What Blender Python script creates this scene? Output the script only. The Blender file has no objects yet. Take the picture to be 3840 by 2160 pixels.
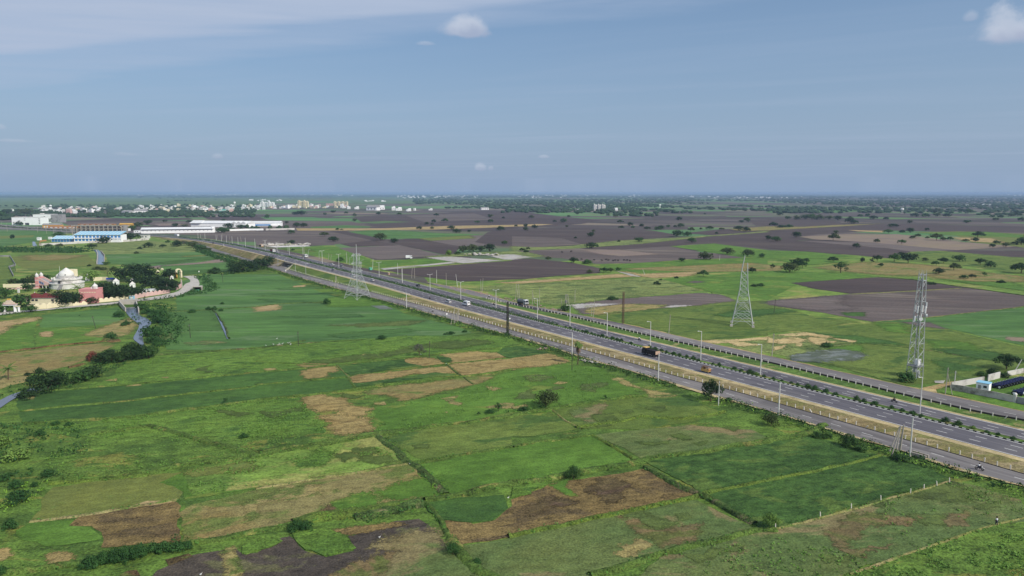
# Aerial view of a highway through green and ploughed farmland, with pylons, a temple compound, a school and a far town
SUN_E=4.0; SKY_STR=.113; SKY_DUST=2.0; SKY_SAT=1.25; SKY_VAL=1.; EXPO=0.
HZ_K=1.3; HZ_A=.92; HZ_COL=(2.62,3.6,5.2); CIR_A=1.; CIR_COL=(3.8,4.55,5.95); CU_LO=(3.4,3.9,5.2); CU_HI=(5.0,5.5,6.5)
HAZE_D=8e-5; HAZE_COL=(.39,.54,.78)
import bpy, math, random
import numpy as np
from mathutils import Vector, Matrix, noise as mnoise
random.seed(11)
SC=bpy.context.scene; COL=SC.collection
# ---------------------------------------------------------------- camera model (drone about 62 m up)
FPX,CAMH,HORY=2600.,62.,723.
PITCH=math.atan((1080-HORY)/FPX); CP,SP=math.cos(PITCH),math.sin(PITCH)
TILE=dict(n=(0,0,1.),m=(0,0,2576/3840.),v=(0,700,4.025),w=(640,700,3.389),t=(0,940,5.3667),u=(480,940,5.3667),
 r1=(3360,1500,4.025),r2=(2560,1280,4.025),r3=(1920,1120,4.025),r4=(1440,1000,4.829),r5=(960,880,4.829),r6=(560,820,5.367),r7=(3360,1280,4.829),
 tt=(3300,1000,3.22),tp=(1640,1080,6.44),tq=(2360,1240,7.156))
for i,k in enumerate('abcd'): TILE[k]=(960*i,700,2576/960.)
for i,k in enumerate('efgh'): TILE[k]=(960*i,1100,2576/960.)
for i,k in enumerate('ijkl'): TILE[k]=(960*i,1620,2576/960.)
def nat(t,x,y):
    a=TILE[t]; return a[0]+x/a[2],a[1]+y/a[2]
def P(px,py,z=0.):
    """ground point (height z) seen at a survey pixel"""
    u=(px-1920)/FPX; v=(1080-py)/FPX
    dy=CP+v*SP; dz=-SP+v*CP
    if dz>-1e-4: dz=-1e-4
    k=(z-CAMH)/dz
    return Vector((u*k,dy*k,z))
def Q(t,x,y,z=0.): return P(*nat(t,x,y),z)
def proj(p):
    y=p.y*CP-(p.z-CAMH)*SP; z=p.y*SP+(p.z-CAMH)*CP
    return 1920+FPX*p.x/y,1080-FPX*z/y
def hgt(b,py):
    """height of a thing at ground point b whose top is seen at pixel row py"""
    v=(1080-py)/FPX
    return CAMH+b.y*(v*CP-SP)/(CP+v*SP)
def parse(s):
    out=[]
    for seg in s.split(';'):
        w=seg.split()
        for q in w[1:]:
            x,y=q.split(','); out.append((w[0],float(x),float(y)))
    return out
def pts(s,z=0.): return [Q(*q,z) for q in parse(s)]
def lin(r,g,b):
    f=lambda c:((c/255.+.055)/1.055)**2.4 if c>10 else c/255./12.92
    return (f(r),f(g),f(b))
# ---------------------------------------------------------------- objects
def tag(o,label=None,cat=None,group=None,kind=None):
    if label:o['label']=label
    if cat:o['category']=cat
    if group:o['group']=group
    if kind:o['kind']=kind
    return o
def empty(name,loc,rz=0.):
    o=bpy.data.objects.new(name,None); COL.objects.link(o); o.location=loc; o.rotation_euler=(0,0,rz); o.empty_display_size=.3
    return o
def thing(name,label,cat,loc,rz=0.,group=None): return tag(empty(name,loc,rz),label,cat,group)
def copy_tree(o,parent=None):
    c=o.copy(); COL.objects.link(c)
    if parent is not None: c.parent=parent
    for ch in list(o.children): copy_tree(ch,c)
    return c
class MB:
    def __init__(s): s.v=[]; s.f=[]; s.m=[]; s.mi=0
    def add(s,vs,fs):
        b=len(s.v); s.v.extend(tuple(x) for x in vs)
        for f in fs: s.f.append(tuple(b+i for i in f)); s.m.append(s.mi)
    def box(s,c,d,rz=0.,M=None,top=1.,topy=None):
        hx,hy,hz=d[0]/2,d[1]/2,d[2]/2; ty=top if topy is None else topy; vs=[]
        ca,sa=math.cos(rz),math.sin(rz)
        for z,kx,ky in((-hz,1,1),(hz,top,ty)):
            for x,y in((-hx,-hy),(hx,-hy),(hx,hy),(-hx,hy)):
                x*=kx;y*=ky; q=Vector((c[0]+x*ca-y*sa,c[1]+x*sa+y*ca,c[2]+z)); vs.append(M@q if M else q)
        s.add(vs,[(3,2,1,0),(4,5,6,7),(0,1,5,4),(1,2,6,5),(2,3,7,6),(3,0,4,7)])
    def tube(s,p,q,r0,r1=None,n=6,cap=True):
        p=Vector(p);q=Vector(q); r1=r0 if r1 is None else r1; d=(q-p)
        if d.length<1e-6:return
        d.normalize(); a=d.orthogonal().normalized(); b=d.cross(a); vs=[]
        for c,r in((p,r0),(q,r1)):
            for i in range(n):
                t=math.tau*i/n+math.pi/4; vs.append(c+a*(r*math.cos(t))+b*(r*math.sin(t)))
        fs=[(i,(i+1)%n,n+(i+1)%n,n+i) for i in range(n)]
        if cap: fs+= [tuple(range(n-1,-1,-1)),tuple(range(n,2*n))]
        s.add(vs,fs)
    def bar(s,p,q,w): s.tube(p,q,w*.7071,n=4)
    def lathe(s,prof,n=12,c=(0,0,0),close=True):
        vs=[];fs=[]
        for r,z in prof:
            for i in range(n):
                t=math.tau*i/n; vs.append((c[0]+r*math.cos(t),c[1]+r*math.sin(t),c[2]+z))
        for k in range(len(prof)-1):
            for i in range(n):
                j=(i+1)%n; fs.append((k*n+i,k*n+j,(k+1)*n+j,(k+1)*n+i))
        if close: fs+=[tuple(range(n-1,-1,-1)),tuple(range((len(prof)-1)*n,len(prof)*n))]
        s.add(vs,fs)
    def prism(s,out,h0,h1):
        """outline [(x,y)] extruded in z"""
        n=len(out); vs=[(x,y,h0) for x,y in out]+[(x,y,h1) for x,y in out]
        s.add(vs,[tuple(range(n-1,-1,-1)),tuple(range(n,2*n))]+[(i,(i+1)%n,n+(i+1)%n,n+i) for i in range(n)])
    def side(s,out,x0,x1):
        """outline [(y,z)] extruded along x"""
        n=len(out); vs=[(x0,y,z) for y,z in out]+[(x1,y,z) for y,z in out]
        s.add(vs,[tuple(range(n)),tuple(range(2*n-1,n-1,-1))]+[((i+1)%n,i,n+i,n+(i+1)%n) for i in range(n)])
    def build(s,name,mat,parent=None,smooth=False,loc=None):
        me=bpy.data.meshes.new(name); me.from_pydata(s.v,[],s.f)
        for m in (mat if isinstance(mat,(list,tuple)) else [mat]): me.materials.append(m)
        if isinstance(mat,(list,tuple)): me.polygons.foreach_set('material_index',s.m)
        if smooth: me.polygons.foreach_set('use_smooth',[True]*len(me.polygons))
        me.update()
        o=bpy.data.objects.new(name,me); COL.objects.link(o)
        if parent is not None:o.parent=parent
        if loc is not None:o.location=loc
        return o
# ---------------------------------------------------------------- materials
def nodes(name):
    m=bpy.data.materials.new(name); m.use_nodes=True; nt=m.node_tree; b=nt.nodes['Principled BSDF']
    b.inputs['Specular IOR Level'].default_value=.15
    return m,nt,b
def mth(nt,op,a,b=None,c=None):
    n=nt.nodes.new('ShaderNodeMath'); n.operation=op
    for i,v in enumerate((a,b,c)):
        if v is None: continue
        if isinstance(v,(int,float)): n.inputs[i].default_value=v
        else: nt.links.new(v,n.inputs[i])
    return n.outputs[0]
def nz(nt,co,scale,detail=4,rough=.55,dist=0.):
    n=nt.nodes.new('ShaderNodeTexNoise'); n.inputs['Scale'].default_value=scale; n.inputs['Detail'].default_value=detail
    n.inputs['Roughness'].default_value=rough; n.inputs['Distortion'].default_value=dist; nt.links.new(co,n.inputs['Vector']); return n.outputs['Fac']
def sm(nt,v,lo,hi):
    n=nt.nodes.new('ShaderNodeMapRange'); n.interpolation_type='SMOOTHSTEP'; n.inputs[1].default_value=lo; n.inputs[2].default_value=hi; nt.links.new(v,n.inputs[0]); return n.outputs[0]
def mix(nt,f,a,b,mode='MIX'):
    n=nt.nodes.new('ShaderNodeMix'); n.data_type='RGBA'; n.blend_type=mode
    if isinstance(f,(int,float)): n.inputs[0].default_value=f
    else: nt.links.new(f,n.inputs[0])
    for k,v in((6,a),(7,b)):
        if isinstance(v,(tuple,list)): n.inputs[k].default_value=(*v[:3],1)
        else: nt.links.new(v,n.inputs[k])
    return n.outputs[2]
def mapped(nt,src,rot,sc):
    n=nt.nodes.new('ShaderNodeMapping'); n.vector_type='TEXTURE'; n.inputs['Rotation'].default_value=(0,0,rot); n.inputs['Scale'].default_value=sc; nt.links.new(src,n.inputs['Vector']); return n.outputs[0]
MATS={}
def gcol(c):
    r,g,b=c
    if g>r: g=r+(g-r)*.6; b*=.86; r*=.98; g*=.975
    elif r-g>16: r=g+(r-g)*.72; b=b*.92; r*=.96; g*=.96; b*=.96
    return lin(r,g,b)
GROT=math.radians(14)
def gmat(name,A,B,C=None,cfrac=.3,big=.03,fine=1.4,bump=.6,rough=.95,rot=GROT,stretch=1.7,vig=.5,mot=.65):
    """ground cover: two main colours in drifts, a third in patches, blade-sized speckle; world-position noise"""
    m,nt,b=nodes(name); pos=nt.nodes.new('ShaderNodeNewGeometry').outputs['Position']
    st=mapped(nt,pos,rot,(stretch,1,1))
    n1=nz(nt,st,big,5,.6,.4); n2=nz(nt,st,big*6,4,.6); n3=nz(nt,pos,fine*1.9,4,.75); n4=nz(nt,st,fine*.4,3,.6)
    t=mth(nt,'ADD',mth(nt,'MULTIPLY',n1,.6),mth(nt,'MULTIPLY',n2,.4)); c=mix(nt,sm(nt,t,.4,.6),gcol(A),gcol(B))
    if C is not None:
        n5=nz(nt,st,big*2.3,6,.65,.6); c=mix(nt,sm(nt,n5,.62-cfrac*.3,.70-cfrac*.3),c,gcol(C))
    k=mth(nt,'ADD',mth(nt,'MULTIPLY',n3,.68),mth(nt,'MULTIPLY',n4,.32)); k=mth(nt,'MAXIMUM',mth(nt,'MULTIPLY_ADD',k,vig*7.5,1.02-vig*3.75),.22)
    n6=nz(nt,st,.16,6,.68,.5); k=mth(nt,'MULTIPLY',k,mth(nt,'MULTIPLY_ADD',n6,mot,1-mot*.5)); n7=nz(nt,pos,.07,4,.6); c=mix(nt,mth(nt,'MULTIPLY',sm(nt,n7,.48,.68),.35),c,mix(nt,1.,c,(1.12,1.,.88),'MULTIPLY'))
    cc=nt.nodes.new('ShaderNodeCombineColor')
    for i in range(3): nt.links.new(k,cc.inputs[i])
    c=mix(nt,1.,c,cc.outputs[0],'MULTIPLY'); nt.links.new(c,b.inputs['Base Color']); b.inputs['Roughness'].default_value=rough
    if bump:
        bp=nt.nodes.new('ShaderNodeBump'); bp.inputs['Strength'].default_value=bump; bp.inputs['Distance'].default_value=.35
        h=mth(nt,'ADD',n3,mth(nt,'MULTIPLY',n4,1.5)); nt.links.new(h,bp.inputs['Height']); nt.links.new(bp.outputs[0],b.inputs['Normal'])
    MATS[name]=m
    s=m.copy(); s.name=name+'_patch'; q=s.node_tree; bb=q.nodes['Principled BSDF']; at_=q.nodes.new('ShaderNodeAttribute'); at_.attribute_name='edge'
    ge=q.nodes.new('ShaderNodeNewGeometry').outputs['Position']; f=mth(q,'ADD',mth(q,'MULTIPLY',nz(q,ge,.5,5,.7),.55),mth(q,'MULTIPLY',nz(q,ge,1.9,3,.7),.45))
    v=sm(q,mth(q,'ADD',at_.outputs['Fac'],mth(q,'MULTIPLY_ADD',f,2.2,-1.1)),.3,.62); q.links.new(v,bb.inputs['Alpha']); MATS[name+'_patch']=s
    return m
def smat(name,rgb,rough=.7,metal=0.,var=.15,scale=1.5,dirt=None,dirtamt=.0,spec=.2,obj=True):
    """a plain thing's surface with slight unevenness"""
    m,nt,b=nodes(name); tc=nt.nodes.new('ShaderNodeTexCoord').outputs['Object']
    n=nz(nt,tc,scale,5,.6); a=lin(*rgb); c=mix(nt,n,[x*(1-var) for x in a],[min(1,x*(1+var)) for x in a])
    if dirt: c=mix(nt,mth(nt,'MULTIPLY',sm(nt,nz(nt,tc,scale*.6,6,.65),.45,.7),dirtamt),c,lin(*dirt))
    nt.links.new(c,b.inputs['Base Color']); b.inputs['Roughness'].default_value=rough; b.inputs['Metallic'].default_value=metal; b.inputs['Specular IOR Level'].default_value=spec
    MATS[name]=m; return m
def lmat(name,A,B,trans=.0):
    """leaves: colour drifts from clump to clump"""
    m,nt,b=nodes(name); tc=nt.nodes.new('ShaderNodeTexCoord').outputs['Object']; oi=nt.nodes.new('ShaderNodeObjectInfo').outputs['Random']
    n=mth(nt,'ADD',mth(nt,'MULTIPLY',sm(nt,nz(nt,tc,.8,3,.6),.3,.7),.7),mth(nt,'MULTIPLY',oi,.3))
    c=mix(nt,n,lin(*A),lin(*B)); nt.links.new(c,b.inputs['Base Color']); b.inputs['Roughness'].default_value=.75
    MATS[name]=m; return m
# ---------------------------------------------------------------- camera, sun, sky
cd=bpy.data.cameras.new('camera'); cam=bpy.data.objects.new('camera',cd); COL.objects.link(cam); SC.camera=cam
cam.location=(0,0,CAMH); cam.rotation_euler=(math.pi/2-PITCH,0,0); cd.sensor_width=36; cd.lens=36*FPX/3840; cd.clip_start=1; cd.clip_end=200000
SUN_EL=math.radians(37); sh=Vector((.79,-.61,0)).normalized(); sun_to=Vector((sh.x*math.cos(SUN_EL),sh.y*math.cos(SUN_EL),math.sin(SUN_EL)))
ld=bpy.data.lights.new('sun','SUN'); ld.energy=SUN_E; ld.angle=math.radians(.55); ld.color=(1,.95,.87)
lo=bpy.data.objects.new('sun',ld); COL.objects.link(lo); lo.rotation_euler=(-sun_to).to_track_quat('-Z','Y').to_euler(); lo.location=(100,-80,200)
W=bpy.data.worlds.new('World'); SC.world=W; W.use_nodes=True; nt=W.node_tree; bg=nt.nodes['Background']
sky=nt.nodes.new('ShaderNodeTexSky'); sky.sky_type='NISHITA'; sky.sun_disc=False; sky.sun_elevation=SUN_EL; sky.sun_rotation=math.atan2(sun_to.x,sun_to.y)
sky.altitude=60; sky.air_density=1.; sky.dust_density=SKY_DUST; sky.ozone_density=2.
dirn=nt.nodes.new('ShaderNodeTexCoord').outputs['Generated']
sep=nt.nodes.new('ShaderNodeSeparateXYZ'); nt.links.new(dirn,sep.inputs[0]); X,Y,Z=sep.outputs
hs=nt.nodes.new('ShaderNodeHueSaturation'); hs.inputs['Saturation'].default_value=SKY_SAT; hs.inputs['Value'].default_value=SKY_VAL; nt.links.new(sky.outputs[0],hs.inputs['Color'])
skyc=hs.outputs[0]
# pale milky layer towards the horizon (thick moist air)
hz=mth(nt,'POWER',mth(nt,'SUBTRACT',1.,mth(nt,'MINIMUM',mth(nt,'MAXIMUM',mth(nt,'MULTIPLY',Z,HZ_K),0.),1.)),2.)
skyc=mix(nt,mth(nt,'MULTIPLY',hz,HZ_A),skyc,HZ_COL)
# clouds: seen along the direction on a flat layer high above
inv=mth(nt,'DIVIDE',1.,mth(nt,'MAXIMUM',Z,.02)); cx=mth(nt,'MULTIPLY',X,inv); cy=mth(nt,'MULTIPLY',Y,inv)
cv=nt.nodes.new('ShaderNodeCombineXYZ'); nt.links.new(cx,cv.inputs[0]); nt.links.new(cy,cv.inputs[1]); cvo=cv.outputs[0]
def dir_of(px,py):
    u=(px-1920)/FPX; v=(1080-py)/FPX; d=Vector((u,CP+v*SP,-SP+v*CP)).normalized(); return d
# high thin cirrus sheet: everything on the near-left side of a ragged line across the layer
def lay(px,py): d=dir_of(px,py); return Vector((d.x/d.z,d.y/d.z))
n1=nz(nt,mapped(nt,cvo,math.radians(-8),(2.6,.8,1)),.9,6,.6,.3)
def edge(pa,pb,lo,hi,amp,nn):
    a,b_=lay(*pa),lay(*pb); dd=(b_-a).normalized(); nn_=Vector((-dd.y,dd.x))
    if nn_.y>0: nn_=-nn_
    v=mth(nt,'ADD',mth(nt,'MULTIPLY',mth(nt,'SUBTRACT',cx,a.x),nn_.x),mth(nt,'MULTIPLY',mth(nt,'SUBTRACT',cy,a.y),nn_.y))
    v=mth(nt,'ADD',v,mth(nt,'MULTIPLY',mth(nt,'SUBTRACT',nn,.5),amp)); return sm(nt,v,lo,hi)
n2=nz(nt,mapped(nt,cvo,math.radians(10),(3.,.7,1)),2.2,5,.6,.2)
c1=edge((0,225),(2400,0),-.1,.3,.8,n1); c1=mth(nt,'MULTIPLY',c1,mth(nt,'MULTIPLY_ADD',n2,.7,.55))
c2=edge((0,345),(1100,210),-.1,.5,1.6,n1); c2=mth(nt,'MULTIPLY',c2,mth(nt,'MULTIPLY_ADD',n2,.6,.15))
cir=mth(nt,'MINIMUM',mth(nt,'MAXIMUM',c1,mth(nt,'MULTIPLY',c2,.8)),1.)
n3=nz(nt,mapped(nt,cvo,math.radians(-20),(4,1,1)),.55,5,.6,.4); veil=mth(nt,'MULTIPLY',sm(nt,n3,.45,.75),.22)
skyc=mix(nt,mth(nt,'MULTIPLY',mth(nt,'MAXIMUM',cir,veil),CIR_A),skyc,CIR_COL)
# small fair-weather cumulus, each a lumpy puff with a flat base
pn=nz(nt,dirn,26,6,.62,.2); pn2=nz(nt,dirn,9,4,.5)
def puff(skyc,px,py,rw,rh,alpha,base=.35):
    d=dir_of(px,py); rx=d.cross(Vector((0,0,1))).normalized(); up=rx.cross(d)
    def dot(v):
        n=nt.nodes.new('ShaderNodeVectorMath'); n.operation='DOT_PRODUCT'; nt.links.new(dirn,n.inputs[0]); n.inputs[1].default_value=v; return n.outputs['Value']
    a=mth(nt,'DIVIDE',dot(rx),rw/FPX); b_=mth(nt,'DIVIDE',dot(up),rh/FPX)
    bb=mth(nt,'MAXIMUM',b_,mth(nt,'MULTIPLY',b_,-1/base))
    r=mth(nt,'SQRT',mth(nt,'ADD',mth(nt,'POWER',mth(nt,'ABSOLUTE',a),2.),mth(nt,'POWER',bb,2.)))
    r=mth(nt,'ADD',r,mth(nt,'MULTIPLY',mth(nt,'SUBTRACT',pn,.5),1.9)); r=mth(nt,'ADD',r,mth(nt,'MULTIPLY',mth(nt,'SUBTRACT',pn2,.5),.8))
    front=mth(nt,'GREATER_THAN',dot(d),.5)
    f=mth(nt,'MULTIPLY',mth(nt,'SUBTRACT',1.,sm(nt,r,.45,1.18)),mth(nt,'MULTIPLY',front,alpha))
    sh_=sm(nt,mth(nt,'ADD',b_,mth(nt,'MULTIPLY',mth(nt,'SUBTRACT',pn,.5),1.6)),-.5,.7)
    return mix(nt,f,skyc,mix(nt,sh_,CU_LO,CU_HI))
for q in [(1735,120,86,52,.8),(3780,132,74,82,.75),(3735,140,60,40,.5),(3870,120,60,50,.6),(1592,166,38,12,.35),(1800,632,24,22,.5),(1840,634,10,12,.35),(2040,590,20,10,.4),(815,590,18,14,.35),(480,580,45,10,.22),(55,530,60,9,.3),(3640,70,20,24,.35),(0,480,18,14,.3)]:
    skyc=puff(skyc,*q)
nt.links.new(skyc,bg.inputs['Color']); bg.inputs['Strength'].default_value=SKY_STR
SC.view_settings.view_transform='Standard'; SC.view_settings.look='None'; SC.view_settings.exposure=EXPO; SC.view_settings.gamma=1
SC.render.film_transparent=False
try:
    SC.cycles.use_denoising=True; SC.cycles.max_bounces=6; SC.cycles.volume_bounces=1; SC.cycles.diffuse_bounces=2; SC.cycles.glossy_bounces=2; SC.cycles.transparent_max_bounces=8
except Exception: pass
# ---------------------------------------------------------------- ground materials
gmat('plain_ground',(96,96,88),(84,78,80),(96,118,80),.3,.006,.3,0,stretch=2.5,vig=.25)
gmat('rough_grass',(70,112,46),(96,142,58),(118,128,66),.22,.05,.9,.9,vig=.7)
gmat('meadow',(84,128,54),(114,158,70),(138,142,88),.3,.02,.7,.6,vig=.5)
gmat('rice',(68,122,58),(86,146,70),(96,138,88),.2,.03,1.2,.35,rot=0,stretch=5,vig=.3)
gmat('rice_dark',(64,116,56),(78,132,62),None,.3,.03,1.2,.4,rot=0,stretch=4,vig=.3)
gmat('rice_bright',(76,128,46),(92,148,56),(108,136,62),.15,.03,1.2,.5,vig=.4)
gmat('crop_dark',(60,108,48),(74,128,54),None,.3,.03,1.5,.8,vig=.5)
gmat('crop_deep',(54,100,43),(72,122,54),(88,126,58),.25,.05,1.5,.9,vig=.6)
gmat('brown_dark',(98,80,58),(110,92,66),(88,72,56),.4,.06,1.3,.9,vig=.7)
gmat('crop_bright',(84,134,52),(100,150,60),(72,122,50),.2,.05,1.3,1.,vig=.7)
gmat('olive',(100,116,62),(110,124,66),(92,128,62),.25,.04,1.5,.5,vig=.4)
gmat('olive_green',(88,120,54),(104,132,64),(70,112,50),.3,.035,1.2,.6,vig=.45)
gmat('dull',(98,120,70),(86,118,66),(124,114,78),.3,.03,1.3,.6,vig=.5)
gmat('olive_dark',(72,102,48),(84,112,54),None,.3,.05,1.5,.7,vig=.5)
gmat('dull_green',(82,108,58),(94,120,64),(76,98,54),.3,.05,1.4,.7,vig=.5)
gmat('dull_brown',(116,100,68),(104,96,64),(92,104,60),.4,.05,1.3,.6,vig=.5)
gmat('straw',(150,126,86),(166,140,98),(134,108,72),.3,.08,1.6,.7,vig=.6)
gmat('straw_dirty',(138,126,82),(154,136,92),(96,116,62),.35,.08,1.3,.7,vig=.6)
gmat('brown_stubble',(124,100,68),(140,114,78),(106,86,64),.4,.05,1.3,.9,vig=.75)
gmat('stubble_mix',(128,120,76),(142,120,80),(100,122,64),.35,.04,1.4,.7,vig=.55)
gmat('black_soil',(76,69,62),(88,79,68),(100,98,68),.2,.05,1.5,.9,vig=.6)
gmat('soil',(88,78,74),(99,89,84),(112,102,92),.25,.012,.5,.3,rot=math.radians(-15),stretch=9,vig=.3,mot=1.)
gmat('soil_dark',(72,62,60),(80,69,66),(86,76,70),.2,.012,.6,.3,rot=math.radians(-15),stretch=9,vig=.3,mot=1.)
gmat('soil_pale',(98,88,84),(108,98,92),(98,88,84),.25,.015,.6,.25,rot=math.radians(-15),stretch=9,vig=.3,mot=.9)
gmat('soil_tan',(142,122,108),(126,110,102),(112,100,96),.25,.01,.5,.2,rot=math.radians(-15),stretch=4,vig=.2)
gmat('dirt',(168,136,102),(180,150,116),(128,124,76),.25,.06,.9,.5,vig=.4)
gmat('sand',(188,158,120),(200,172,134),(124,130,80),.25,.09,1.,.5,vig=.4)
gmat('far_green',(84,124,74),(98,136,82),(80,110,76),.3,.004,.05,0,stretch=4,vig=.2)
gmat('scrub_olive',(106,128,76),(124,142,86),(84,112,62),.35,.035,.5,.9,vig=.7)
gmat('wet',(96,102,92),(120,128,132),(76,86,54),.5,.07,.6,.3,rough=.35,vig=.4)
gmat('pale_ground',(158,154,148),(176,170,162),(126,132,100),.25,.05,.5,.3,vig=.3)
gmat('white_ground',(198,194,188),(214,210,204),(170,166,160),.3,.08,.7,.3,vig=.2)
gmat('verge',(126,112,78),(110,112,70),(146,132,98),.35,.06,1.2,.6,vig=.6)
gmat('verge_green',(74,118,52),(92,138,60),(130,126,80),.15,.06,1.2,.7,vig=.6)
gmat('shoulder',(178,154,124),(192,170,140),(150,128,98),.25,.08,1.4,.2,vig=.3)
gmat('bund_green',(76,116,50),(92,130,58),(120,124,74),.2,.1,1.3,1.2,vig=.8)
gmat('bund_yellow',(100,132,54),(88,124,54),(84,116,52),.2,.1,1.3,1.2,vig=.8)
gmat('bund_straw',(140,130,90),(122,126,78),(100,126,66),.35,.1,1.3,.8,vig=.6)
gmat('bund_dark',(62,98,48),(84,118,58),(110,104,74),.25,.1,1.2,1.3,vig=.9)
gmat('bank_brown',(122,92,66),(96,78,56),(104,116,66),.35,.1,1.1,1.3,vig=.9)
def asphalt(name,A,B,seam):
    m,nt,b=nodes(name); pos=nt.nodes.new('ShaderNodeNewGeometry').outputs['Position']
    st=mapped(nt,pos,math.radians(-55.15),(30,1,1)); n1=nz(nt,st,.55,4,.6); n2=nz(nt,pos,.06,5,.6); n3=nz(nt,pos,3.,2,.6)
    c=mix(nt,sm(nt,n1,.3,.7),lin(*A),lin(*B)); c=mix(nt,mth(nt,'MULTIPLY',sm(nt,n2,.5,.68),.35),c,lin(*seam)); c=mix(nt,mth(nt,'MULTIPLY',n3,.12),c,lin(60,58,58)); sx=nt.nodes.new('ShaderNodeSeparateXYZ'); nt.links.new(mapped(nt,pos,math.radians(-55.15),(1,1,1)),sx.inputs[0]); w_=mth(nt,'SINE',mth(nt,'MULTIPLY',sx.outputs[1],math.tau/1.75)); w_=mth(nt,'MULTIPLY_ADD',w_,.5,.5); c=mix(nt,mth(nt,'MULTIPLY',mth(nt,'MULTIPLY',sm(nt,w_,.35,1.),sm(nt,n1,.2,.7)),.3),c,lin(*[x*.78 for x in A])); vo=nt.nodes.new('ShaderNodeTexVoronoi'); vo.distance='CHEBYCHEV'; vo.inputs['Scale'].default_value=1.; nt.links.new(mapped(nt,pos,math.radians(-55.15),(26,3.6,1)),vo.inputs['Vector']); s3=nt.nodes.new('ShaderNodeSeparateColor'); nt.links.new(vo.outputs['Color'],s3.inputs[0]); c=mix(nt,mth(nt,'MULTIPLY',mth(nt,'GREATER_THAN',s3.outputs[0],.88),.4),c,lin(*[x*.72 for x in A])); c=mix(nt,mth(nt,'MULTIPLY',mth(nt,'LESS_THAN',s3.outputs[0],.1),.3),c,lin(*[min(255,x*1.22) for x in B]))
    nt.links.new(c,b.inputs['Base Color']); b.inputs['Roughness'].default_value=.85; MATS[name]=m
asphalt('asphalt',(86,83,89),(110,107,111),(124,120,118)); asphalt('asphalt_old',(110,105,104),(130,125,122),(148,140,132)); asphalt('asphalt_new',(58,56,58),(70,67,68),(80,77,76))
smat('road_paint',(214,212,206),.8,var=.12,scale=.8,dirt=(140,135,130),dirtamt=.55); smat('kerb_white',(196,192,184),.8,var=.1); smat('kerb_black',(44,44,46),.8,var=.2)
smat('concrete',(168,160,148),.9,var=.15,scale=.5,dirt=(96,92,86),dirtamt=.7); smat('pale_concrete',(182,176,166),.9,var=.1,scale=.4,dirt=(130,124,114),dirtamt=.5)
# ---------------------------------------------------------------- ground sheet, one plain to the horizon
def structure(name,mb,mat,**k): return tag(mb.build(name,MATS[mat] if isinstance(mat,str) else mat,**k),kind='structure')
def plain():
    """far country: long strip fields, bare dark soil, fallow and green, cut by hedge lines"""
    m,nt,b=nodes('farmland'); pos=nt.nodes.new('ShaderNodeNewGeometry').outputs['Position']
    sp=nt.nodes.new('ShaderNodeSeparateXYZ'); nt.links.new(pos,sp.inputs[0])
    wob=nt.nodes.new('ShaderNodeTexNoise'); wob.inputs['Scale'].default_value=.0011; wob.inputs['Detail'].default_value=2; nt.links.new(pos,wob.inputs['Vector'])
    va=nt.nodes.new('ShaderNodeVectorMath'); va.operation='MULTIPLY_ADD'; nt.links.new(wob.outputs['Color'],va.inputs[0]); va.inputs[1].default_value=(120,120,0); nt.links.new(pos,va.inputs[2])
    cols=[]
    for rot,sx,sy in((-18,210,95),(-12,520,210)):
        vo=nt.nodes.new('ShaderNodeTexVoronoi'); vo.distance='MANHATTAN'; vo.inputs['Scale'].default_value=1.; vo.inputs['Randomness'].default_value=.85
        nt.links.new(mapped(nt,va.outputs[0],math.radians(rot),(sx,sy,1)),vo.inputs['Vector']); s2=nt.nodes.new('ShaderNodeSeparateColor'); nt.links.new(vo.outputs['Color'],s2.inputs[0]); cols.append((s2.outputs[0],s2.outputs[1],vo.outputs['Distance']))
    reg=nz(nt,mapped(nt,pos,0,(2.5,1,1)),.00042,4,.55); reg=mth(nt,'ADD',reg,mth(nt,'MULTIPLY',sp.outputs[0],-.00006))
    gsel=mth(nt,'ADD',mth(nt,'MULTIPLY',cols[1][1],.55),mth(nt,'MULTIPLY',reg,1.0)); g=sm(nt,gsel,.78,.86)
    ramp=nt.nodes.new('ShaderNodeValToRGB'); ramp.color_ramp.interpolation='CONSTANT'; nt.links.new(cols[0][0],ramp.inputs[0])
    st=[(0,(74,65,63)),(.25,(88,78,75)),(.45,(98,88,84)),(.6,(80,70,68)),(.75,(98,100,78)),(.86,(128,114,98)),(.93,(92,120,72))]
    e=ramp.color_ramp.elements; e[0].position=0; e[0].color=(*lin(*st[0][1]),1); e[1].position=st[1][0]; e[1].color=(*lin(*st[1][1]),1)
    for p_,c_ in st[2:]: q=e.new(p_); q.color=(*lin(*c_),1)
    gr=nt.nodes.new('ShaderNodeValToRGB'); gr.color_ramp.interpolation='CONSTANT'; nt.links.new(cols[0][1],gr.inputs[0]); e=gr.color_ramp.elements
    e[0].color=(*lin(82,122,72),1); e[1].position=.4; e[1].color=(*lin(96,132,78),1); q=e.new(.7); q.color=(*lin(86,112,72),1); q=e.new(.88); q.color=(*lin(110,112,84),1)
    c=mix(nt,g,ramp.outputs[0],gr.outputs[0]); n3=nz(nt,mapped(nt,pos,-.3,(4,1,1)),.03,4,.6); c=mix(nt,mth(nt,'MULTIPLY',sm(nt,n3,.45,.7),.35),c,lin(96,104,80)); nw=nz(nt,mapped(nt,pos,-.2,(5,1,1)),.0012,5,.65); c=mix(nt,mth(nt,'MULTIPLY',mth(nt,'MULTIPLY',sm(nt,sp.outputs[1],7500,10500),sm(nt,nw,.38,.5)),.85),c,lin(58,76,54))
    nt.links.new(c,b.inputs['Base Color']); b.inputs['Roughness'].default_value=.95; MATS['farmland']=m
plain()
g=MB(); g.add([(-46000,-400,0),(46000,-400,0),(46000,52000,0),(-46000,52000,0)],[(0,1,2,3)]); structure('ground',g,'farmland')
LAY=[0]
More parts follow.
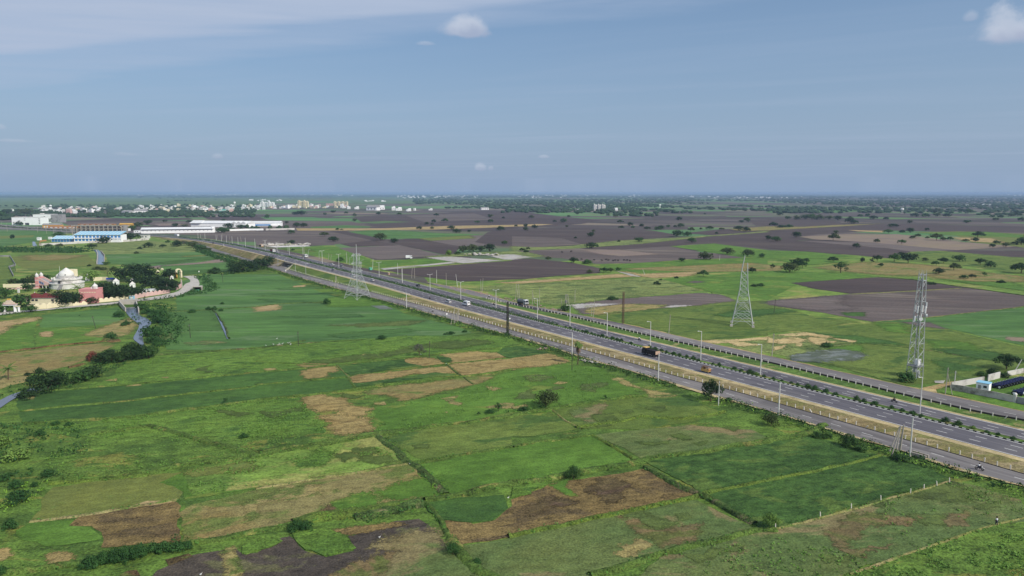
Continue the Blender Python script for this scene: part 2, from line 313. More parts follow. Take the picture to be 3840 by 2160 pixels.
def rough_edge(po,jit,seed):
    """a field outline with a ragged crop edge"""
    out=[]; n=len(po)
    for i in range(n):
        a,b=po[i],po[(i+1)%n]; L=(b-a).length; D=max(60,((a+b)/2).length); seg=max(.8,D*.005)
        k=max(1,min(90,int(L/seg)))
        for j in range(k):
            p=a.lerp(b,j/k)
            if jit:
                w=jit*min(1,L/12)
                p=p+Vector((mnoise.noise(Vector((p.x*.11,p.y*.11,seed)))+.6*mnoise.noise(Vector((p.x*.45,p.y*.45,seed+9))),mnoise.noise(Vector((p.x*.11,p.y*.11,seed+3)))+.6*mnoise.noise(Vector((p.x*.45,p.y*.45,seed+5))),0))*w
            out.append(p)
    return out
def field(mat,layer,s,jit=1.,h=0.,name='field',soft=None):
    LAY[0]+=1; po=rough_edge(pts(s),jit,LAY[0]*3.7); z=.02+layer*.0313+LAY[0]*.0004+h*.4
    if soft is None: soft=(layer>=2 and not h and jit>=.8)
    ar=0
    for a,b in zip(po,po[1:]+po[:1]): ar+=a.x*b.y-b.x*a.y
    if ar<0: po.reverse(); ar=-ar
    m=MB(); n=len(po)
    if soft:
        # a small grid that covers the patch; each corner knows how far inside the ragged outline it lies
        q=np.array([(p.x,p.y) for p in po]); D=float(np.hypot(q[:,0],q[:,1]).mean()); per=float(np.hypot(*(np.roll(q,-1,0)-q).T).sum())
        w=min((.9+jit)*1.2*max(1,D/240),.6*ar/per); lo=q.min(0)-w; hi=q.max(0)+w; cs=max(w*.7,float((hi-lo).max())/110); cy=max(w*.7,float((hi-lo)[1])/110)
        xs=np.linspace(lo[0],hi[0],int((hi-lo)[0]/cs)+2); ys=np.linspace(lo[1],hi[1],int((hi-lo)[1]/cy)+2); gx,gy=np.meshgrid(xs,ys); g=np.stack([gx.ravel(),gy.ravel()],1)
        best=np.full(len(g),1e9); ins=np.zeros(len(g),bool)
        for a,b in zip(q,np.roll(q,-1,0)):
            e=b-a; L=max(1e-9,float(e@e)); t=np.clip(((g-a)@e)/L,0,1); d=g-a-t[:,None]*e; best=np.minimum(best,(d*d).sum(1))
            c=((a[1]>g[:,1])!=(b[1]>g[:,1])); 
            if abs(b[1]-a[1])>1e-9: ins^=c&(g[:,0]<a[0]+(g[:,1]-a[1])/(b[1]-a[1])*e[0])
        sd=np.sqrt(best)*np.where(ins,1,-1); ed=np.clip(.5+.5*sd/w,0,1); nx=len(xs); ok=ed>0; idx=-np.ones(len(g),int); fs=[]; used=set()
        for j in range(len(ys)-1):
            for i in range(nx-1):
                k=j*nx+i; c4=(k,k+1,k+nx+1,k+nx)
                if ok[c4[0]] or ok[c4[1]] or ok[c4[2]] or ok[c4[3]]: fs.append(c4)
        us=sorted({i for f in fs for i in f}); mp={u:i for i,u in enumerate(us)}; m.add([(g[u,0],g[u,1],z) for u in us],[tuple(mp[i] for i in f) for f in fs])
        o=structure(name,m,mat+'_patch'); at_=o.data.attributes.new('edge','FLOAT','POINT'); at_.data.foreach_set('value',[float(ed[u]) for u in us]); return o
    vs=[(p.x,p.y,z) for p in po]; fs=[tuple(range(n))]
    if h:
        vs+=[(p.x,p.y,0) for p in po]; fs+=[(i,n+i,n+(i+1)%n,(i+1)%n) for i in range(n)]
    m.add(vs,fs); return structure(name,m,mat)
def resample(po,step):
    out=[po[0]]; 
    for a,b in zip(po,po[1:]):
        L=(b-a).length; k=max(1,int(L/step))
        out+= [a.lerp(b,j/k) for j in range(1,k+1)]
    return out
BUNDS=[]
def bund(mat,s,w=1.6,h=.45,rag=.26):
    """an earth bund between fields, overgrown, irregular in width and height"""
    po=pts(s); D=sum((p.length for p in po))/len(po); po=resample(po,max(.7,D*.006)); m=MB(); vs=[]; N=len(po); sd=random.random()*50
    for i,p in enumerate(po):
        t=(po[min(i+1,N-1)]-po[max(i-1,0)]).normalized(); q=Vector((-t.y,t.x,0)); wob=mnoise.noise(Vector((p.x*.12,p.y*.12,sd)))*w*.5
        for k,(o_,hh) in enumerate(((-.5,0),(-.3,.65),(0,1),(.3,.65),(.5,0))):
            r1=mnoise.noise(Vector((p.x*.7,p.y*.7,k*3+sd))); x=p+q*(wob+o_*w*(1+rag*2*r1)); vs.append((x.x,x.y,.0 if hh==0 else .05+h*hh*(1+rag*2.2*mnoise.noise(Vector((x.x*.5,x.y*.5,k+sd))))))
    m.add(vs,[(5*i+k,5*i+k+1,5*i+k+6,5*i+k+5) for i in range(N-1) for k in range(4)])
    o=structure('field_bund',m,mat,smooth=True)
    if o.data.polygons[0].normal.z<0:o.data.flip_normals()
    BUNDS.append((po,w,h,mat))
# broad covers
field('rough_grass',0,"m -500,800 300,745 520,690 690,650 800,672 1010,740 1300,820 1560,888 2000,1005 2576,1165 3200,1340 3600,2100 -900,2100",0)
field('meadow',0,"m -400,800 0,770 300,755 490,700 640,660 500,620 480,600 330,588 -300,588",0)
field('meadow',0,"m 1060,690 1600,640 2576,640 2900,640 3300,1250 2576,1100 2000,940 1500,815 1240,772 1100,735",0)
field('meadow',0,"b 200,620 780,590 1200,740 2576,720 2576,940 2050,960 1300,860 1000,800 600,705",0)
field('scrub_olive',0,"a 880,560 1500,545 2050,590 2120,650 1080,690 1000,690",2)
# left paddy between the canal and the highway
field('rice',1,"m 440,712 520,690 600,690 700,690 790,730 870,752 985,772 1020,790 1150,822 1190,838 1080,850 900,862 760,868 575,880 420,880 405,850 445,785")
field('rice_bright',2,"b 700,1130 900,1090 1150,1120 1280,1150 1480,1200 1200,1205 740,1210")
field('wet',3,"b 1150,1200 1290,1195 1390,1235 1250,1235",.6)
field('dirt',2,"b 0,1205 220,1190 230,1240 0,1260",1.2); field('dirt',2,"b 380,1000 500,990 480,1010 380,1015",.8)
field('rice_dark',2,"a 1700,1250 2100,1240 2160,1300 2230,1449 1640,1449 1660,1330",1.5)
for s in ("b 0,1100 150,1090 900,1060 780,1075 200,1105","b 0,940 500,955 700,975 300,962","f 250,230 1000,215 1100,240 600,250","f 750,420 1500,350 1600,380 1200,420 880,450","b 200,1020 620,1010 680,1025 260,1040","f 0,60 400,70 650,100 200,95"): field('rice_dark',2,s,2.2)
field('dull_green',2,"f 700,320 1300,290 1700,270 1500,330 900,345",4); field('dull',2,"e 1610,420 1740,410 1740,470 1620,475",1); field('dull',2,"e 1850,500 2120,475 2280,500 1900,530",1.6)
# crop strips in the middle left
field('crop_dark',1,"e 200,1010 850,950 1400,920 2576,800; f 450,765 700,740 820,730 930,840 0,925; e 2576,935 1100,1100 200,1175 150,1100")
field('crop_dark',1,"e 210,1190 1100,1105 2576,940; f 0,930 850,850 930,850 1000,960 600,1010 0,1075; e 2576,1080 1900,1150 1300,1250 400,1310 230,1290")
field('straw',3,"f 450,790 560,760 790,735 830,790 690,800 720,845 490,860 470,800")
field('crop_deep',2,"f 800,730 1480,660 1500,700 1690,735 1300,780 940,830",.8,.25)
field('straw',3,"f 1480,680 1570,650 1800,655 1900,715 1690,740 1520,710"); field('straw',3,"f 940,850 1000,830 1930,735 2000,800 1600,815 1100,900 980,905")
field('straw',3,"f 1850,620 2240,585 2300,600 2500,600 2520,650 1960,710 1980,670 1900,640"); field('straw',3,"f 1950,730 2000,710 2576,660; g 0,655 370,610 590,690 330,735 0,760; f 2576,772 2060,830")
field('crop_deep',2,"f 980,910 1100,905 1800,800 2050,820 1500,880 1000,950",.8,.25); field('crop_deep',2,"g -80,540 0,520 250,580 370,600 0,655 -60,650 -160,600",.8,.25)
field('crop_deep',2,"f 1820,640 1960,655 1970,690 1880,700",.6,.3)
field('stubble_mix',2,"f 1100,990 1150,965 1650,910 2000,870 2200,830 2380,800 2370,860 2190,920 2000,960 1500,1080 1420,1080 1450,1050 1300,1020 1120,1020",1.2)
field('straw',3,"f 460,1050 600,1030 660,1020 750,1055 980,1050 910,1080 930,1130 1180,1160 1100,1240 640,1250 620,1240 900,1205 820,1175 620,1190 480,1110",1.6)
field('straw',3,"f 640,1250 760,1240 1170,1260 1130,1310 1190,1360 1160,1390 850,1430 760,1400 720,1350 770,1310 660,1270",1.6)
for s in ("f 1190,1100 1300,1095 1310,1130 1200,1120","f 1870,1060 2030,1030 1980,1085 2080,1110 2050,1140 1960,1110","f 2310,1160 2480,1110 2576,1110 2640,1165 2480,1160","f 2310,930 2470,960 2400,985 2340,970","f 1880,1200 1930,1195 1920,1210","f 80,760 200,750 210,775 110,780","e 1060,880 1180,860 1170,890","e 1250,945 1400,915 1430,930","e 1620,850 1700,840 1690,860","e 220,1060 360,1040 340,1070","g 410,915 480,890 560,900 490,920","g 0,1150 150,1120 160,1150 20,1165","f 1000,640 1100,610 1120,630","f 1700,520 1950,500 1900,525"): field('straw_dirty',3,s,1.)
field('stubble_mix',2,"f 420,720 500,700 720,710 700,730 540,745 440,735"); field('straw_dirty',2,"g 1000,860 1090,850 1280,950 1430,980 1660,1020 1640,1040 1400,1055 1290,960 1150,930",1.5)
field('crop_bright',1,"e 1000,900 1400,640 2000,600 2576,540; f 700,480 1500,430 2576,430; g 100,440 0,510; f 2576,560 1500,640 800,720 0,795; e 2576,800 1400,915 900,950",2.5)
for s in ("f 520,690 700,660 1300,600 1500,560 1700,590 1300,650 900,710 540,705","e 1980,760 2150,720 2150,800 2060,800","f 1500,540 2200,470 2400,500 2000,560","f 900,1000 1100,1030 1000,1060 880,1040","f 60,1200 500,1150 460,1210 120,1240","e 2200,1180 2576,1200 2300,1270"): field('olive_dark',3,s,4.)
field('crop_bright',1,"f 0,1090 440,1060 640,1240 720,1400 0,1449; e 2576,1449 800,1449 480,1400 300,1330 1300,1255 2576,1090",2.)
field('rice_bright',1,"f 1200,1150 2000,1000 2500,800 2576,780; g 500,700 900,760 1280,1000 1400,1060 900,1080 380,1180 0,1220; f 2576,1240 1900,1330 1180,1400",2.)
for s in ("g 100,830 300,820 420,860 200,880","g 300,960 500,930 560,960 380,990","g 50,1000 220,960 160,1060 60,1060","g 700,920 900,900 860,1000 700,980"): field('dull_green',3,s,4.)
# upper left plots by the canal
field('rice',1,"e 430,220 1190,140 1270,230 1200,310 800,330 400,350"); field('rice_bright',1,"e -200,480 0,420 370,260 360,350 330,560 0,585 -200,600"); field('dirt',2,"e -200,300 0,290 360,240 400,250 350,280 60,330 90,350 0,410 -200,430",1.5)
field('rice_bright',1,"e 370,350 800,335 1180,305 1100,340 1050,470 600,520 350,555"); field('dirt',3,"e 400,400 460,385 530,390 510,440 400,440",1.); field('straw_dirty',2,"e 850,420 1060,330 1350,240 1380,330 1250,420 1100,450",1.5)
field('stubble_mix',1,"e -300,640 0,610 640,540 1080,500 1150,520 900,660 700,730 400,800 0,840 -300,860"); field('straw_dirty',1,"e -300,880 0,840 260,800 330,840 240,900 100,930 0,970 -300,1000")
bund('bank_brown',"e -100,605 120,585 620,525 1000,490 1120,480",1.6,.6); bund('bank_brown',"e 690,750 790,735 860,715",2.,.7); bund('bank_brown',"e 1060,470 1140,490 1200,480",3.,.9)
# near left corner
field('olive',1,"i 540,560 1000,500 1830,400 1840,620 1780,690 1150,790 600,880 300,910 370,800 480,620",1.); field('rice_bright',1,"i 1600,510 1850,400 2576,290 2576,570 2100,650 1860,680 1840,600",1.)
field('olive',3,"i 1850,400 2300,330 2576,290 2576,400 2200,420 1900,450",2.)
field('brown_stubble',1,"i 690,940 830,830 1200,790 1740,700 1830,720 1810,1110 1480,1120 1180,1160 1010,1170 1030,1080 1020,1010 930,950 760,950",1.)
field('stubble_mix',1,"i 1830,800 1900,760 2576,590; j 0,580 600,480 900,430 1550,330 1800,640 1250,720 850,800 450,870 0,1010; i 2576,1010 1820,1110",1.)
field('rice_bright',2,"j 730,735 1030,620 1130,610 1290,720 850,800",1.); field('straw_dirty',2,"i 2450,700 2576,680; j 300,560 600,540 640,620 200,700 0,720 0,860 -60,940",2.); field('brown_stubble',3,"j 600,840 730,740 820,800 700,850",1.)
field('rice_bright',2,"j 1150,600 1900,420 1800,640 1350,700",3.)
field('rice_bright',1,"i 330,900 740,890 690,950 910,945 1030,1050 1000,1080 500,1150 200,1100 150,1000",1.2); field('straw',2,"i 470,1230 540,1210 720,1220 730,1280 600,1330 500,1320",1.2); field('straw',2,"i -100,1190 0,1180 100,1180 140,1240 0,1310 -100,1320",1.2)
field('dirt',3,"i 1290,760 1480,700 1740,700 1740,715 1350,775",.7)
field('black_soil',1,"i 1580,1400 1700,1350 1900,1250 2350,1160 2440,1230 2576,1220; j 250,1070 340,1060 480,1200 690,1260 980,1190 920,1050 960,1040 1400,900 1650,880 1760,950 1900,1120 2100,1350 2250,1600 2250,1900; i 1300,1900",.8)
field('crop_bright',2,"j 350,1000 540,980 760,1000 900,1050 1000,1180 690,1260 560,1200 490,1200 400,1110",.7,.35); field('crop_bright',2,"i 2440,1230 2440,1160 2576,1100; j 160,1065 270,1100 160,1160 0,1200; i 2480,1240",.7,.35)
field('brown_stubble',2,"j 780,1000 1400,905 1530,930 960,1050",.8); field('straw_dirty',2,"i 2230,1190 2350,1150 2430,1400 2500,1700 2300,1700",.8); field('bank_brown',2,"i 1660,1290 1900,1230 1940,1260 1700,1350",.7); field('bank_brown',2,"i 1200,1449 1290,1400 1380,1390 1420,1449",.7)
field('dull',3,"j 1450,1060 1680,930 1850,1120 2050,1350 2150,1600 1300,1700 1250,1400",7.); field('dull_brown',3,"j 1000,1300 1300,1240 1250,1500 900,1600 800,1449",6.)

# plots in the lower middle
field('crop_dark',2,"j 1690,710 2500,640 2550,760 2380,900 2150,920 1880,890 1730,800",.8,.35)
field('brown_stubble',1,"j 1850,900 2080,880 2180,925 2400,890 2576,750; k 0,690 400,520 540,500 1330,370 1830,630 1500,720 850,860 0,1040; j 2576,1060 2050,1140 1960,1060",.6); field('rice_bright',2,"k 370,540 550,480 540,560 660,640 600,650",1.); field('crop_bright',2,"k 0,560 380,470 350,540 190,590 200,630 0,665",.8,.3)
field('brown_dark',3,"k 760,560 1080,480 1240,540 1100,620 1000,740 850,700",5.); field('brown_dark',3,"k 150,720 420,620 700,700 400,760 120,860",5.)
field('dull',1,"j 2050,1150 2576,1065; k 0,1050 850,880 1800,690 1880,690 2450,985 2100,1080 1500,1230 900,1420 600,1900; j 2576,2100 2350,1500 2100,1220",.6); field('dull_green',3,"k 1120,810 1290,790 1420,850 1680,910 1450,980 1330,930 1280,870 1150,870",1.4)
field('dull_brown',2,"k 1050,850 1130,870 1270,880 1330,940 1450,985 1900,900 1850,1080 1500,1170 1400,1080 1200,1000",3.); field('dull_green',3,"k 1650,830 1760,820 1830,870 1700,900",2.5); field('straw_dirty',2,"k 900,1250 1300,1050 1450,1150 1200,1230",5.)
field('rice_bright',1,"j 1650,330 1900,290 2200,210 2576,150; k 0,160 800,40 920,90 1240,300 1000,370 700,400 400,440 0,510; j 2576,530 2000,620 1920,620 1780,440",.6)
field('olive_green',1,"g 400,1190 500,1130 900,1080 1350,1020 1750,1050 2150,1200 1800,1290 1300,1380 700,1360",1.); field('dull',2,"g 550,1160 900,1100 1000,1130 800,1250 850,1330 700,1300",3.)
field('dull',1,"k 820,40 1100,0 1800,-60 2400,-30 2576,60 2000,190 1320,280 1150,180",1.)
for s in ("k 1240,120 1580,80 1550,120 1400,150","k 1590,40 1700,20 1800,70 1700,95","k 1820,110 1960,85 1950,130 1880,150","g 1070,1190 1200,1170 1220,1200 1100,1210","g 1350,1150 1520,1130 1540,1180 1450,1200","g 760,1230 1000,1200 1060,1270 860,1280","g 800,1320 950,1280 1000,1330 850,1345","j 1560,140 1740,120 1730,160 1600,170","k 2100,-40 2300,-60 2250,0"): field('olive_dark',3,s,3.2)
field('olive_green',1,"j 1250,30 1650,-20 2000,-90 2576,-200; g 300,1240 380,1190 680,1370 200,1440 0,1449; k 0,130; j 2576,140 2200,200 1700,310",1.)
field('meadow',1,"j 0,250 800,120 1200,50 1480,250 1500,310 900,420 0,560; i 2576,560 1900,650 1850,400 2576,270",.8); field('crop_bright',3,"j 380,330 560,200 740,200 720,330 600,360",2.)
for s in ("j 950,180 1200,160 1300,220 1000,240","j 800,260 1300,240 1450,290 900,330"): field('olive_dark',3,s,4.)
field('crop_deep',1,"k 1340,300 2000,200 2576,100; l 0,90 420,50 1140,240 800,310 0,490; k 2576,490 1900,610",.8,.2); field('crop_deep',1,"k 1950,630 2576,500; l 0,500 900,300 1150,250 1600,350 1830,480 1400,600 700,800 100,960; k 2560,1000 2380,900",.8,.2)
field('olive_green',3,"l 420,60 600,100 900,200 700,230 450,130",2.); field('rice',3,"k 2250,150 2576,110; l 420,60 500,160 200,230 0,250 ; k 2300,240",2.)
field('dull',1,"l 110,980 700,810 1400,620 1850,500 2100,540 2576,700 2700,900 2200,960 1600,1150 820,1420 500,1600; k 1000,1700 1500,1260 2450,1010",1.)
for s in ("l 2040,720 2250,690 2350,760 2100,780","l 1450,860 1700,830 1900,930 1600,930","l 1550,560 2000,540 2200,640 1800,700 1500,680","l 740,1000 900,1030 850,1090 620,1060","l 500,1250 700,1290 900,1270 760,1330 560,1330","k 1800,1260 2300,1130 2400,1200 1900,1330","l 1000,640 1240,690 1150,760 980,720"): field('dull_green',3,s,4.5)
for s in ("l 500,980 800,890 1000,830 1400,880 1000,1000 600,1120","l 1750,900 2000,830 2050,900 1800,960","l 900,1150 1250,1120 1100,1180","l 700,1200 1000,1180 1150,1210 900,1260"): field('dull_brown',3,s,5.)
field('rough_grass',1,"l 820,1430 1650,1150 2300,950 2700,880 3200,1900 500,1900",1.)
# ---- far side of the highway
field('soil_dark',1,"b 1290,840 2576,745; c 0,730 200,725 600,765 880,820 890,870 450,900 150,930 0,935; b 2576,935 2080,958 1600,900",.6)
field('soil_pale',1,"b 780,620 1450,590 1880,690 1240,735",.6); field('soil_dark',1,"b 820,570 1180,540 1420,590 960,607",.5); field('soil_dark',2,"b 1310,540 1600,520 2050,600 2000,680 1880,682 1460,592",.5)
field('soil',1,"b 0,450 700,440 1180,540 820,578 0,548",.5); field('soil_dark',1,"b 0,565 780,585 500,600 200,600 0,590",.5); field('soil',1,"b 0,548 800,578 780,590 0,565",.5)
field('rice',2,"b 930,455 1270,430 1900,470 2300,480 2150,490 1650,522 1300,527 1180,505",.5); field('soil_dark',1,"b 700,440 950,455 1180,505 1310,540 1180,542",.5)
field('olive',2,"b 1640,522 2150,492 2200,520 1760,545",1.); field('soil_pale',1,"b 1650,524 2300,490 2576,470; c 330,430 420,470 200,520 130,590 0,597; b 2050,602 1620,522",.5)
field('soil',1,"b 200,340 950,350 1250,408 1000,395 600,400 300,440 0,440 0,350",.6); field('soil_dark',1,"b 980,300 2000,260 2576,240; c 500,300 900,340 700,375 300,405 0,418; b 2300,440 1250,410 1050,350",.6); field('soil',2,"b 1500,290 2200,270 2400,330 1700,360",.6); field('far_green',2,"b 1000,360 1300,345 1560,355 1200,372",.6)
field('soil_dark',2,"b 1080,385 1600,372 1900,395 1250,410",.6)
field('dirt',2,"b 400,420 1250,420 1950,395 2576,385; c 250,376 420,378 200,398 0,403; b 2300,415 1800,432 900,442 420,443",.6); field('rice',2,"b 540,405 900,388 1150,400 1150,412 900,418 560,418",.6)
field('rice_bright',1,"b 220,620 780,600 1150,735 1150,800 850,760 650,700 400,665",.6); field('olive_green',2,"b 240,620 500,620 600,660 420,660",.8); field('rice_bright',2,"b 1080,765 1700,722 1980,750 1250,812",.6)
field('pale_ground',3,"b 1250,825 1700,785 2000,755 2060,765 1700,800 1290,838",.6); field('pale_ground',3,"b 1720,715 1950,705 2480,745 2080,772",.8); field('pale_ground',3,"b 2330,690 2576,682; c 190,712 0,736; b 2500,735",.8)
field('scrub_olive',2,"b 1680,710 2000,675 2576,650; c 150,660 330,700 190,715 0,690; b 2576,682 2250,690 1950,706",.8); field('white_ground',3,"b 80,600 480,580 550,600 200,612",.5)
field('soil_dark',1,"b 2330,458; c 0,425 680,410 1400,440 1700,490 1000,560 800,580 230,612; b 2470,602 2200,560",.6); field('soil',2,"c 0,500 500,520 700,580 230,612 0,595",.6)
field('soil_dark',1,"c 580,606 1100,578 2000,492 2576,458; d 0,445 450,530 300,545; c 2576,620 2340,600 1900,570 1600,600 1050,642 750,632",.6)
field('soil',1,"c 0,640 580,610 1050,640 1580,600 1900,660 2330,692 2320,720 1800,730 1250,772 850,778 500,720 100,700",.6); field('soil_tan',2,"c 700,640 1080,635 1480,680 1100,702 900,682",1.)
field('scrub_olive',2,"c 0,600 230,612 560,600 1050,545 1700,512 2300,470 2576,446 2576,458 2000,500 1300,575 600,625 200,640 0,648",.8)
field('rice_bright',1,"c 1590,600 2030,572 2576,640; d 400,655 900,700 500,720; c 2576,725 2330,715 1980,662",.6); field('rice_bright',1,"c 880,790 1400,760 2330,717 2576,722 2576,830 2000,850 1400,872 1050,850",.7); field('stubble_mix',2,"c 1100,830 1700,800 2400,770; d 150,800 120,845; c 1900,860",1.5)
field('dirt',3,"c -200,965 0,960 600,920 1050,880 1280,905 650,940 100,977",1.); field('dirt',3,"c 1050,850 1180,870 1300,905 1850,880 1880,862 1500,870 1300,885 1180,860",1.); field('dirt',3,"c 1180,880 1400,920 1750,905 1850,885 1500,880",1.); field('pale_ground',3,"c 1050,852 1200,880 1300,910 1200,900",.6)
field('scrub_olive',1,"b 2150,1030 2576,975; c 0,985 1300,920 1500,930 1900,1040 1800,1062 850,1142 600,1182 400,1192 100,1130; b 2500,1080",1.)
field('rice_bright',1,"c 1500,930 1900,905 2576,832; d 0,840 900,880 1100,905 400,960 300,985; d 0,1140; c 2576,1140 2000,1062 1920,1040",.8); field('soil',2,"c 1750,965 1850,950 1950,958 1850,970",1.)
field('soil_pale',2,"c 620,1192 900,1150 1350,1110 1900,1070 2100,1090 2250,1150 1800,1202 1300,1242 900,1290 700,1282",1.2); field('pale_ground',3,"c 590,1190 800,1180 1080,1182 800,1215 650,1232",1.); field('pale_ground',3,"c 1520,1216 1640,1194 1800,1196 1620,1220",1.2); field('straw_dirty',3,"c 800,1217 1200,1182 1560,1192 1500,1222 1250,1252 850,1292 720,1262",1.2)
field('olive_green',1,"c 850,1300 1300,1242 1900,1190 2250,1150 2576,1150; h 0,105 420,225 950,290 500,340 0,400; g 2576,425 2000,470 1700,450 1300,330 900,245",1.); field('crop_dark',3,"c 2020,1300 2250,1250 2500,1240; d 100,1230 300,1250; c 2300,1330",3.)
field('soil',1,"d 240,970 1100,915 1450,940 2100,1030 2576,1100 2700,1120 2700,1190 2576,1205 1500,1332 1050,1362 560,1272 0,1192 0,1150 840,1082 480,1030",.6); field('soil_dark',2,"d 240,970 1100,915 1450,940 2000,1018 840,1075 480,1030",.8); field('soil_pale',3,"d 0,1155 800,1095 700,1180 900,1230 500,1250 0,1190",3.); field('bund_straw',3,"d 840,1081 1450,1050 1950,1020 1950,1026 1450,1058 840,1088",.3); field('crop_dark',3,"d 730,1270 990,1265 960,1310 780,1300",1.)
field('rice',1,"d 1060,1367 2576,1217; h 2700,100 2700,545 2576,530 1700,332 1300,292",.8); field('soil',3,"h 1330,290 1640,300 1780,360 1500,330",1.5); field('soil_tan',3,"h 2380,440 2576,450 2576,490 2450,480",2.)
field('olive_green',1,"h 0,400 500,340 1050,300 1300,292 1800,365 2576,545 2700,700 2100,860 1750,900 1400,930 1200,880 700,740 300,650 900,480 640,440 300,380",1.); 
for s in ("h 1100,300 1330,310 1440,420 1200,380","h 600,560 900,520 1000,560 800,620","h 1550,470 2000,500 2300,640 1800,590"): field('rice_bright',2,s,4.)
for s in ("h 1700,560 2300,600 2576,680 2000,660","h 500,420 900,430 1400,520 900,500","h 1600,680 2100,740 1800,800"): field('crop_dark',2,s,4.)
field('scrub_olive',1,"g 2100,540 2576,440; h 100,420 380,390 860,480 900,500 640,550 430,590 200,640 0,600; g 2576,600 2300,590",1.)
for s in ("g 1850,478 2250,470 2576,440; h 60,420 0,440; g 2576,470 2300,490 2050,512","h 100,422 380,395 640,440 600,455 400,425 230,435","h 640,455 880,480 860,503 700,470","h 0,442 80,485 100,505 0,500","h 270,500 340,505 330,540 280,530","h 60,545 190,522 140,560 50,580","h 600,490 690,485 660,502","h 60,470 260,445 400,470 300,500 120,510","h 400,445 560,455 640,500 500,520 420,490","g 2150,490 2350,500 2500,520 2300,540"): field('sand',3,s,.8)
field('wet',2,"h 200,640 430,592 720,570 890,590 1010,632 870,682 400,692 250,680",1.5)
field('sand',3,"h 1360,945 1560,962 1800,905 1990,890 1900,920 1690,972 1705,1022 1560,1000",.5); field('dirt',3,"h 1560,962 1800,900 2150,850 2160,870 1900,920 1690,972",.5); field('pale_ground',3,"h 1670,885 1780,880 1760,910 1680,905",.6)
field('rice_bright',1,"h 1720,990 1840,960 2480,1100 2700,1180 2700,1235 2200,1120",1.); field('rice',1,"h 2230,985 2576,850 2800,800 2900,1060 2576,1040 2300,1010",.6)
field('soil_dark',1,"d 0,580 460,530 1000,560 1900,640 2576,655 2800,660 2800,715 2576,712 1900,692 1450,655 1210,722 900,692 0,622",.6); field('soil_pale',2,"d 300,545 1000,562 1900,640 1450,655 1200,620 700,580",.6); field('soil_tan',1,"d 300,500 700,480 1300,478 2000,560 2500,602 1900,640 1000,560 460,530",.6); field('dirt',2,"d 800,437 1180,445 1150,462 900,450",.6); field('dirt',2,"d 1850,510 2250,520 2400,570 2000,550",1.)
field('olive',1,"d 1480,460 2000,448 2576,475 2700,480 2700,640 2500,602 2050,560 1900,495",.6); field('rice_bright',2,"d 1500,465 2200,455 2576,490 2576,515 1900,490",1.); field('soil',1,"d 300,505 500,480 800,460 1180,470 700,482",.6)
field('soil_dark',1,"c 1700,470 2100,430; d 0,405 700,380 1300,372 2576,402 2700,410 2700,465 1900,450 1200,442 500,480 300,505 0,500; c 2200,500",.6); field('soil_dark',2,"c 2380,335; d 300,325 700,350 780,375 400,420; c 2450,395",.6); field('soil',2,"d 1450,345 2576,372 2576,402 1500,365",.6)
field('stubble_mix',2,"c 2200,428; d 0,400 350,405 700,385 1150,372 700,402 0,440; c 2300,448",.8); field('rice',2,"d 0,232 700,222 1100,235 700,262 0,262",.8)
field('olive_green',1,"d 1200,722 1470,648 1650,638 2576,720 2700,730 2700,900 2000,800 1500,760",.8); field('stubble_mix',2,"d 480,820 1000,760 1500,780 1900,820 2300,880 1500,900 1100,885",3.); field('stubble_mix',2,"d 1600,900 2200,880 2576,900 2576,960 2000,960",3.)
for s in ("d 1300,905 1700,930 2300,1010 2700,1070 2576,1010 1900,940","d 100,740 500,720 800,760 400,790","d 1900,960 2400,960 2576,1000 2200,1000"): field('rice_bright',3,s,2.)
# left distance
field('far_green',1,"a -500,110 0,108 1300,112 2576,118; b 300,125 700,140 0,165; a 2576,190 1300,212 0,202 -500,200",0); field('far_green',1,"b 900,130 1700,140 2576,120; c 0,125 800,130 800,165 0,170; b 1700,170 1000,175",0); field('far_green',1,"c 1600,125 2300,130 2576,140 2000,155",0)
field('soil_dark',1,"a 620,345 1300,318 1900,315 1950,330 1400,352 640,352",.6); field('soil',1,"a 600,352 1400,352 2000,345 2576,320; b 200,335 0,350; a 2576,450 2100,450 1900,410 1400,380 700,395",.6); field('soil_tan',2,"a 1550,375 1700,370 1900,380 1600,395",.6); field('soil_dark',1,"a 2050,310 2576,290; b 100,330; a 2300,345 2100,330",.6)
field('soil',1,"a 2100,455 2576,455; b 600,560 200,610 0,580; a 2576,545 2000,490 1500,470 1480,455",.6)
field('rice',1,"a -300,460 0,450 500,440 650,520 340,560 0,610 -300,615",.8); field('olive',1,"a -300,500 0,495 350,490 330,510 0,525 -300,530",.8)
field('olive',1,"a 120,705 880,685 970,780 1100,800 1090,905 830,880 420,880 180,800",1.); field('olive_green',1,"a -200,720 100,715 160,830 130,905 110,985 0,1000 -200,1010",.6); field('meadow',2,"a 160,860 900,800 1090,905 1000,930 500,900",2.)
field('rice',1,"a 1060,685 1900,660 2100,655 2360,762 2350,830 1830,895 1480,800 1100,775",.8); field('soil_tan',2,"a 1560,800 2000,765 2250,725 2330,755 1850,790",1.); field('soil_tan',2,"a 1480,815 1620,790 1600,830",.8); field('olive',2,"a 1830,700 2080,686 2060,700 1840,710",.8); field('crop_dark',2,"a 1500,775 2150,705 2250,722 1700,780",.8); field('crop_dark',2,"a 1830,850 2330,830 2330,850 1840,893",.8)
for s in ("a 250,690 870,690 600,740 300,745",): field('stubble_mix',3,s,3.)
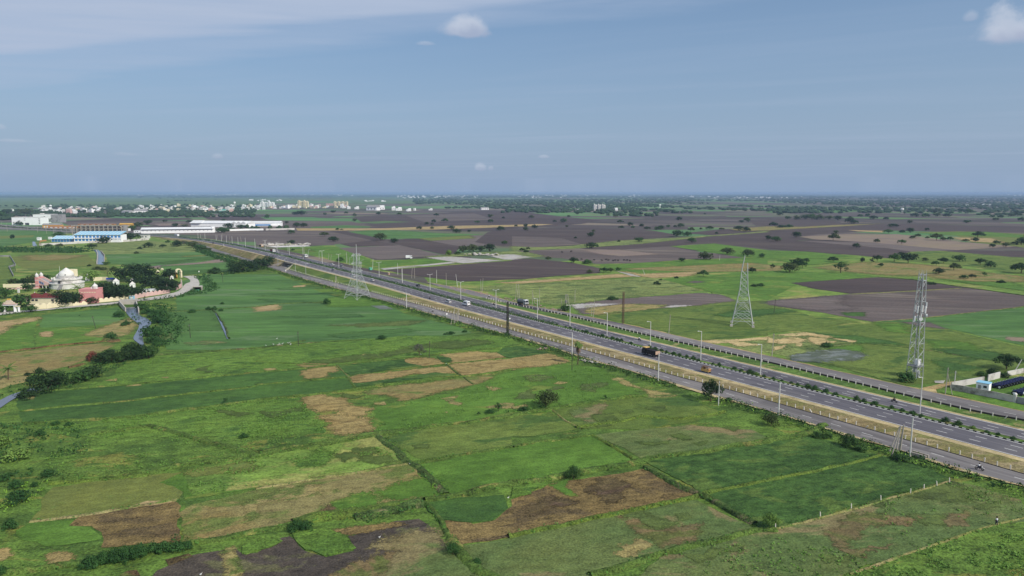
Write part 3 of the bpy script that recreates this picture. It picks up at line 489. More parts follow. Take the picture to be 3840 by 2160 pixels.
# ---- bunds
for mt,s,w,h in [('bund_green',"e 230,1005 1200,930 2576,800; f 700,740 1500,660 1850,610 2576,540; g 150,510",1.2,.4),('bund_green',"e 210,1185 1100,1105 2576,940; f 0,927 900,845",1.2,.4),('bund_green',"e 250,1310 1300,1252 2576,1082; f 0,1077 700,1010 1100,960 1500,900 2200,830 2576,770",1.6,.5),
 ('bund_green',"i 900,40 1500,-60; f 0,1640 700,1520 1180,1440 1900,1330 2576,1240; g 0,1232 500,1150 950,1080 1350,1030",2.,.6),('bund_dark',"j 1230,30 1400,170 1500,270 1600,340 1760,480 1900,630",2.2,.5),('bund_straw',"j 0,572 600,480 1100,400 1550,322",.9,.3),('bund_green',"j 1550,322 2200,212 2576,150; k 0,150 800,32",1.4,.4),
 ('bund_yellow',"k 800,40 950,110 1240,292",1.2,.5),('bund_green',"j 1700,700 1950,650 2576,530; k 0,520 400,470 700,410 1000,370 1330,285 2000,195 2576,95; l 0,85 420,15 600,-60",2.6,.8),('bund_dark',"k 1330,365 1600,510 1870,640 2150,770 2450,930",1.8,.8),('bund_yellow',"k 1880,630 2576,492; l 0,482 500,390 900,300 1130,242",1.3,.5),
 ('bund_yellow',"k -40,1055 400,960 850,870 1500,740 1870,655",1.5,.6),('bund_green',"k 800,1460 1500,1235 2100,1080 2450,1000; l 70,980",1.8,.6),('bund_straw',"l 70,980 520,870 840,790 1140,700 1430,620 1700,540 1850,500",.7,.3),('bund_straw',"l 820,1435 1200,1310 1650,1140 2220,960 2620,860",.65,.25),('bund_green',"j 1690,715 1850,900 1960,1085",1.3,.5),('bund_green',"j 1960,1085 2100,1250 2250,1400 2400,1500",2.4,.7),
 ('bund_yellow',"j 420,940 600,880 1000,820 1450,750",4.5,.7),('bund_dark',"j 1000,880 1450,790 1680,720",4.,.7),('bund_green',"i 1900,1130 2200,1090 2576,1010; j 320,950",1.8,.6),('bund_straw',"i 300,910 800,850 1200,785 1780,690",.9,.35),('bund_green',"i 450,480 1000,430 1500,400 1850,345 2300,280 2576,210; j 200,190 800,90 1230,20 1500,-20",2.6,.7),('bund_yellow',"i 500,520 1000,490 1500,440",1.8,.5),
 ('bund_green',"f 0,690 700,730",.9,.3),('bund_green',"f 920,840 1000,960",.9,.3),('bund_dark',"f 1910,715 2060,830 2190,920",.8,.3),('bund_green',"f 1690,740 1960,710 2520,655",.7,.3),('bund_straw',"g 410,1180 550,1290 700,1370",.9,.3),('bund_yellow',"g 640,1350 1100,1290 1300,1240 1700,1270 2150,1195",1.6,.5),('bund_dark',"h 1050,292 1450,266; d 1500,1335 2576,1212",.8,.3),('bund_straw',"d 1060,1362 1500,1330 2576,1210",.8,.25),('bund_dark',"e 1560,625 2000,600 2300,570 2576,560; f 500,480",1.2,.5),('bund_green',"i 0,1430 400,1380 830,1330",2.,.7),('bund_straw',"f 940,850 820,730",.6,.25),
 ('bund_dark',"e 1700,190 1900,180 2200,160 2576,140; f 200,110 680,90",.9,.4),('bund_dark',"f 0,555 550,500 1100,470",.8,.35),('bund_dark',"h 300,545 900,500 1500,560 2300,690",.7,.25),('bund_dark',"d 1100,910 1450,938 1900,1005 2576,1098",1.2,.5)]: bund(mt,s,w,h)
# ---------------------------------------------------------------- highway
RD=Vector((.5714627,-.82062804,0)); RN=Vector((.82062804,.5714627,0)); RC=Vector((74.324,240.4475,0)); RZ=.32
def zprof_px(pts_): return [P(x,y,z) for x,y,z in pts_]
axis=[RC+RD*t for t in (230,120,0,-100,-190)]
axis+=zprof_px([(1440,1057,1.2),(1208,1001,3.6),(1026,953,4.6),(960,939,4.4),(877,921,3),(765,901,1.2),(640,888.5,.4),(522,878.5,0),(400,871,0),(238,864,0),(104,858,0),(-60,849,0),(-400,832,0)])
def smooth(po,it=3):
    for _ in range(it):
        out=[po[0]]
        for a,b in zip(po,po[1:]): out+=[a.lerp(b,.25),a.lerp(b,.75)]
        out.append(po[-1]); po=out
    return po
axis=smooth(axis,3); axis=resample(axis,4.)
# stations: arc length measured from the reference point, negative going away
best=min(range(len(axis)),key=lambda i:(axis[i].xy-RC.xy).length); ST=[0]*len(axis)
for i in range(best+1,len(axis)): ST[i]=ST[i-1]-(axis[i].xy-axis[i-1].xy).length
for i in range(best-1,-1,-1): ST[i]=ST[i+1]+(axis[i].xy-axis[i+1].xy).length
off0=(RC.xy-axis[best].xy).dot(RD.xy); ST=[s-off0 for s in ST]
def at(s):
    """axis point, tangent (towards the near end), far-side normal at station s"""
    lo,hi=0,len(ST)-1
    while hi-lo>1:
        k=(lo+hi)//2
        if ST[k]>s: lo=k
        else: hi=k
    t=(ST[lo]-s)/max(1e-6,ST[lo]-ST[hi]); t=min(1,max(0,t)); p=axis[lo].lerp(axis[hi],t); a=axis[max(lo-1,0)]; b=axis[min(hi+1,len(axis)-1)]
    d=Vector((a.x-b.x,a.y-b.y,0)).normalized(); return p,d,Vector((-d.y,d.x,0))
def lerpt(tab,s):
    for (a,u),(b,v) in zip(tab,tab[1:]):
        if a>=s>=b: return u+(v-u)*(a-s)/(a-b)
    return tab[0][1] if s>tab[0][0] else tab[-1][1]
SMIN,SMAX=ST[-1]+10,ST[0]-10
def pt(s,o,dz=0.):
    p,d,n=at(s); q=p+n*o; q.z=p.z+RZ+dz; return q
def sts(s0,s1,step=4.):
    n=max(1,int(abs(s1-s0)/step)); return [s0+(s1-s0)*i/n for i in range(n+1)]
FAR=[(300,11.2),(-100,11.6),(-150,12.6),(-230,14),(-330,14.6),(-420,13),(-520,12),(-2500,12)]
def strip(name,mat,ss,fa,fb,dza=0.,dzb=0.,kind='structure',parent=None):
    m=MB(); vs=[]
    for s in ss: vs+=[pt(s,fa(s),dza),pt(s,fb(s),dzb)]
    m.add(vs,[(2*i,2*i+1,2*i+3,2*i+2) for i in range(len(ss)-1)]); o=m.build(name,MATS[mat],parent)
    if o.data.polygons[0].normal.z<0:o.data.flip_normals()
    if kind:o['kind']=kind
    return o
K=lambda v:(lambda s:v)
full=sts(SMAX,SMIN,4.)
strip('highway','asphalt',full,K(-11.1),K(-.1)); strip('highway','asphalt',full,K(2.9),lambda s:lerpt(FAR,s)+.3)
strip('median','verge_green',full,K(-.1),K(2.9),.12,.12)
strip('road_shoulder','shoulder',full,K(-13.2),K(-11.1),-.05,0); strip('road_shoulder','shoulder',sts(SMAX,-170),lambda s:lerpt(FAR,s)+.3,lambda s:lerpt(FAR,s)+1.9,0,-.05)
# service roads from survey lines on the ground
svcN=["r1 3600,1750 2400,1440 1932,1310 1100,1090 180,800; r2 1280,1050 370,790; r3 1932,1130 1100,900 460,680; r4 1350,1000 800,840 0,620; r5 1400,960 760,770 370,640 200,590; r6 2000,870 1600,750 1180,640 1000,560 780,480","r1 3600,1600 2400,1265 1932,1140 1000,865 400,690; r2 600,710 0,570; r3 1932,1020 1250,830 0,490; r4 1550,940 800,745 0,530; r5 1700,945 1000,770 520,620 300,555; r6 2150,865 1700,730 1400,640 1130,545 900,470"]
svcF=["r7 3600,1745 2318,1449; r1 1290,225; r2 1932,480 1000,265 0,40; r3 1890,530 1000,300 300,150; r4 2100,640 1700,545 1500,500 1310,455 1150,420","r7 3600,1580 2318,1290 750,960 0,790; r2 1932,375 1100,190 400,40; r3 1932,440 1300,310 630,180 0,60; r4 1800,490 1400,400 1000,330 760,285"]
def ribbon2(name,mat,A,B,z,n=160,kind='structure'):
    a=smooth(pts(A),2); b=smooth(pts(B),2)
    def even(po,n):
        L=[0]
        for p,q in zip(po,po[1:]): L.append(L[-1]+(q-p).length)
        out=[];j=0
        for i in range(n+1):
            t=L[-1]*i/n
            while j<len(L)-2 and L[j+1]<t: j+=1
            out.append(po[j].lerp(po[j+1],(t-L[j])/max(1e-6,L[j+1]-L[j])))
        return out
    a=even(a,n);b=even(b,n); m=MB(); vs=[]
    for p,q in zip(a,b): vs+=[(p.x,p.y,z),(q.x,q.y,z)]
    m.add(vs,[(2*i,2*i+1,2*i+3,2*i+2) for i in range(n)]); o=m.build(name,MATS[mat])
    if o.data.polygons[0].normal.z<0:o.data.flip_normals()
    o['kind']=kind; return a,b
sn_out,sn_in=ribbon2('service_road','asphalt_old',svcN[0],svcN[1],RZ-.02); sf_in,sf_out=ribbon2('service_road','asphalt_old',svcF[0],svcF[1],RZ-.02)
def edge_strip(name,mat,po,w,side,z,rag=.5,seed=0):
    m=MB(); vs=[]; N=len(po)
    po=resample(po,1.6); N=len(po)
    for i,p in enumerate(po):
        t=(po[min(i+1,N-1)]-po[max(i-1,0)]); t.z=0; t.normalize(); q=Vector((-t.y,t.x,0))*side
        k=w*(1+rag*1.6*mnoise.noise(Vector((p.x*.09,p.y*.09,seed)))+rag*mnoise.noise(Vector((p.x*.5,p.y*.5,seed+4))))
        a=p-q*.3; b=p+q*k; vs+=[(a.x,a.y,z),(b.x,b.y,z)]
    m.add(vs,[(2*i,2*i+1,2*i+3,2*i+2) for i in range(N-1)]); o=structure(name,m,mat)
    if o.data.polygons[0].normal.z<0:o.data.flip_normals()
edge_strip('road_shoulder','shoulder',sn_out,1.1,1,RZ-.035,.8,3.); edge_strip('road_shoulder','dirt',sf_out,.9,-1,RZ-.035,.8,8.)
edge_strip('road_shoulder','shoulder',sn_in,.35,-1,RZ-.035,.9,5.)
# verges: from each shoulder down to the service road
def nearest_cross(po,p,d):
    bst=None
    for a,b in zip(po,po[1:]):
        u=(a-p).xy.dot(d.xy); v=(b-p).xy.dot(d.xy)
        if u*v<=0 and abs(u-v)>1e-6:
            q=a.lerp(b,u/(u-v)); k=(q-p).xy.length
            if bst is None or k<bst[0]: bst=(k,q)
    return bst[1] if bst else None
def verge(name,mat,ss,o0,po,fall,dz0=-.05):
    m=MB(); vs=[]; n=0
    for s in ss:
        p,d,nn=at(s); q=nearest_cross(po,p,d) if po else None
        a=pt(s,o0(s),dz0)
        if q is None: q=p+nn*fall
        q=Vector((q.x,q.y,RZ-.04 if po else RZ-.2)); 
        for k in (0,.25,.5,.75,1):
            x=a.lerp(q,k); h=(.5-abs(k-.5))*1.; x.z+=h*.35*mnoise.noise(Vector((x.x*.25,x.y*.25,2)))+(.12*h if a.z-q.z<.6 else h*.5); vs.append(tuple(x))
        n+=1
    m.add(vs,[(5*i+k,5*i+k+1,5*i+k+6,5*i+k+5) for i in range(n-1) for k in range(4)]); o=structure(name,m,mat,smooth=True)
    if o.data.polygons[0].normal.z<0:o.data.flip_normals()
verge('verge','verge',sts(SMAX,-215,3.),K(-13.2),sn_in,-21); verge('verge','olive_green',sts(-215,-415,3.),K(-12.6),sn_in,-24); verge('verge','verge',sts(-436,-900,5.),K(-12.6),sn_in,-24)
verge('verge','verge_green',sts(SMAX,-168,3.),lambda s:lerpt(FAR,s)+1.9,sf_in,20.5)
verge('verge','scrub_olive',sts(-168,-900,5.),lambda s:lerpt(FAR,s)+.3,None,24); 
# painted lines
def line(off,s0,s1,w=.16,dz=.006,step=6.): strip('road_marking','road_paint',sts(s0,s1,step),lambda s:off(s)-w,lambda s:off(s)+w,dz,dz)
line(K(-10.6),SMAX,-900,.14); line(K(-.45),SMAX,-900,.14); line(lambda s:lerpt(FAR,s)-.15,SMAX,-700,.14); line(K(3.4),SMAX,-300,.13)
def dashes(offs,s0,s1,w=.11):
    m=MB()
    for off in offs:
        s=s0
        while s>s1:
            a,b=pt(s,off-w,.007),pt(s,off+w,.007); c,d=pt(s-2.65,off+w,.007),pt(s-2.65,off-w,.007); m.add([a,b,c,d],[(0,1,2,3)]); s-=7.8
    o=structure('road_marking',m,'road_paint')
    if o.data.polygons[0].normal.z<0:o.data.flip_normals()
dashes([-3.55,-7.1],SMAX-2.2,-620); dashes([5.65,8.35],SMAX-4,-420)
def svc_dashes(a,b,i0,i1):
    mid=[p.lerp(q,.5) for p,q in zip(a,b)][i0:i1]; m=MB(); acc=0
    po=resample(mid,.65)
    for i in range(0,len(po)-5,12):
        p,q=po[i],po[i+4]; t=(q-p).normalized(); n=Vector((-t.y,t.x,0))*.1; z=Vector((0,0,RZ-.012))
        m.add([p-n+z,p+n+z,q+n+z,q-n+z],[(0,1,2,3)])
    o=structure('road_marking',m,'road_paint')
    if o.data.polygons[0].normal.z<0:o.data.flip_normals()
svc_dashes(sn_out,sn_in,0,100); svc_dashes(sf_in,sf_out,0,110)
# painted kerb of the median, near side: black and white blocks; far side plain
for mat,ph in (('kerb_white',0),('kerb_black',1)):
    m=MB(); s=SMAX-ph*.85
    while s>(-560):
        a=pt(s,-.12,.005);b=pt(s,.14,.005);c=pt(s-.85,.14,.005);d=pt(s-.85,-.12,.005); up=Vector((0,0,.28))
        m.add([a,b,c,d,a+up,b+up,c+up,d+up],[(4,5,6,7),(0,1,5,4),(1,2,6,5),(2,3,7,6),(3,0,4,7)]); s-=1.7
    structure('kerb',m,mat)
m=MB(); ss=sts(SMAX,-560,4.); vs=[]
for s in ss: vs+=[pt(s,2.72,0),pt(s,2.72,.26),pt(s,2.95,.26),pt(s,2.95,0)]
m.add(vs,[(4*i+k,4*i+k+1,4*i+k+5,4*i+k+4) for i in range(len(ss)-1) for k in range(3)]); structure('kerb',m,'concrete')
# dark low drain wall beside the far service road
def wall_along(po,h,th,mat,name,label,cat,zb=0.,group=None):
    m=MB(); vs=[]; N=len(po)
    for i,p in enumerate(po):
        t=(po[min(i+1,N-1)]-po[max(i-1,0)]); t.z=0; t.normalize(); q=Vector((-t.y,t.x,0))*th/2
        for a in (p-q,p+q): vs+=[(a.x,a.y,zb),(a.x,a.y,zb+h)]
    for i in range(N-1): m.add([vs[4*i+k] for k in range(4)]+[vs[4*i+4+k] for k in range(4)],[(0,1,5,4),(1,3,7,5),(3,2,6,7)]+([(0,2,3,1)] if i==0 else [])+([(4,5,7,6)] if i==N-2 else []))
    return tag(m.build(name,MATS[mat]),label,cat,group)
smat('drain_dark',(58,54,50),.95,var=.3,scale=.4)  # concrete colour darkened to add to the shade on the drain wall
wall_along(resample(sf_in[0:112],4.),.75,.3,'drain_dark','drain_wall','low dark drain wall along the verge edge of the far service road','wall',.0)
wall_along(resample(sn_in[0:118],4.),.42,.2,'drain_dark','drain_edge','thin dark concrete edging between the grass verge and the near service road','edging',.0)
# underpass: concrete box with splayed wing walls under the raised carriageway
up=thing('underpass','dark concrete underpass with splayed wing walls under the raised highway','underpass',at(-425)[0].xy.to_3d())
p0,d0,n0=at(-425); u0=Vector((p0.x,p0.y,0)); rel=lambda s,o,z:(lambda a:(a.x-u0.x,a.y-u0.y,z))(at(s)[0]+at(s)[2]*o)
zt=p0.z+.1
m=MB()
for s0_,s1_ in ((-415,-413.8),(-437.2,-436)):
    m.add([rel(s0_,-12.7,0),rel(s1_,-12.7,0),rel(s1_,14,0),rel(s0_,14,0),rel(s0_,-12.7,zt),rel(s1_,-12.7,zt),rel(s1_,14,zt),rel(s0_,14,zt)],[(0,1,5,4),(1,2,6,5),(2,3,7,6),(3,0,4,7)])
m.build('abutment',MATS['concrete'],up)
m=MB(); m.add([rel(-437,-12.9,zt-.9),rel(-414,-12.9,zt-.9),rel(-414,-12.3,zt-.9),rel(-437,-12.3,zt-.9),rel(-437,-12.9,zt+.5),rel(-414,-12.9,zt+.5),rel(-414,-12.3,zt+.5),rel(-437,-12.3,zt+.5)],[(3,2,1,0),(4,5,6,7),(0,1,5,4),(1,2,6,5),(2,3,7,6),(3,0,4,7)]); m.build('parapet',MATS['concrete'],up)
for sa,sb in ((-414,-404),(-437,-447)):
    m=MB(); q=rel(sa,-12.7,0); r=rel(sb,-23,0); a=Vector(q);b=Vector(r); t=(b-a).normalized(); w=Vector((-t.y,t.x,0))*.25; zu=Vector((0,0,zt)); zl=Vector((0,0,.6))
    m.add([a-w,a+w,b+w,b-w,a-w+zu,a+w+zu,b+w+zl,b-w+zl],[(4,5,6,7),(0,1,5,4),(1,2,6,5),(2,3,7,6),(3,0,4,7)]); m.build('wing_wall',MATS['concrete'],up)
m=MB(); m.add([rel(-436,-26,.40),rel(-415,-26,.40),rel(-415,14,.40),rel(-436,14,.40)],[(0,1,2,3)]); m.build('underpass_floor',MATS['asphalt_old'],up)
# side lanes, canal, tracks
def lane(name,mat,A,B,z,n=60): return ribbon2(name,mat,A,B,z,n)
tl=lane('village_lane','pale_concrete',"t -300,1340 0,1310 300,1268 720,1225 1100,1190 1600,1140 1900,1120 2300,1085; u 0,1045 500,1000 850,955 1100,890 1330,760 1460,700 1400,560 1360,505","t -300,1290 0,1260 300,1225 720,1205 1100,1165 1600,1110 1900,1085 2300,1045; u 0,1010 350,965 700,905 1000,840 1090,760 1150,670 1270,640 1230,570 1100,525",.33,80)
smat('mud_water',(86,92,104),.12,var=.1,scale=.1,spec=.5); smat('canal_bed',(52,50,44),.95)
ribbon2('canal_water','mud_water',"e 1255,150 1262,190 1310,250 1370,290 1405,330 1380,385 1345,440 1340,470 1400,510 1420,560","e 1372,140 1395,190 1410,235 1470,250 1535,300 1500,335 1445,375 1438,440 1442,500 1470,560",.27,60); ribbon2('canal_water','mud_water',"e 330,960 200,1000 100,1030 0,1085 -200,1170","e 400,1000 215,1030 110,1085 0,1165 -200,1280",.27,30)
# fresh dark asphalt on part of the far service road
ribbon2('road_patch','asphalt_new',"tp 1640,345 1800,372 2000,400 2250,452 2576,530 2800,590","tp 1660,372 1800,412 2000,460 2250,525 2576,592 2760,606",RZ-.008,40)
ribbon2('canal_water','mud_water',"a 970,785 980,740 975,690 960,655 930,635","a 1040,785 1048,720 1040,680 1010,655 985,635",.27,20); ribbon2('canal_water','mud_water',"a 330,600 325,555","a 375,600 350,555",.27,6)
ribbon2('ditch_water','mud_water',"e 2150,175 2200,270 2240,360 2285,465","e 2165,175 2220,270 2262,360 2298,465",.3,12)
for s,w,h in (("e 2140,165 2190,220 2260,330 2305,460",.6,.6),):
    bund('bund_dark',s,1.1,.7)
def cwall(s,h,th,name,label,mat='pale_concrete',cat='wall',group=None): return wall_along(resample(pts(s),6.),h,th,mat,name,label,cat,0,group)
cwall("e 1200,112 1265,185",2.2,.5,'canal_wall','pale concrete wing wall left of the canal below the lane bridge'); cwall("e 1372,112 1398,195",2.2,.5,'canal_wall','pale concrete wing wall right of the canal below the lane bridge')
cwall("a 975,780 985,690 970,650",1.6,.6,'canal_wall','pale retaining wall along the left bank of the upper canal reach'); cwall("a 1050,780 1052,700 1015,655",1.6,.5,'canal_wall','darker grey retaining wall along the right bank of the upper canal reach','concrete')  # right bank wall takes the darker of the two concretes
br=thing('canal_bridge','pale concrete culvert bridge carrying the lane over the canal','bridge',Q('e',1290,130)); b0=br.location
A,B=Q('e',1200,112),Q('e',1372,110); C_=Q('e',1210,80); D_=Q('e',1390,70)
def relp(p,z): return (p.x-b0.x,p.y-b0.y,z)
m=MB(); t=(B-A).normalized(); w=Vector((-t.y,t.x,0))*.4
m.add([relp(A-w,-.2),relp(B-w,-.2),relp(B+w,-.2),relp(A+w,-.2),relp(A-w,2.6),relp(B-w,2.6),relp(B+w,2.6),relp(A+w,2.6)],[(4,5,6,7),(0,1,5,4),(1,2,6,5),(2,3,7,6),(3,0,4,7)]); m.build('headwall',MATS['pale_concrete'],br)
m=MB(); m.add([relp(A+w,2.2),relp(B+w,2.2),relp(D_,1.0),relp(C_,1.0)],[(0,1,2,3)]); m.build('deck',MATS['pale_concrete'],br)
# roadside drain slab and rubble
HAZ=MB(); a_=52000; HAZ.box((0,26000-300,33.),(100000,54000,74)); mh=bpy.data.materials.new('haze'); mh.use_nodes=True; hn=mh.node_tree; hn.nodes.remove(hn.nodes['Principled BSDF']); pv=hn.nodes.new('ShaderNodeVolumePrincipled'); pv.inputs['Color'].default_value=(*HAZE_COL,1); pv.inputs['Density'].default_value=HAZE_D; pv.inputs['Anisotropy'].default_value=0.; hn.links.new(pv.outputs[0],hn.nodes['Material Output'].inputs['Volume'])
if HAZE_D>0: tag(HAZ.build('haze',mh),kind='stuff')

ribbon2('far_road','asphalt_old',"v -400,545 0,572 500,612 1070,640 1500,690 2000,716 2400,742","v -400,632 0,645 500,660 1070,690 1500,722 2000,742 2400,762",.34,60)
# ---------------------------------------------------------------- vegetation
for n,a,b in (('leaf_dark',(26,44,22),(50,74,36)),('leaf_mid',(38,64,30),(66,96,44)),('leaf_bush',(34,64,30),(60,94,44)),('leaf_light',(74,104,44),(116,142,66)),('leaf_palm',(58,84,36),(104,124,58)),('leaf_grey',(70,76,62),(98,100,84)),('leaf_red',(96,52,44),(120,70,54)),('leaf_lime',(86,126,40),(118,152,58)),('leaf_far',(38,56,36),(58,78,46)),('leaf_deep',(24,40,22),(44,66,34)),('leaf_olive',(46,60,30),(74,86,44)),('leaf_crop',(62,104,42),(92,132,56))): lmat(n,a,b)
smat('bark',(92,76,60),.95,var=.3,scale=2.); smat('bark_pale',(126,112,96),.95,var=.25,scale=2.); smat('dead_frond',(112,92,76),.95,var=.3,scale=3.)
def leaf_quad(m,p,nrm,s,rn):
    t=nrm.orthogonal().normalized(); t.rotate(Matrix.Rotation(rn.random()*6.28,3,nrm)); b=nrm.cross(t); l=s*(.6+.7*rn.random()); w=l*(.45+.4*rn.random())
    m.add([p-t*l*.5,p+b*w*.5,p+t*l*.5,p-b*w*.5],[(0,1,2,3)])
def clump(m,c,r,n,s,rn,out=.75,low=-1.):
    c=Vector(c)
    for _ in range(n):
        while True:
            u=Vector((rn.uniform(-1,1),rn.uniform(-1,1),rn.uniform(-1,1)))
            if .05<u.length<1: break
        u.normalize(); f=.5+.5*rn.random()**.5; p=c+Vector((u.x*r[0]*f,u.y*r[1]*f,max(low*r[2],u.z*r[2]*f)))
        k=Vector((rn.gauss(0,1),rn.gauss(0,1),rn.gauss(0,1))).normalized(); nn=(u*out+k*(1-out)+Vector((0,0,.15))).normalized(); leaf_quad(m,p,nn,s,rn)
TM={}
def tree_mesh(kind,seed,lod):
    """unit tree, one metre tall: returns (trunk mesh, crown mesh)"""
    key=(kind,seed,lod)
    if key in TM: return TM[key]
    rn=random.Random(hash((kind,seed))%9999 if False else sum(map(ord,kind))*31+seed*7); tr=MB(); cr=MB(); N=dict(near=1500,mid=520,far=230)[lod]; sz=dict(near=.095,mid=.16,far=.25)[lod]
    P_=dict(round=(.12,.28,.52,14,.34,.30),umbrella=(.28,.46,.62,14,.30,.20),oval=(.14,.22,.36,11,.26,.32),bush=(.02,.2,.66,12,.36,.32),loose=(.26,.36,.46,10,.22,.16),wide=(.14,.34,.84,22,.32,.30))
    b0,b1,rad,nc,cr_r,cr_h=P_[kind]; cl=[]
    for i in range(nc):
        a=i*2.4+rn.uniform(-.4,.4); q=math.sqrt((i+.5)/nc)*rad*(1+rn.uniform(-.22,.12)); k=q/rad; top=1-cr_h*.9
        z=(b1+(top-b1)*rn.random()**.6)*(1-.28*k*k) if kind!='bush' else max(.2,(.9-cr_h)*(1-.5*k*k)*rn.uniform(.6,1.05))
        rr=cr_r*rn.uniform(.7,1.15); cl.append((Vector((q*math.cos(a),q*math.sin(a),z)),rr,cr_h*rn.uniform(.75,1.1)))
    cl.append((Vector((rn.uniform(-.06,.06),rn.uniform(-.06,.06),1-cr_h*.95)),cr_r*.9,cr_h*.9))
    if kind=='loose': N=int(N*.55)
    N=int(N*max(1,((rad+cr_r)/.86)**2)); tot=sum(r*r for _,r,_h in cl)
    for c,r,h in cl: clump(cr,c,(r,r,h),max(6,int(N*r*r/tot)),sz*(.9 if kind!='loose' else .8),rn)
    w=.035 if kind!='bush' else .02; fork=Vector((rn.uniform(-.03,.03),rn.uniform(-.03,.03),b0*.9+.04)); n=6 if lod!='far' else 4
    tr.tube((0,0,-.03),fork,w,w*.72,n)
    for c,r,h in cl[::(2 if lod!='far' else 4)]: tr.tube(fork,fork.lerp(c,.55)+Vector((0,0,.04)),w*.5,w*.3,n,False); tr.tube(fork.lerp(c,.55)+Vector((0,0,.04)),c,w*.3,w*.1,n,False)
    a=tr.build('trunk',MATS['bark']); b=cr.build('crown',MATS['leaf_dark']); TM[key]=(a.data,b.data)
    bpy.data.objects.remove(a); bpy.data.objects.remove(b); return TM[key]
KIND=dict(r='round',u='umbrella',o='oval',b='bush',l='loose',w='wide'); TCOUNT=[0]; TMAT={}
def matmesh(me,mat):
    k=(me.name,mat)
    if k not in TMAT:
        c=me.copy(); c.materials.clear(); c.materials.append(MATS[mat]); TMAT[k]=c
    return TMAT[k]
def tree(kind,p,h,label,group=None,wide=1.,leaf='leaf_dark',name='tree',cat='tree',lod=None,z=0.):
    TCOUNT[0]+=1; D=Vector((p.x,p.y)).length
    if leaf=='leaf_dark': leaf=random.choice(('leaf_dark','leaf_dark','leaf_mid','leaf_olive'))
    if lod is None: lod='near' if h/D>.018 else ('mid' if h/D>.006 else 'far')
    seed=TCOUNT[0]%3; t,c=tree_mesh(KIND[kind],seed,lod); o=thing(name,label,cat,(p.x,p.y,z),random.random()*6.28,group); o.scale=(h*wide,h*wide,h)
    tw='trunk' if kind!='b' else 'stem'
    for nm,me in ((tw,t),('crown' if kind!='b' else 'foliage',matmesh(c,leaf))):
        q=bpy.data.objects.new(nm,me); COL.objects.link(q); q.parent=o
    return o
ORD=['first','second','third','fourth','fifth','sixth','seventh','eighth','ninth','tenth','eleventh','twelfth','thirteenth','fourteenth','fifteenth','sixteenth','seventeenth','eighteenth','nineteenth','twentieth']
def ordn(i): return ORD[i] if i<20 else 'twenty-'+ORD[i-20]
WORD=dict(r='round dark tree',u='flat-crowned tree',o='tall narrow tree',b='low green bush',l='thin loose tree',w='broad dark tree')
BW={'tree':'tree','bush':'bush'}
def batch(desc,s,group,name='tree',leaf='leaf_dark',rel='among the',things_='trees'):
    """s: 'tile  k x,y,hpx[,wide]  ...'"""
    L=[]
    for seg in s.split(';'):
        w=seg.split(); tl_=w[0]
        for i in range(1,len(w),2):
            k=w[i]; q=[float(v) for v in w[i+1].split(',')]; nx,ny=nat(tl_,q[0],q[1]); top=ny-q[2]/TILE[tl_][2]; p=P(nx,ny); L.append((nx,ny,k,p,max(.5,hgt(p,top)),(q[3] if len(q)>3 else 1.)*(WM.get(group,1.12) if k in 'rRw' else 1.)))
    L.sort(key=lambda q:q[0])
    for i,(nx,ny,k,p,h,wd) in enumerate(L):
        lf=leaf
        if k[0].isupper(): lf='leaf_mid'
        k=k.lower(); pos=('%s from the left'%ordn(i)) if i<=len(L)//2 else (('%s from the right'%ordn(len(L)-1-i)) if i<len(L)-1 else 'rightmost')
        if i==0: pos='leftmost'
        if len(L)==1: lab='%s %s'%(WORD[k],desc)
        else: lab='%s %s, %s'%(WORD[k],desc,pos)
        tree(k,p,h,lab,group,wd,lf,'bush' if k=='b' else name,'bush' if k=='b' else 'tree')
GT='trees in the temple compound'; WM={GT:1.32,'big trees at the lane junction':1.2}
G1='trees in the ploughed fields'
batch('on dark soil between sheds and highway',"b r 410,412,60 r 480,408,50,1.1 r 355,475,45,1.15 r 355,578,48,1.2 u 690,500,48,1.5 r 780,556,66,1.1 r 308,370,28; a r 2225,458,60",G1)
batch('around the green strip in the ploughed fields',"b r 1252,540,88 r 1392,566,52,1.2 r 1645,428,35,1.2 r 1772,428,30 r 1965,432,45,1.3 r 2020,465,50,1.2 r 2145,458,28 r 2458,443,52,1.2 b 820,435,25 b 860,435,15,1.5",G1)
batch('on brown fields beyond the green strip',"b r 992,297,35 r 992,350,35 u 1232,288,35 u 1440,287,30,1.3 u 1815,303,38 r 1715,383,32,1.1 r 1790,358,35 r 1775,385,25 u 1902,360,45,1.1 u 2225,368,28,1.6 r 2355,312,40,1.1 r 2360,362,40,1.1 r 2490,320,24",G1)
batch('in the dense clump behind the pale gravel patch',"b r 2085,660,75 r 2165,655,88 r 2255,655,70 r 2350,650,85,1.05 b 2030,682,42 r 2500,578,42","trees behind the gravel patch")
batch('beside the pale gravel patch, paler than its neighbours',"b o 1940,695,65,1.2",None,leaf='leaf_light')
batch('on the dark fields left of the grass track',"c r 40,405,26 r 135,405,38 r 140,443,42 r 227,420,45 u 428,363,30 r 520,363,50 r 570,308,26 r 195,320,38 r 552,405,22,1.2",G1)
batch('along the grass track crossing the dark fields',"c r 790,502,52,1.1 l 820,472,45 r 1280,557,55,1.3 r 800,624,72,1.3 r 1665,502,72,1.2 r 1762,497,52,1.2 r 1810,565,62 b 1075,556,24 b 640,520,22 b 160,628,26,1.3 b 100,640,28,1.4 u 140,675,45","trees along the grass track")
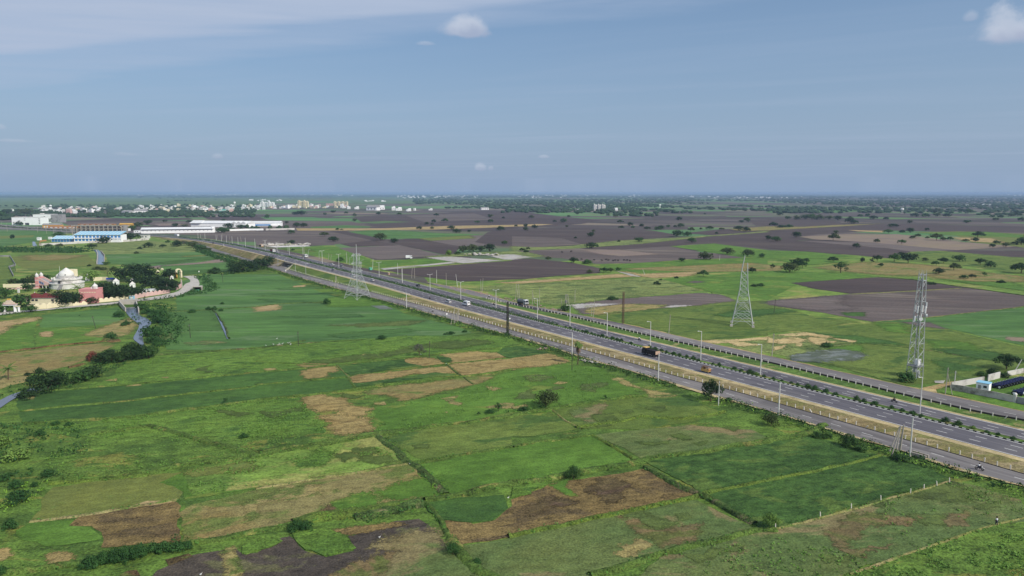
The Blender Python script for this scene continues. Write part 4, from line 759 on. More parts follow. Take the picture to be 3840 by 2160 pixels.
batch('in the scrub belt beyond the dark field',"c r 1188,392,42 b 1215,414,28 r 1305,404,35 b 1100,414,26,1.6 b 1360,424,26,1.8 r 1500,434,50 r 1460,436,40 b 1640,406,25 r 1570,410,32 r 1695,410,48,1.1 u 1800,452,50 r 1990,430,38,1.4 u 2110,440,30,1.3 r 2280,443,55,1.3 r 2360,450,55,1.2 b 1900,430,24 b 2060,474,24","trees in the scrub belt")
batch('far out beyond the scrub belt',"c r 968,293,25 u 1043,313,35 u 1090,367,35,1.3 r 1680,337,42,1.1 r 2365,355,50 r 2310,362,30,1.3 r 1210,264,26 r 1552,260,32 r 1625,270,28 r 872,270,22 r 2220,240,26 r 2000,230,35 r 1940,280,18 r 660,280,35",G1)
batch('by the ploughed field left of the right pylon',"c r 620,767,65 b 760,778,58,1.2 u 925,867,58,1.1 u 990,864,50,1.1 u 1068,850,40,1.1 b 782,868,42 r 1712,757,50 b 365,730,32,1.3","trees by the near ploughed fields")
batch('in the bright meadow behind the lattice pylon',"c r 1942,735,95 r 2170,682,80,1.2 r 2370,702,82,1.1 r 2512,714,52 u 1925,905,70,1.1 u 2415,872,65 b 1655,922,25,1.4 u 1495,947,24 b 1455,985,40,1.3 b 2500,1000,34,1.6 b 2430,1005,28,1.6","trees in the bright meadow")
batch('on the meadow before the long dark field',"d r 215,865,115 r 295,800,95 r 385,762,48 u 345,817,72 l 48,835,62 u 660,760,62,1.2 l 730,867,118,1.15 o 950,758,52 l 1045,767,50 u 1100,752,68 u 1135,807,40 u 1270,752,88 r 1350,704,54 u 1410,772,108 r 1485,714,48","trees scattered on the meadow")
batch('on the meadow behind the telecom tower',"d r 1578,750,42 u 1765,772,64,1.1 r 1925,754,78,1.2 u 2135,787,72,1.1 r 2235,812,75,1.1 u 1690,797,55 u 1870,842,82 r 1715,882,75 r 1968,930,48,1.1 r 2055,912,38,1.2 l 2175,907,50 u 2545,872,112,1.2 b 2350,970,35,1.6 b 1650,985,30,2.","trees scattered on the meadow")
batch('on the tan fields beyond the long dark strip',"d r 80,552,62,1.1 r 5,532,50 r 285,510,65 u 655,542,82 r 685,472,38 r 888,617,55 u 1100,567,46 u 1345,580,52,1.1 r 2300,572,38,1.3 r 2258,610,40,1.1 r 2390,607,55 r 2465,582,32 r 2550,587,88","trees on the tan fields")
batch('on the pale green fields far right',"d u 1210,474,50,1.3 r 1430,462,55 r 1350,462,32,1.5 r 1598,442,32 r 1425,370,38 r 1255,407,40,1.8 r 1455,522,38,1.3 u 1510,512,42 u 1605,527,30 u 1693,542,78,1.1 r 1760,542,40 u 1835,542,42,1.2 u 1990,560,38,1.3 u 2085,562,55 u 2110,510,66,1.3","trees on the pale green fields")
batch('in the left half of the far tree belt',"d r 120,290,38,1.3 r 200,327,36,1.2 r 290,332,50,1.1 r 370,332,62 r 440,332,66 r 520,332,62,1.1 r 610,332,50,1.1 r 700,337,52,1.2 r 820,362,72 r 865,377,50,1.1 r 930,302,28,1.4 r 1000,302,42 r 1060,332,50,1.1 b 50,390,40,1.5 b 130,412,34,1.8 b 210,408,34,1.8","trees in the far belt")
batch('in the right half of the far tree belt',"d r 1190,332,32,1.2 r 1495,252,32 r 1480,302,46,1.2 r 1580,307,46,1.2 r 1690,262,55 r 1700,302,46,1.2 r 1800,307,46,1.2 r 1940,252,42,1.2 r 2010,272,58,1.1 r 2170,272,32,1.2 r 2290,342,36,1.2 r 2255,312,32,1.1 r 2340,312,32,1.3 r 2440,302,36,1.3 r 2510,297,46,1.1 r 2550,342,42 r 2000,367,36,1.4","trees in the far belt")
batch('around the white blocks and school at the left',"a r 195,387,48,1.3 r 345,380,40,1.3 r 450,372,82 r 1040,570,80,1.35 r 1315,542,88,1.4 r 1385,402,55,1.4 r 1330,442,60 r 1487,382,55,1.1 r 20,330,90 r 60,290,70 r 250,285,75,1.3 r 600,480,30,1.6 r 590,500,40,2.","trees around the school")
batch('in the dark fields behind the white sheds',"a r 1660,357,28,1.2 r 1900,364,32,1.3 r 1760,400,38,1.4 r 2245,347,26,1.3 r 2480,367,38,1.2 r 1860,403,28,1.8 r 2240,462,60,1.2 r 2300,420,60,1.3 r 2410,415,40,1.5 r 2490,405,40,1.4; b r 110,317,45 r 455,287,52,1.6 r 400,283,36,1.5 r 695,284,26,1.2 r 910,272,26,1.2 r 775,264,30,1.3","trees behind the sheds")
batch('on the slope between school and highway bend',"a r 1497,612,60,1.3 r 1780,602,72,1.2 r 1935,612,72,1.1 r 2010,642,72,1.2 u 925,622,52,1.5 b 490,600,30,1.8 b 600,600,34,1.6 b 1405,627,26,1.4 u 1640,617,40,1.2 o 125,527,50 b 1370,674,28,1.2 b 1690,562,30","trees on the green slope")
batch('grey and leafless-looking at the highway bend',"a l 1850,592,55,1.3",None,leaf='leaf_grey')
batch('at the lane junction below the highway',"a w 2440,857,135,1.05; b r 30,832,120,1.1 r 110,800,118,.9; a b 2160,872,72,1.2 b 2360,870,80,1. b 2060,640,40,2.","big trees at the lane junction")
batch('by the upper canal reach',"a r 1070,787,38,1.3 b 900,803,28,1. b 980,835,40,1.4 b 1040,840,36,1.3 b 1140,845,50,1.","bushes by the upper canal")
# temple compound
GT='trees in the temple compound'
batch('huge and domed behind the temple compound',"u w 130,600,365,1.",GT,leaf='leaf_deep')
batch('in front of the temple dome, hiding its base',"t r 1290,1095,350,.9 r 1440,1100,300,.85 r 1180,1060,220 r 900,870,120,1.2",GT,leaf='leaf_deep')
batch('at the left end of the temple compound',"t r 420,1140,290,.9 r 90,960,230,.9 r 10,1250,250,.8 r 560,815,190,.7 r 620,1235,160,.9; n r -20,1110,40",GT,leaf='leaf_mid')
batch('behind the white wall left of the temple',"t r 300,695,150,1. r 420,700,130,1. r 520,700,170 r 700,665,200,.9 r 860,645,190,.9",GT)
batch('pale-flowered beside the white temple terrace',"t r 1830,605,225,.95",None,leaf='leaf_light')
batch('between the pink hall and the compound road',"t r 1960,960,260,.9 r 2080,950,360,.8 r 2200,975,380,.75 r 2350,980,330,.85 r 2480,990,340,.75 r 1860,1060,140,1.1 b 2120,985,90,1.; u r 60,930,230,.9 r 230,915,220,.9 r 100,700,160,1.",GT,leaf='leaf_deep')
batch('at the gate end of the compound',"u r 830,570,235,.95 r 550,700,240,.95 r 640,790,280,.85 r 800,805,270,.8 r 720,860,180,1. r 900,790,220,.8 r 360,720,200,.9 r 420,560,190,.9",GT,leaf='leaf_deep')
batch('rust-red and bushy near the compound gate',"u b 985,735,100,1.",None,leaf='leaf_red'); 
# canal bank and near bushes
GC='bushes along the canal'
batch('along the canal below the lane bridge',"e b 1195,237,75,1. b 1420,165,85 b 1480,205,70 b 1560,235,85,1.1 b 1620,232,90 b 1590,300,95 b 1640,300,80 b 1490,420,110 b 1570,430,115 b 1530,500,90 b 1600,520,80,1.1 b 1270,320,50,1.2 b 1120,462,85 b 1240,330,40",GC,leaf='leaf_bush',things_='bushes')
batch('where the canal disappears under its trees',"e u 1330,655,170,.95 R 1500,655,140,.9 r 1430,660,150,.9 r 1120,695,150 r 1020,708,120 r 1250,690,110",'trees over the canal')
batch('reddish beside the canal trees',"e b 940,675,110,.8",None,leaf='leaf_red')
batch('along the lower canal bank',"e r 800,892,130 r 930,850,130,1.1 r 480,985,215,1.05 r 580,940,170,.8 b 400,805,72,.9 b 280,830,42 b 270,1055,95,1.3 b 320,880,60,1.2 b 860,870,110,1.1",'trees along the lower canal')
GB='bushes at the left edge'
batch('in the weeds at the left edge',"i b 480,457,92,1.1 b 40,492,80,.9 b 160,562,88,1. b 350,552,60,.8 b 180,692,112,1.4 b 130,740,60 b 100,975,115,.8 b 10,1435,100,.8 b 400,35,70,1. b 100,450,50,1.; e b 560,1322,48,1.3 b 690,1332,42,1.3",GB,leaf='leaf_bush',things_='bushes')
batch('pale-leaved at the left edge of the weeds',"i b 190,262,130,1.4 b 30,130,110,1.",GB,leaf='leaf_light',things_='bushes')
batch('in the thick hedge row at the lower left',"i b 900,1362,130,.9 b 1040,1318,135,.9 b 1150,1305,160,.8 b 1270,1295,170,.8 b 1390,1265,160,.8 b 1530,1212,110,.9 b 1650,1207,120,.9 b 1770,1192,105,1. b 1870,1172,85,1.2",'bushes of the lower left hedge',leaf='leaf_bush',things_='bushes')
batch('on the scrub bund at the bottom centre',"j b 410,985,125,.85 b 510,985,110,.85 b 1290,787,46,1.2 r 1980,1232,130,.8 b 2220,1332,72,.9",'bushes on the near bund',leaf='leaf_bush',things_='bushes')
batch('in the green paddy left of the highway',"f b 712,107,66,.8 b 1265,462,48,1.4 b 1960,412,38,1.5 b 1900,416,20,1.3 b 2100,392,30,1.3; e b 1925,195,40,1.1 b 1950,193,34 b 2100,167,40 b 2155,167,42 b 2225,180,35,.9 b 2238,110,28; b b 2290,140,1,1. ; a b 800,1300,1,1.",'bushes in the paddy',leaf='leaf_bush',things_='bushes')
batch('nearly leafless beside the dark pole in the paddy',"f l 1640,632,128,.9",None,leaf='leaf_grey')
batch('standing alone as small saplings in the grass',"e l 2265,1112,62,1. ; i b 2450,62,62,1.; f l 2440,1190,95,.9 b 2350,1207,42,1.6 l 2240,1235,46,.8; g l 940,1065,48,.9 b 130,1182,55,1.4",'saplings in the grass',leaf='leaf_bush',things_='saplings')
batch('alone in the bright green field below the pole stub',"g r 345,1145,185,.88",None,leaf='leaf_dark')
batch('at the near edge of the service road beside a pale pole',"g u 2000,1085,228,.62",None)
batch('round and dark at the top edge of the brown stubble',"k r 620,472,145,.8",None)
batch('dark and dense on the roadside bank left of a white lamp post',"r2 r 1330,1275,205,.85",None)
batch('on the overgrown bank of the near service road',"l b 500,60,80,1. b 810,150,150,.75 b 930,190,90,1. b 600,60,60,1.2 b 1330,290,80,1.4; g b 2010,0,10; r2 b 700,900,60,1.5",'bushes on the roadside bank',leaf='leaf_mid',things_='bushes')
batch('small and yellow-green at the fence corner',"l u 20,975,160,.8",None,leaf='leaf_light')
batch('under the telecom tower',"h b 1390,890,130,.9",None,leaf='leaf_bush')
batch('behind the white yard wall far right',"h u 2400,765,165,1. b 2265,832,95,.9 b 2150,835,60,1.3 b 2375,842,60,1.2",'trees by the white wall')
batch('on the sand mounds beside the wet ground',"h b 590,542,62,1.2",None,leaf='leaf_bush')
batch('dark beside the far service road lamps',"b b 850,748,48,1.1 b 372,640,22,1.2 b 1030,640,1; c b 540,1250,75,1. b 1010,1140,45,1.8",'bushes by the far service road',leaf='leaf_mid',things_='bushes')
# palms
def palm(p,h,label,skirt=False,fr=2.6,n=16):
    o=thing('palm_tree',label,'palm',(p.x,p.y,0)); t=MB(); t.tube((0,0,-.2),(.1,0,h*.5),.2,.15,8); t.tube((.1,0,h*.5),(.15,.1,h),.15,.13,8); t.build('trunk',MATS['bark'],o)
    rn=random.Random(int(h*100)); c=MB()
    for i in range(n):
        a=i*2.4; el=rn.uniform(-.3,1.1); L=fr*rn.uniform(.8,1.1); pr=Vector((.15,.1,h)); d=Vector((math.cos(a)*math.cos(el),math.sin(a)*math.cos(el),math.sin(el)))
        sd=Vector((-math.sin(a),math.cos(a),0))
        for k in range(5):
            q=pr+d*(L/5); d=(d+Vector((0,0,-.24))).normalized(); w=[.25,.5,.55,.42,.2][k]*(.6 if not skirt else .9)
            for sg in (-1,1): c.add([pr,q,q+sd*sg*w+Vector((0,0,-.22)),pr+sd*sg*w*.9+Vector((0,0,-.18))],[(0,1,2,3)])
            pr=q
    c.build('fronds',MATS['leaf_palm'],o)
    if skirt:
        s=MB()
        for i in range(46):
            a=rn.random()*6.28; r=rn.uniform(.3,.95); z=h-.25-rn.random()*1.2; b=Vector((.15+r*.5*math.cos(a),.1+r*.5*math.sin(a),z)); e=Vector((.15+r*math.cos(a),.1+r*math.sin(a),z-rn.uniform(1.2,2.2))); sd=Vector((-math.sin(a),math.cos(a),0))*.22
            s.add([b-sd*.6,b+sd*.6,e+sd,e-sd],[(0,1,2,3)])
        s.build('dead_skirt',MATS['dead_frond'],o)
    return o
p=Q('r3',992,992); palm(p,hgt(p,1120+690/4.025),'palmyra palm with a hanging skirt of dead brown fronds by the near service road',True,2.,20)
p=Q('t',1570,935); palm(p,hgt(p,940+745/5.3667),'coconut palm leaning beside the pink hall',False,5.)
p=Q('e',85,870); palm(p,hgt(p,1100+760/2.6833),'young pale green palm on the brown bank at the left edge',False,3.4,13)
# shrubs of the median, one by one near the camera, then a continuous clipped hedge
rs=random.Random(5); s=104.; i=0; SH=[]
while s>-96:
    if rs.random()<.82:
        k=rs.uniform(.55,1.25); p=pt(s,1.6+rs.uniform(-.35,.35)); SH.append((s,p,k))
    s-=rs.uniform(2.2,3.6)
for i,(s,p,k) in enumerate(SH):
    yellowish=abs(s-78.5)<1.6 or abs(s-14)<.9  # these few shrubs get yellow-green leaves and grow wider
    o=tree('b',p,1.55*k,'clipped dark green shrub in the highway median' if not yellowish else 'bushy yellow-green shrub in the highway median','shrubs in the highway median',.78*(1.3 if yellowish else rs.uniform(.8,1.25)),'leaf_light' if yellowish else rs.choice(('leaf_bush','leaf_bush','leaf_mid')),'median_shrub','shrub',lod='mid',z=p.z)
hd=MB(); rh=random.Random(8); s=-97.
while s>-900:
    f=mnoise.noise(Vector((s*.05,1,1)))
    if f>-.33:
        p=pt(s,1.5+rh.uniform(-.4,.4)); k=rh.uniform(.8,1.2); clump(hd,(p.x,p.y,p.z+.75*k),(.95*k,.95*k,.85*k),26 if s>-350 else 12,.5 if s>-350 else .8,rh)
    s-=rh.uniform(.9,1.6) if s>-350 else 2.2
tag(hd.build('median_hedge',MATS['leaf_bush']),'long dark green hedge filling the far part of the highway median','hedge')
# weeds and scrub nobody could count
def band(mb,po,w0,w1,den,sz,hh,rn,gap=.0,seed=0.):
    """leaf clumps along a line, between offsets w0..w1 to its left"""
    po=resample(po,1.2)
    for i in range(len(po)-1):
        p=po[i]; t=(po[i+1]-p); t.z=0; t.normalize(); q=Vector((-t.y,t.x,0))
        if mnoise.noise(Vector((p.x*.06,p.y*.06,seed)))<gap-.5: continue
        n=den if rn.random()<den%1 or den>=1 else 0; n=int(den)+(1 if rn.random()<den%1 else 0)
        for _ in range(n):
            o=rn.uniform(w0,w1); c=p+q*o+t*rn.uniform(0,1.2); k=(1+1.1*mnoise.noise(Vector((c.x*.13,c.y*.13,seed+2))))*rn.uniform(.6,1.3)
            if k<.35: continue
            clump(mb,(c.x,c.y,.25+hh*.35*k),(sz*k*1.3,sz*k*1.3,hh*k*.6),9,sz*.75,rn,.6)
rb=random.Random(21); w=MB(); 
near=[p for p in sn_out]; band(w,near[:100],.9,5.6,4.6,.66,1.25,rb,.1,3.); band(w,near[100:],.9,5.4,2.2,1.2,1.7,rb,.1,5.)
tag(w.build('roadside_scrub',MATS['leaf_mid']),kind='stuff')
w=MB(); band(w,near[:100],1.2,7.,.9,.7,1.05,rb,.3,9.); band(w,pts("j 420,940 600,880 1000,820 1450,750"),-2.2,2.2,1.5,.5,.5,rb,0,4.); band(w,pts("i 380,500 200,650 0,760 -150,860"),-4,4,3.,.6,.6,rb,0,5.); band(w,pts("k 0,540 200,500 450,440"),-2.2,1.6,2.2,.45,.6,rb,0,6.); band(w,pts("j 1760,530 1900,640"),-.8,.8,1.5,.4,.5,rb,0,2.); tag(w.build('lime_weeds',MATS['leaf_lime']),kind='stuff')
w=MB()
for s_,a,b_,d_,z_,h_ in (("e 1500,560 1560,420 1600,300 1500,190 1410,130",-11,-.5,1.6,1.3,2.2),("e 1410,330 1300,260 1250,200",-6,5,.9,.9,.9),("e 1440,540 1300,640 950,780 600,930 330,1010",-6,6,3.,.9,1.2),("e 0,960 180,980 330,1000",-7,8,1.8,.8,1.),("i 350,-100 200,60 100,250 60,420 0,600",-16,14,3.2,.9,1.1),("j 1000,900 1450,800 1690,720",-2.5,2.5,2.2,.55,.8),("j 1250,40 1500,280 1760,480 1900,630",-1,1.4,1.,.5,.7),("k 1330,365 1870,640 2450,930",-.9,1.,1.4,.42,.6),("i 800,1380 1500,1180 1900,1130",-2.5,2.5,2.4,.6,.9),("g -100,1200 60,1170 200,1180 350,1150",-1.6,2.,1.6,.6,.8),
  ("e 0,225 300,200 720,165 1200,120",-1.5,3.5,1.6,.8,1.),("a 2000,650 2200,720 2350,770",-4,5,2.,1.5,2.2),("a 0,620 200,625 850,630",-2,-24,3.,2.4,3.2),("a 0,650 400,650 860,660",-14,14,3.,2.4,3.),("e 1400,80 1640,60 1900,20 2020,-40",-3,3,1.6,1.1,1.6),("a 1980,900 2100,960 2140,1040 2000,1080",-4,4,1.8,1.1,1.3),("a 2060,900 2300,880 2576,840",-4,6,1.6,1.3,1.9)): band(w,pts(s_),a,b_,d_,z_,h_,rb,.05,7.)
tag(w.build('bank_scrub',MATS['leaf_bush']),kind='stuff')
# tufted grass along the bunds and in the rough meadows near the camera
w=MB(); rg=random.Random(77)
for po,bw,bh,mt in BUNDS:
    D=sum(p.length for p in po)/len(po)
    if D>330: continue
    for i in range(len(po)-1):
        for _ in range(1):
            p=po[i].lerp(po[i+1],rg.random())+Vector((rg.gauss(0,bw*.33),rg.gauss(0,bw*.33),0)); k=rg.uniform(.5,1.3); clump(w,(p.x,p.y,bh*.7),(.4*k,.4*k,.25*k),4,.4,rg,.6)
tag(w.build('bund_grass',MATS['leaf_crop']),kind='stuff')
w=MB(); band(w,pts('v -300,590 0,603 420,636 960,662 1070,668'),-1.5,1.5,.9,1.6,1.8,rb,0,3.); tag(w.build('far_road_hedge',MATS['leaf_far']),'dark hedge down the middle of the road at the far left','hedge')
# tussocks in the rough meadows nearest the camera
w=MB()
def scatter(mb,s,n,sz,hh,q,rn):
    po=[p.xy for p in pts(s)]; x0=min(p.x for p in po);x1=max(p.x for p in po);y0=min(p.y for p in po);y1=max(p.y for p in po); c=0; t=0
    while c<n and t<n*12:
        t+=1; x,y=rn.uniform(x0,x1),rn.uniform(y0,y1); ins=False
        for a,b in zip(po,po[1:]+po[:1]):
            if (a.y>y)!=(b.y>y) and x<a.x+(y-a.y)/(b.y-a.y)*(b.x-a.x): ins=not ins
        if not ins or mnoise.noise(Vector((x*.07,y*.07,4)))+.5*mnoise.noise(Vector((x*.3,y*.3,7)))<.02: continue
        k=rn.uniform(.6,1.4); clump(mb,(x,y,.2+hh*.3*k),(sz*k,sz*k,hh*k*.6),q,sz*.9,rn,.45); c+=1
for s_,n in (("l 820,1430 1650,1150 2300,950 2700,880 3000,1700 600,1700",1500),("f 0,1090 440,1060 640,1240 720,1400 0,1449; e 2576,1449 800,1449 480,1400 300,1330 1300,1255 2576,1090",1500),("f 1200,1150 2000,1000 2500,800 2576,780; g 500,700 900,760 1280,1000 1400,1060 900,1080 380,1180 0,1220; f 2576,1240 1900,1330 1180,1400",1300),("j 0,250 800,120 1200,50 1480,250 1500,310 900,420 0,560; i 2576,560 1900,650 1850,400 2576,270",700),("i 350,0 1500,-80 2576,-30; j 700,60 0,180; i 1500,380 500,480",900),("e 1000,900 1400,640 2000,600 2576,540; f 700,480 1500,430 2576,430; g 100,440 0,510; f 2576,560 1500,640 800,720 0,795; e 2576,800 1400,915 900,950",1100),("l 110,980 700,810 1400,620 1850,500 2100,540 2576,700 2700,900 2200,960 1600,1150 820,1420 500,1600; k 1000,1700 1500,1260 2450,1010",900)): scatter(w,s_,n//2,.4,.3,4,rg)
lmat('leaf_grass',(84,118,52),(104,138,60)); tag(w.build('tall_grass',MATS['leaf_grass']),kind='stuff')
# far woods and scattered trees towards the horizon
fw=MB(); rf=random.Random(3)
def blob(mb,c,r,h,rn):
    n=6; vs=[]
    for z,k in ((.0,.55),(.35,1.),(.75,.8)):
        for i in range(n):
            a=math.tau*(i+rn.random()*.6)/n; kk=r*k*rn.uniform(.7,1.2); vs.append((c[0]+kk*math.cos(a),c[1]+kk*math.sin(a),c[2]+h*z*rn.uniform(.85,1.15)))
    vs.append((c[0]+rn.uniform(-.3,.3)*r,c[1],c[2]+h)); fs=[(l*n+i,l*n+(i+1)%n,(l+1)*n+(i+1)%n,(l+1)*n+i) for l in range(2) for i in range(n)]+[(2*n+i,2*n+(i+1)%n,3*n) for i in range(n)]; mb.add(vs,fs)
cnt=0
while cnt<6500:
    py=723+4+abs(rf.gauss(0,1))*34+rf.random()*14; px=rf.uniform(-250,4090)
    if py>835: continue
    p=P(px,py)
    if p.y>24000: continue
    nearh=py<740
    d=(.5 if nearh and rf.random()<.35 else 0)+mnoise.noise(Vector((p.x*.0011,p.y*.00045,3.)))+.6*mnoise.noise(Vector((p.x*.004,p.y*.0016,8.)))
    lim=-.15 if px>1500 or py<750 else .15
    if 738<py<775 and px<1550: lim=.5
    if py>800: lim=.35+.2*(px<1400)
    if d<lim: continue
    if 650<px<1400 and 800<py<900: continue
    r=rf.uniform(3.,7.)*(1+p.y/16000); blob(fw,(p.x,p.y,0),r*(1+rf.random()),rf.uniform(5,9.5),rf); cnt+=1
while cnt<9300:
    py=rf.uniform(725.5,741); px=rf.uniform(-250,4090); p=P(px,py)
    if p.y>30000 or mnoise.noise(Vector((p.x*.0006,p.y*.00025,5.)))<-.12: continue
    r=rf.uniform(5.,9.)*(1+p.y/9000); blob(fw,(p.x,p.y,0),r*(1.2+rf.random()),rf.uniform(7,13),rf); cnt+=1
for (x0,x1,y,n,h) in ((0,2576,300,160,9),(800,2100,292,120,10),(0,130,330,40,12),(200,620,270,60,9),(1500,2576,262,120,8),(400,2576,245,170,8),(400,2576,225,120,8),(0,2576,195,90,8)):
    for _ in range(n):
        nx,ny=nat('a',rf.uniform(x0,x1),y+rf.uniform(-14,10)); p=P(nx,ny); blob(fw,(p.x,p.y,0),rf.uniform(4,8),rf.uniform(.6,1)*h,rf)
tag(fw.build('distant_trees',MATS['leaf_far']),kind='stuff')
# ---------------------------------------------------------------- posts, lamps, poles, masts
TILE['tl']=(1260,900,6.04); TILE['tr']=(2680,950,4.83)
for n,c,r,me in (('white_post',(214,208,196),.8,0),('galv',(168,172,170),.6,.1),('galv_dark',(120,122,120),.6,.3),('pole_white',(202,200,194),.7,0),('pole_concrete',(168,160,148),.9,0),('pole_dark',(66,60,56),.9,0),('rust',(104,80,66),.9,.1),('lamp_head',(206,206,204),.5,.1),('lamp_glass',(226,226,220),.3,0),
 ('paint_white',(224,224,222),.35,0),('paint_silver',(168,170,172),.35,.4),('paint_black',(34,34,38),.4,0),('paint_yellow',(190,158,92),.5,0),('paint_orange',(168,130,84),.55,0),('paint_blue',(36,42,92),.4,0),('paint_red',(132,46,42),.5,0),('glass_dark',(34,38,44),.15,0),('tyre',(30,30,32),.9,0),('rim',(150,150,150),.5,.5),('chassis',(46,44,44),.9,0),('tarp_green',(96,168,138),.8,0),('skin',(104,72,54),.7,0),('hair',(24,20,18),.8,0),('shirt_white',(216,220,224),.8,0),('shirt_dark',(52,50,58),.8,0),('trousers',(50,52,66),.85,0),('buffalo_hide',(44,38,38),.8,0),('egret_white',(228,228,224),.8,0),('beak',(190,150,60),.6,0),('cargo_black',(40,38,40),.95,0),('cargo_tan',(176,150,128),.9,0),('sign_white',(222,220,216),.6,0),('sign_red',(176,50,44),.6,0),('insulator',(90,60,50),.5,0),('stone',(150,128,116),.95,0)):
    smat(n,c,r,me,var=.1,scale=2.)
def guard_post(lean,loc,rz,lab,grp):
    k=('p',lean>0)
    if k not in PM:
        m=MB(); m.box((0,0,.5),(.22,.2,1.1),top=.94); m.box((0,0,1.08),(.2,.18,.06),top=.6); PM[k]=m.build('guard_post',MATS['white_post']).data; bpy.data.objects.remove([o for o in COL.objects if o.data==PM[k]][0])
    o=bpy.data.objects.new('guard_post',PM[k]); COL.objects.link(o); o.location=loc; o.rotation_euler=(lean*math.cos(rz)*0+0,lean,rz); return tag(o,lab,'post',grp)
PM={}
rp=random.Random(12); A55=math.atan2(RD.y,RD.x)
mid=[(p,i) for i,p in enumerate(sn_in)]
def march(po,step,jit,rn):
    acc=0; out=[]; nxt=1.
    for a,b in zip(po,po[1:]):
        L=(b-a).length
        while acc+L>=nxt: out.append((a.lerp(b,(nxt-acc)/L),(b-a).normalized())); nxt+=step+rn.uniform(-jit,jit)
        acc+=L
    return out
cntp=[0,0]
for p,t in march(sn_in,2.6,.18,rp):
    n=Vector((-t.y,t.x,0)); q=p-n*.55; ss_=(Vector((q.x,q.y,0))-RC).dot(RD)
    if ss_<-420 or ss_>112: continue
    r=rp.random()
    if r<.04: continue
    ln=rp.uniform(.5,.9)*(1 if rp.random()<.5 else -1) if r>.955 else rp.gauss(0,.045)
    guard_post(ln,(q.x,q.y,RZ-.12),A55,'white concrete guard post in the row beside the near service road' if abs(ln)<.4 else 'toppled white guard post leaning in the near service road row','guard posts along the near service road' if abs(ln)<.4 else 'toppled posts of the near row')
for p,t in march(sf_in,2.6,.18,rp):
    n=Vector((-t.y,t.x,0)); q=p+n*1.0; ss_=(Vector((q.x,q.y,0))-RC).dot(RD)
    if ss_<-185 or ss_>100: continue
    r=rp.random()
    if r<.04: continue
    ln=rp.uniform(.5,.8) if r>.965 else rp.gauss(0,.035)
    guard_post(ln,(q.x,q.y,RZ-.12),A55,'white concrete guard post in the row before the far service road' if abs(ln)<.4 else 'toppled white guard post leaning in the far service road row','guard posts along the far service road' if abs(ln)<.4 else 'toppled posts of the far row')
gr=thing('guard_rail','long white guard rail of closely spaced posts atop the highway embankment','guard rail',(0,0,0)); m=MB(); s=-222.; mr=MB()
while s>-412:
    p=pt(s,-12.0,-.05); m.box((p.x,p.y,p.z+.45),(.22,.2,.95),A55); s-=1.95
m.build('post_row',MATS['white_post'],gr)['kind']='stuff'
ss=sts(-221,-412,3.); mr=MB(); vs=[]
for s in ss:
    for dz in (.72,.9): vs+=[pt(s,-12.06,dz-.05),pt(s,-11.94,dz-.05)]
mr.add(vs,[(4*i+a,4*i+b,4*i+4+b,4*i+4+a) for i in range(len(ss)-1) for a,b in ((0,1),(1,3),(3,2),(2,0))]); mr.build('rail',MATS['white_post'],gr)
for i,q in enumerate(((75,970),(527,865),(838,780),(1136,695),(1432,625),(1567,583),(1700,548),(1826,513))):
    p=Q('l',*q); m=MB(); m.box((0,0,.6),(.14,.14,1.3),top=.85); lab='%s white fence post from the left on the bund of the near fields'%ordn(i) if i else 'split white fence post at the bund corner, leftmost of its row'
    o=m.build('fence_post',MATS['white_post'],loc=(p.x,p.y,0)); o.rotation_euler=(rp.gauss(0,.05),rp.gauss(0,.12),.3); tag(o,lab,'post','fence posts on the near bund')
# street lamps
def lamp(p,h,double,label,group,face,style='white'):
    o=thing('street_lamp',label,'street lamp',(p.x,p.y,p.z),face,group); mt=MATS['pole_white' if style=='white' else 'galv']
    m=MB(); m.tube((0,0,-.1),(0,0,h-.1),.2 if double==0 else .17,.13 if double==0 else .1,8); m.build('pole',mt,o); m=MB(); m.box((0,0,.15),(.4,.4,.35)); m.build('base',MATS['pole_concrete'],o)
    if double==0: 
        m=MB(); m.box((0,0,h-.02),(.5,.12,.12)); m.build('cap',mt,o); return o
    for sg in ((1,-1) if double==2 else (1,)):
        m=MB(); m.tube((0,0,h-.25),(0,sg*1.5,h+.12),.08,.06,6); m.build('arm',mt,o); m=MB(); m.box((0,sg*1.75,h+.14),(.3,.75,.13),top=.7); m.build('lamp_head',MATS['lamp_head'],o)
    return o
NM=[("median",[(3448,1560,1413),(2851,1408,1290),(2627,1353,1241),(2438,1297,1205),(2276,1259,1172),(2137,1222,1144),(2015,1203,1119),(1860,1155,1087),(1728,1124,1057),(1613,1088,1029),(1509,1061,1006),(1422,1037,984),(1271,1003,953),(1209,989,940),(1137,974,926),(1086,957,917),(1039,943,908),(995,942,901),(957,936,896),(921,928,891),(893,917,889),(871,916,886),(850,912,883),(831,905,880),(811,902,880),(769,895,874),(743,895,872)])]
z_at=lambda nx:0
ML=NM[0][1]
for i,(x,y,t) in enumerate(ML):
    zb=0
    for _ in range(4):
        p=P(x,y,zb+RZ); k=(p.xy-RC.xy).dot(RD.xy); zz=min(range(len(axis)),key=lambda j:(axis[j].xy-p.xy).length); zb=axis[zz].z
    p.z=zb+RZ; h=min(13.,max(6.5,hgt(p,t)-p.z)); pos='%s'%ordn(i)
    dbl=2 if 7<=i<=17 and i!=10 else (1 if i<7 else 0)
    lab='%s lamp in the highway median counting from the right edge, %s'%(pos,'twin-armed' if dbl==2 else ('single-armed' if dbl==1 else 'armless'))
    lamp(p,h,dbl,lab,'lamps along the highway median',A55+(math.pi if dbl==1 else 0),'white')
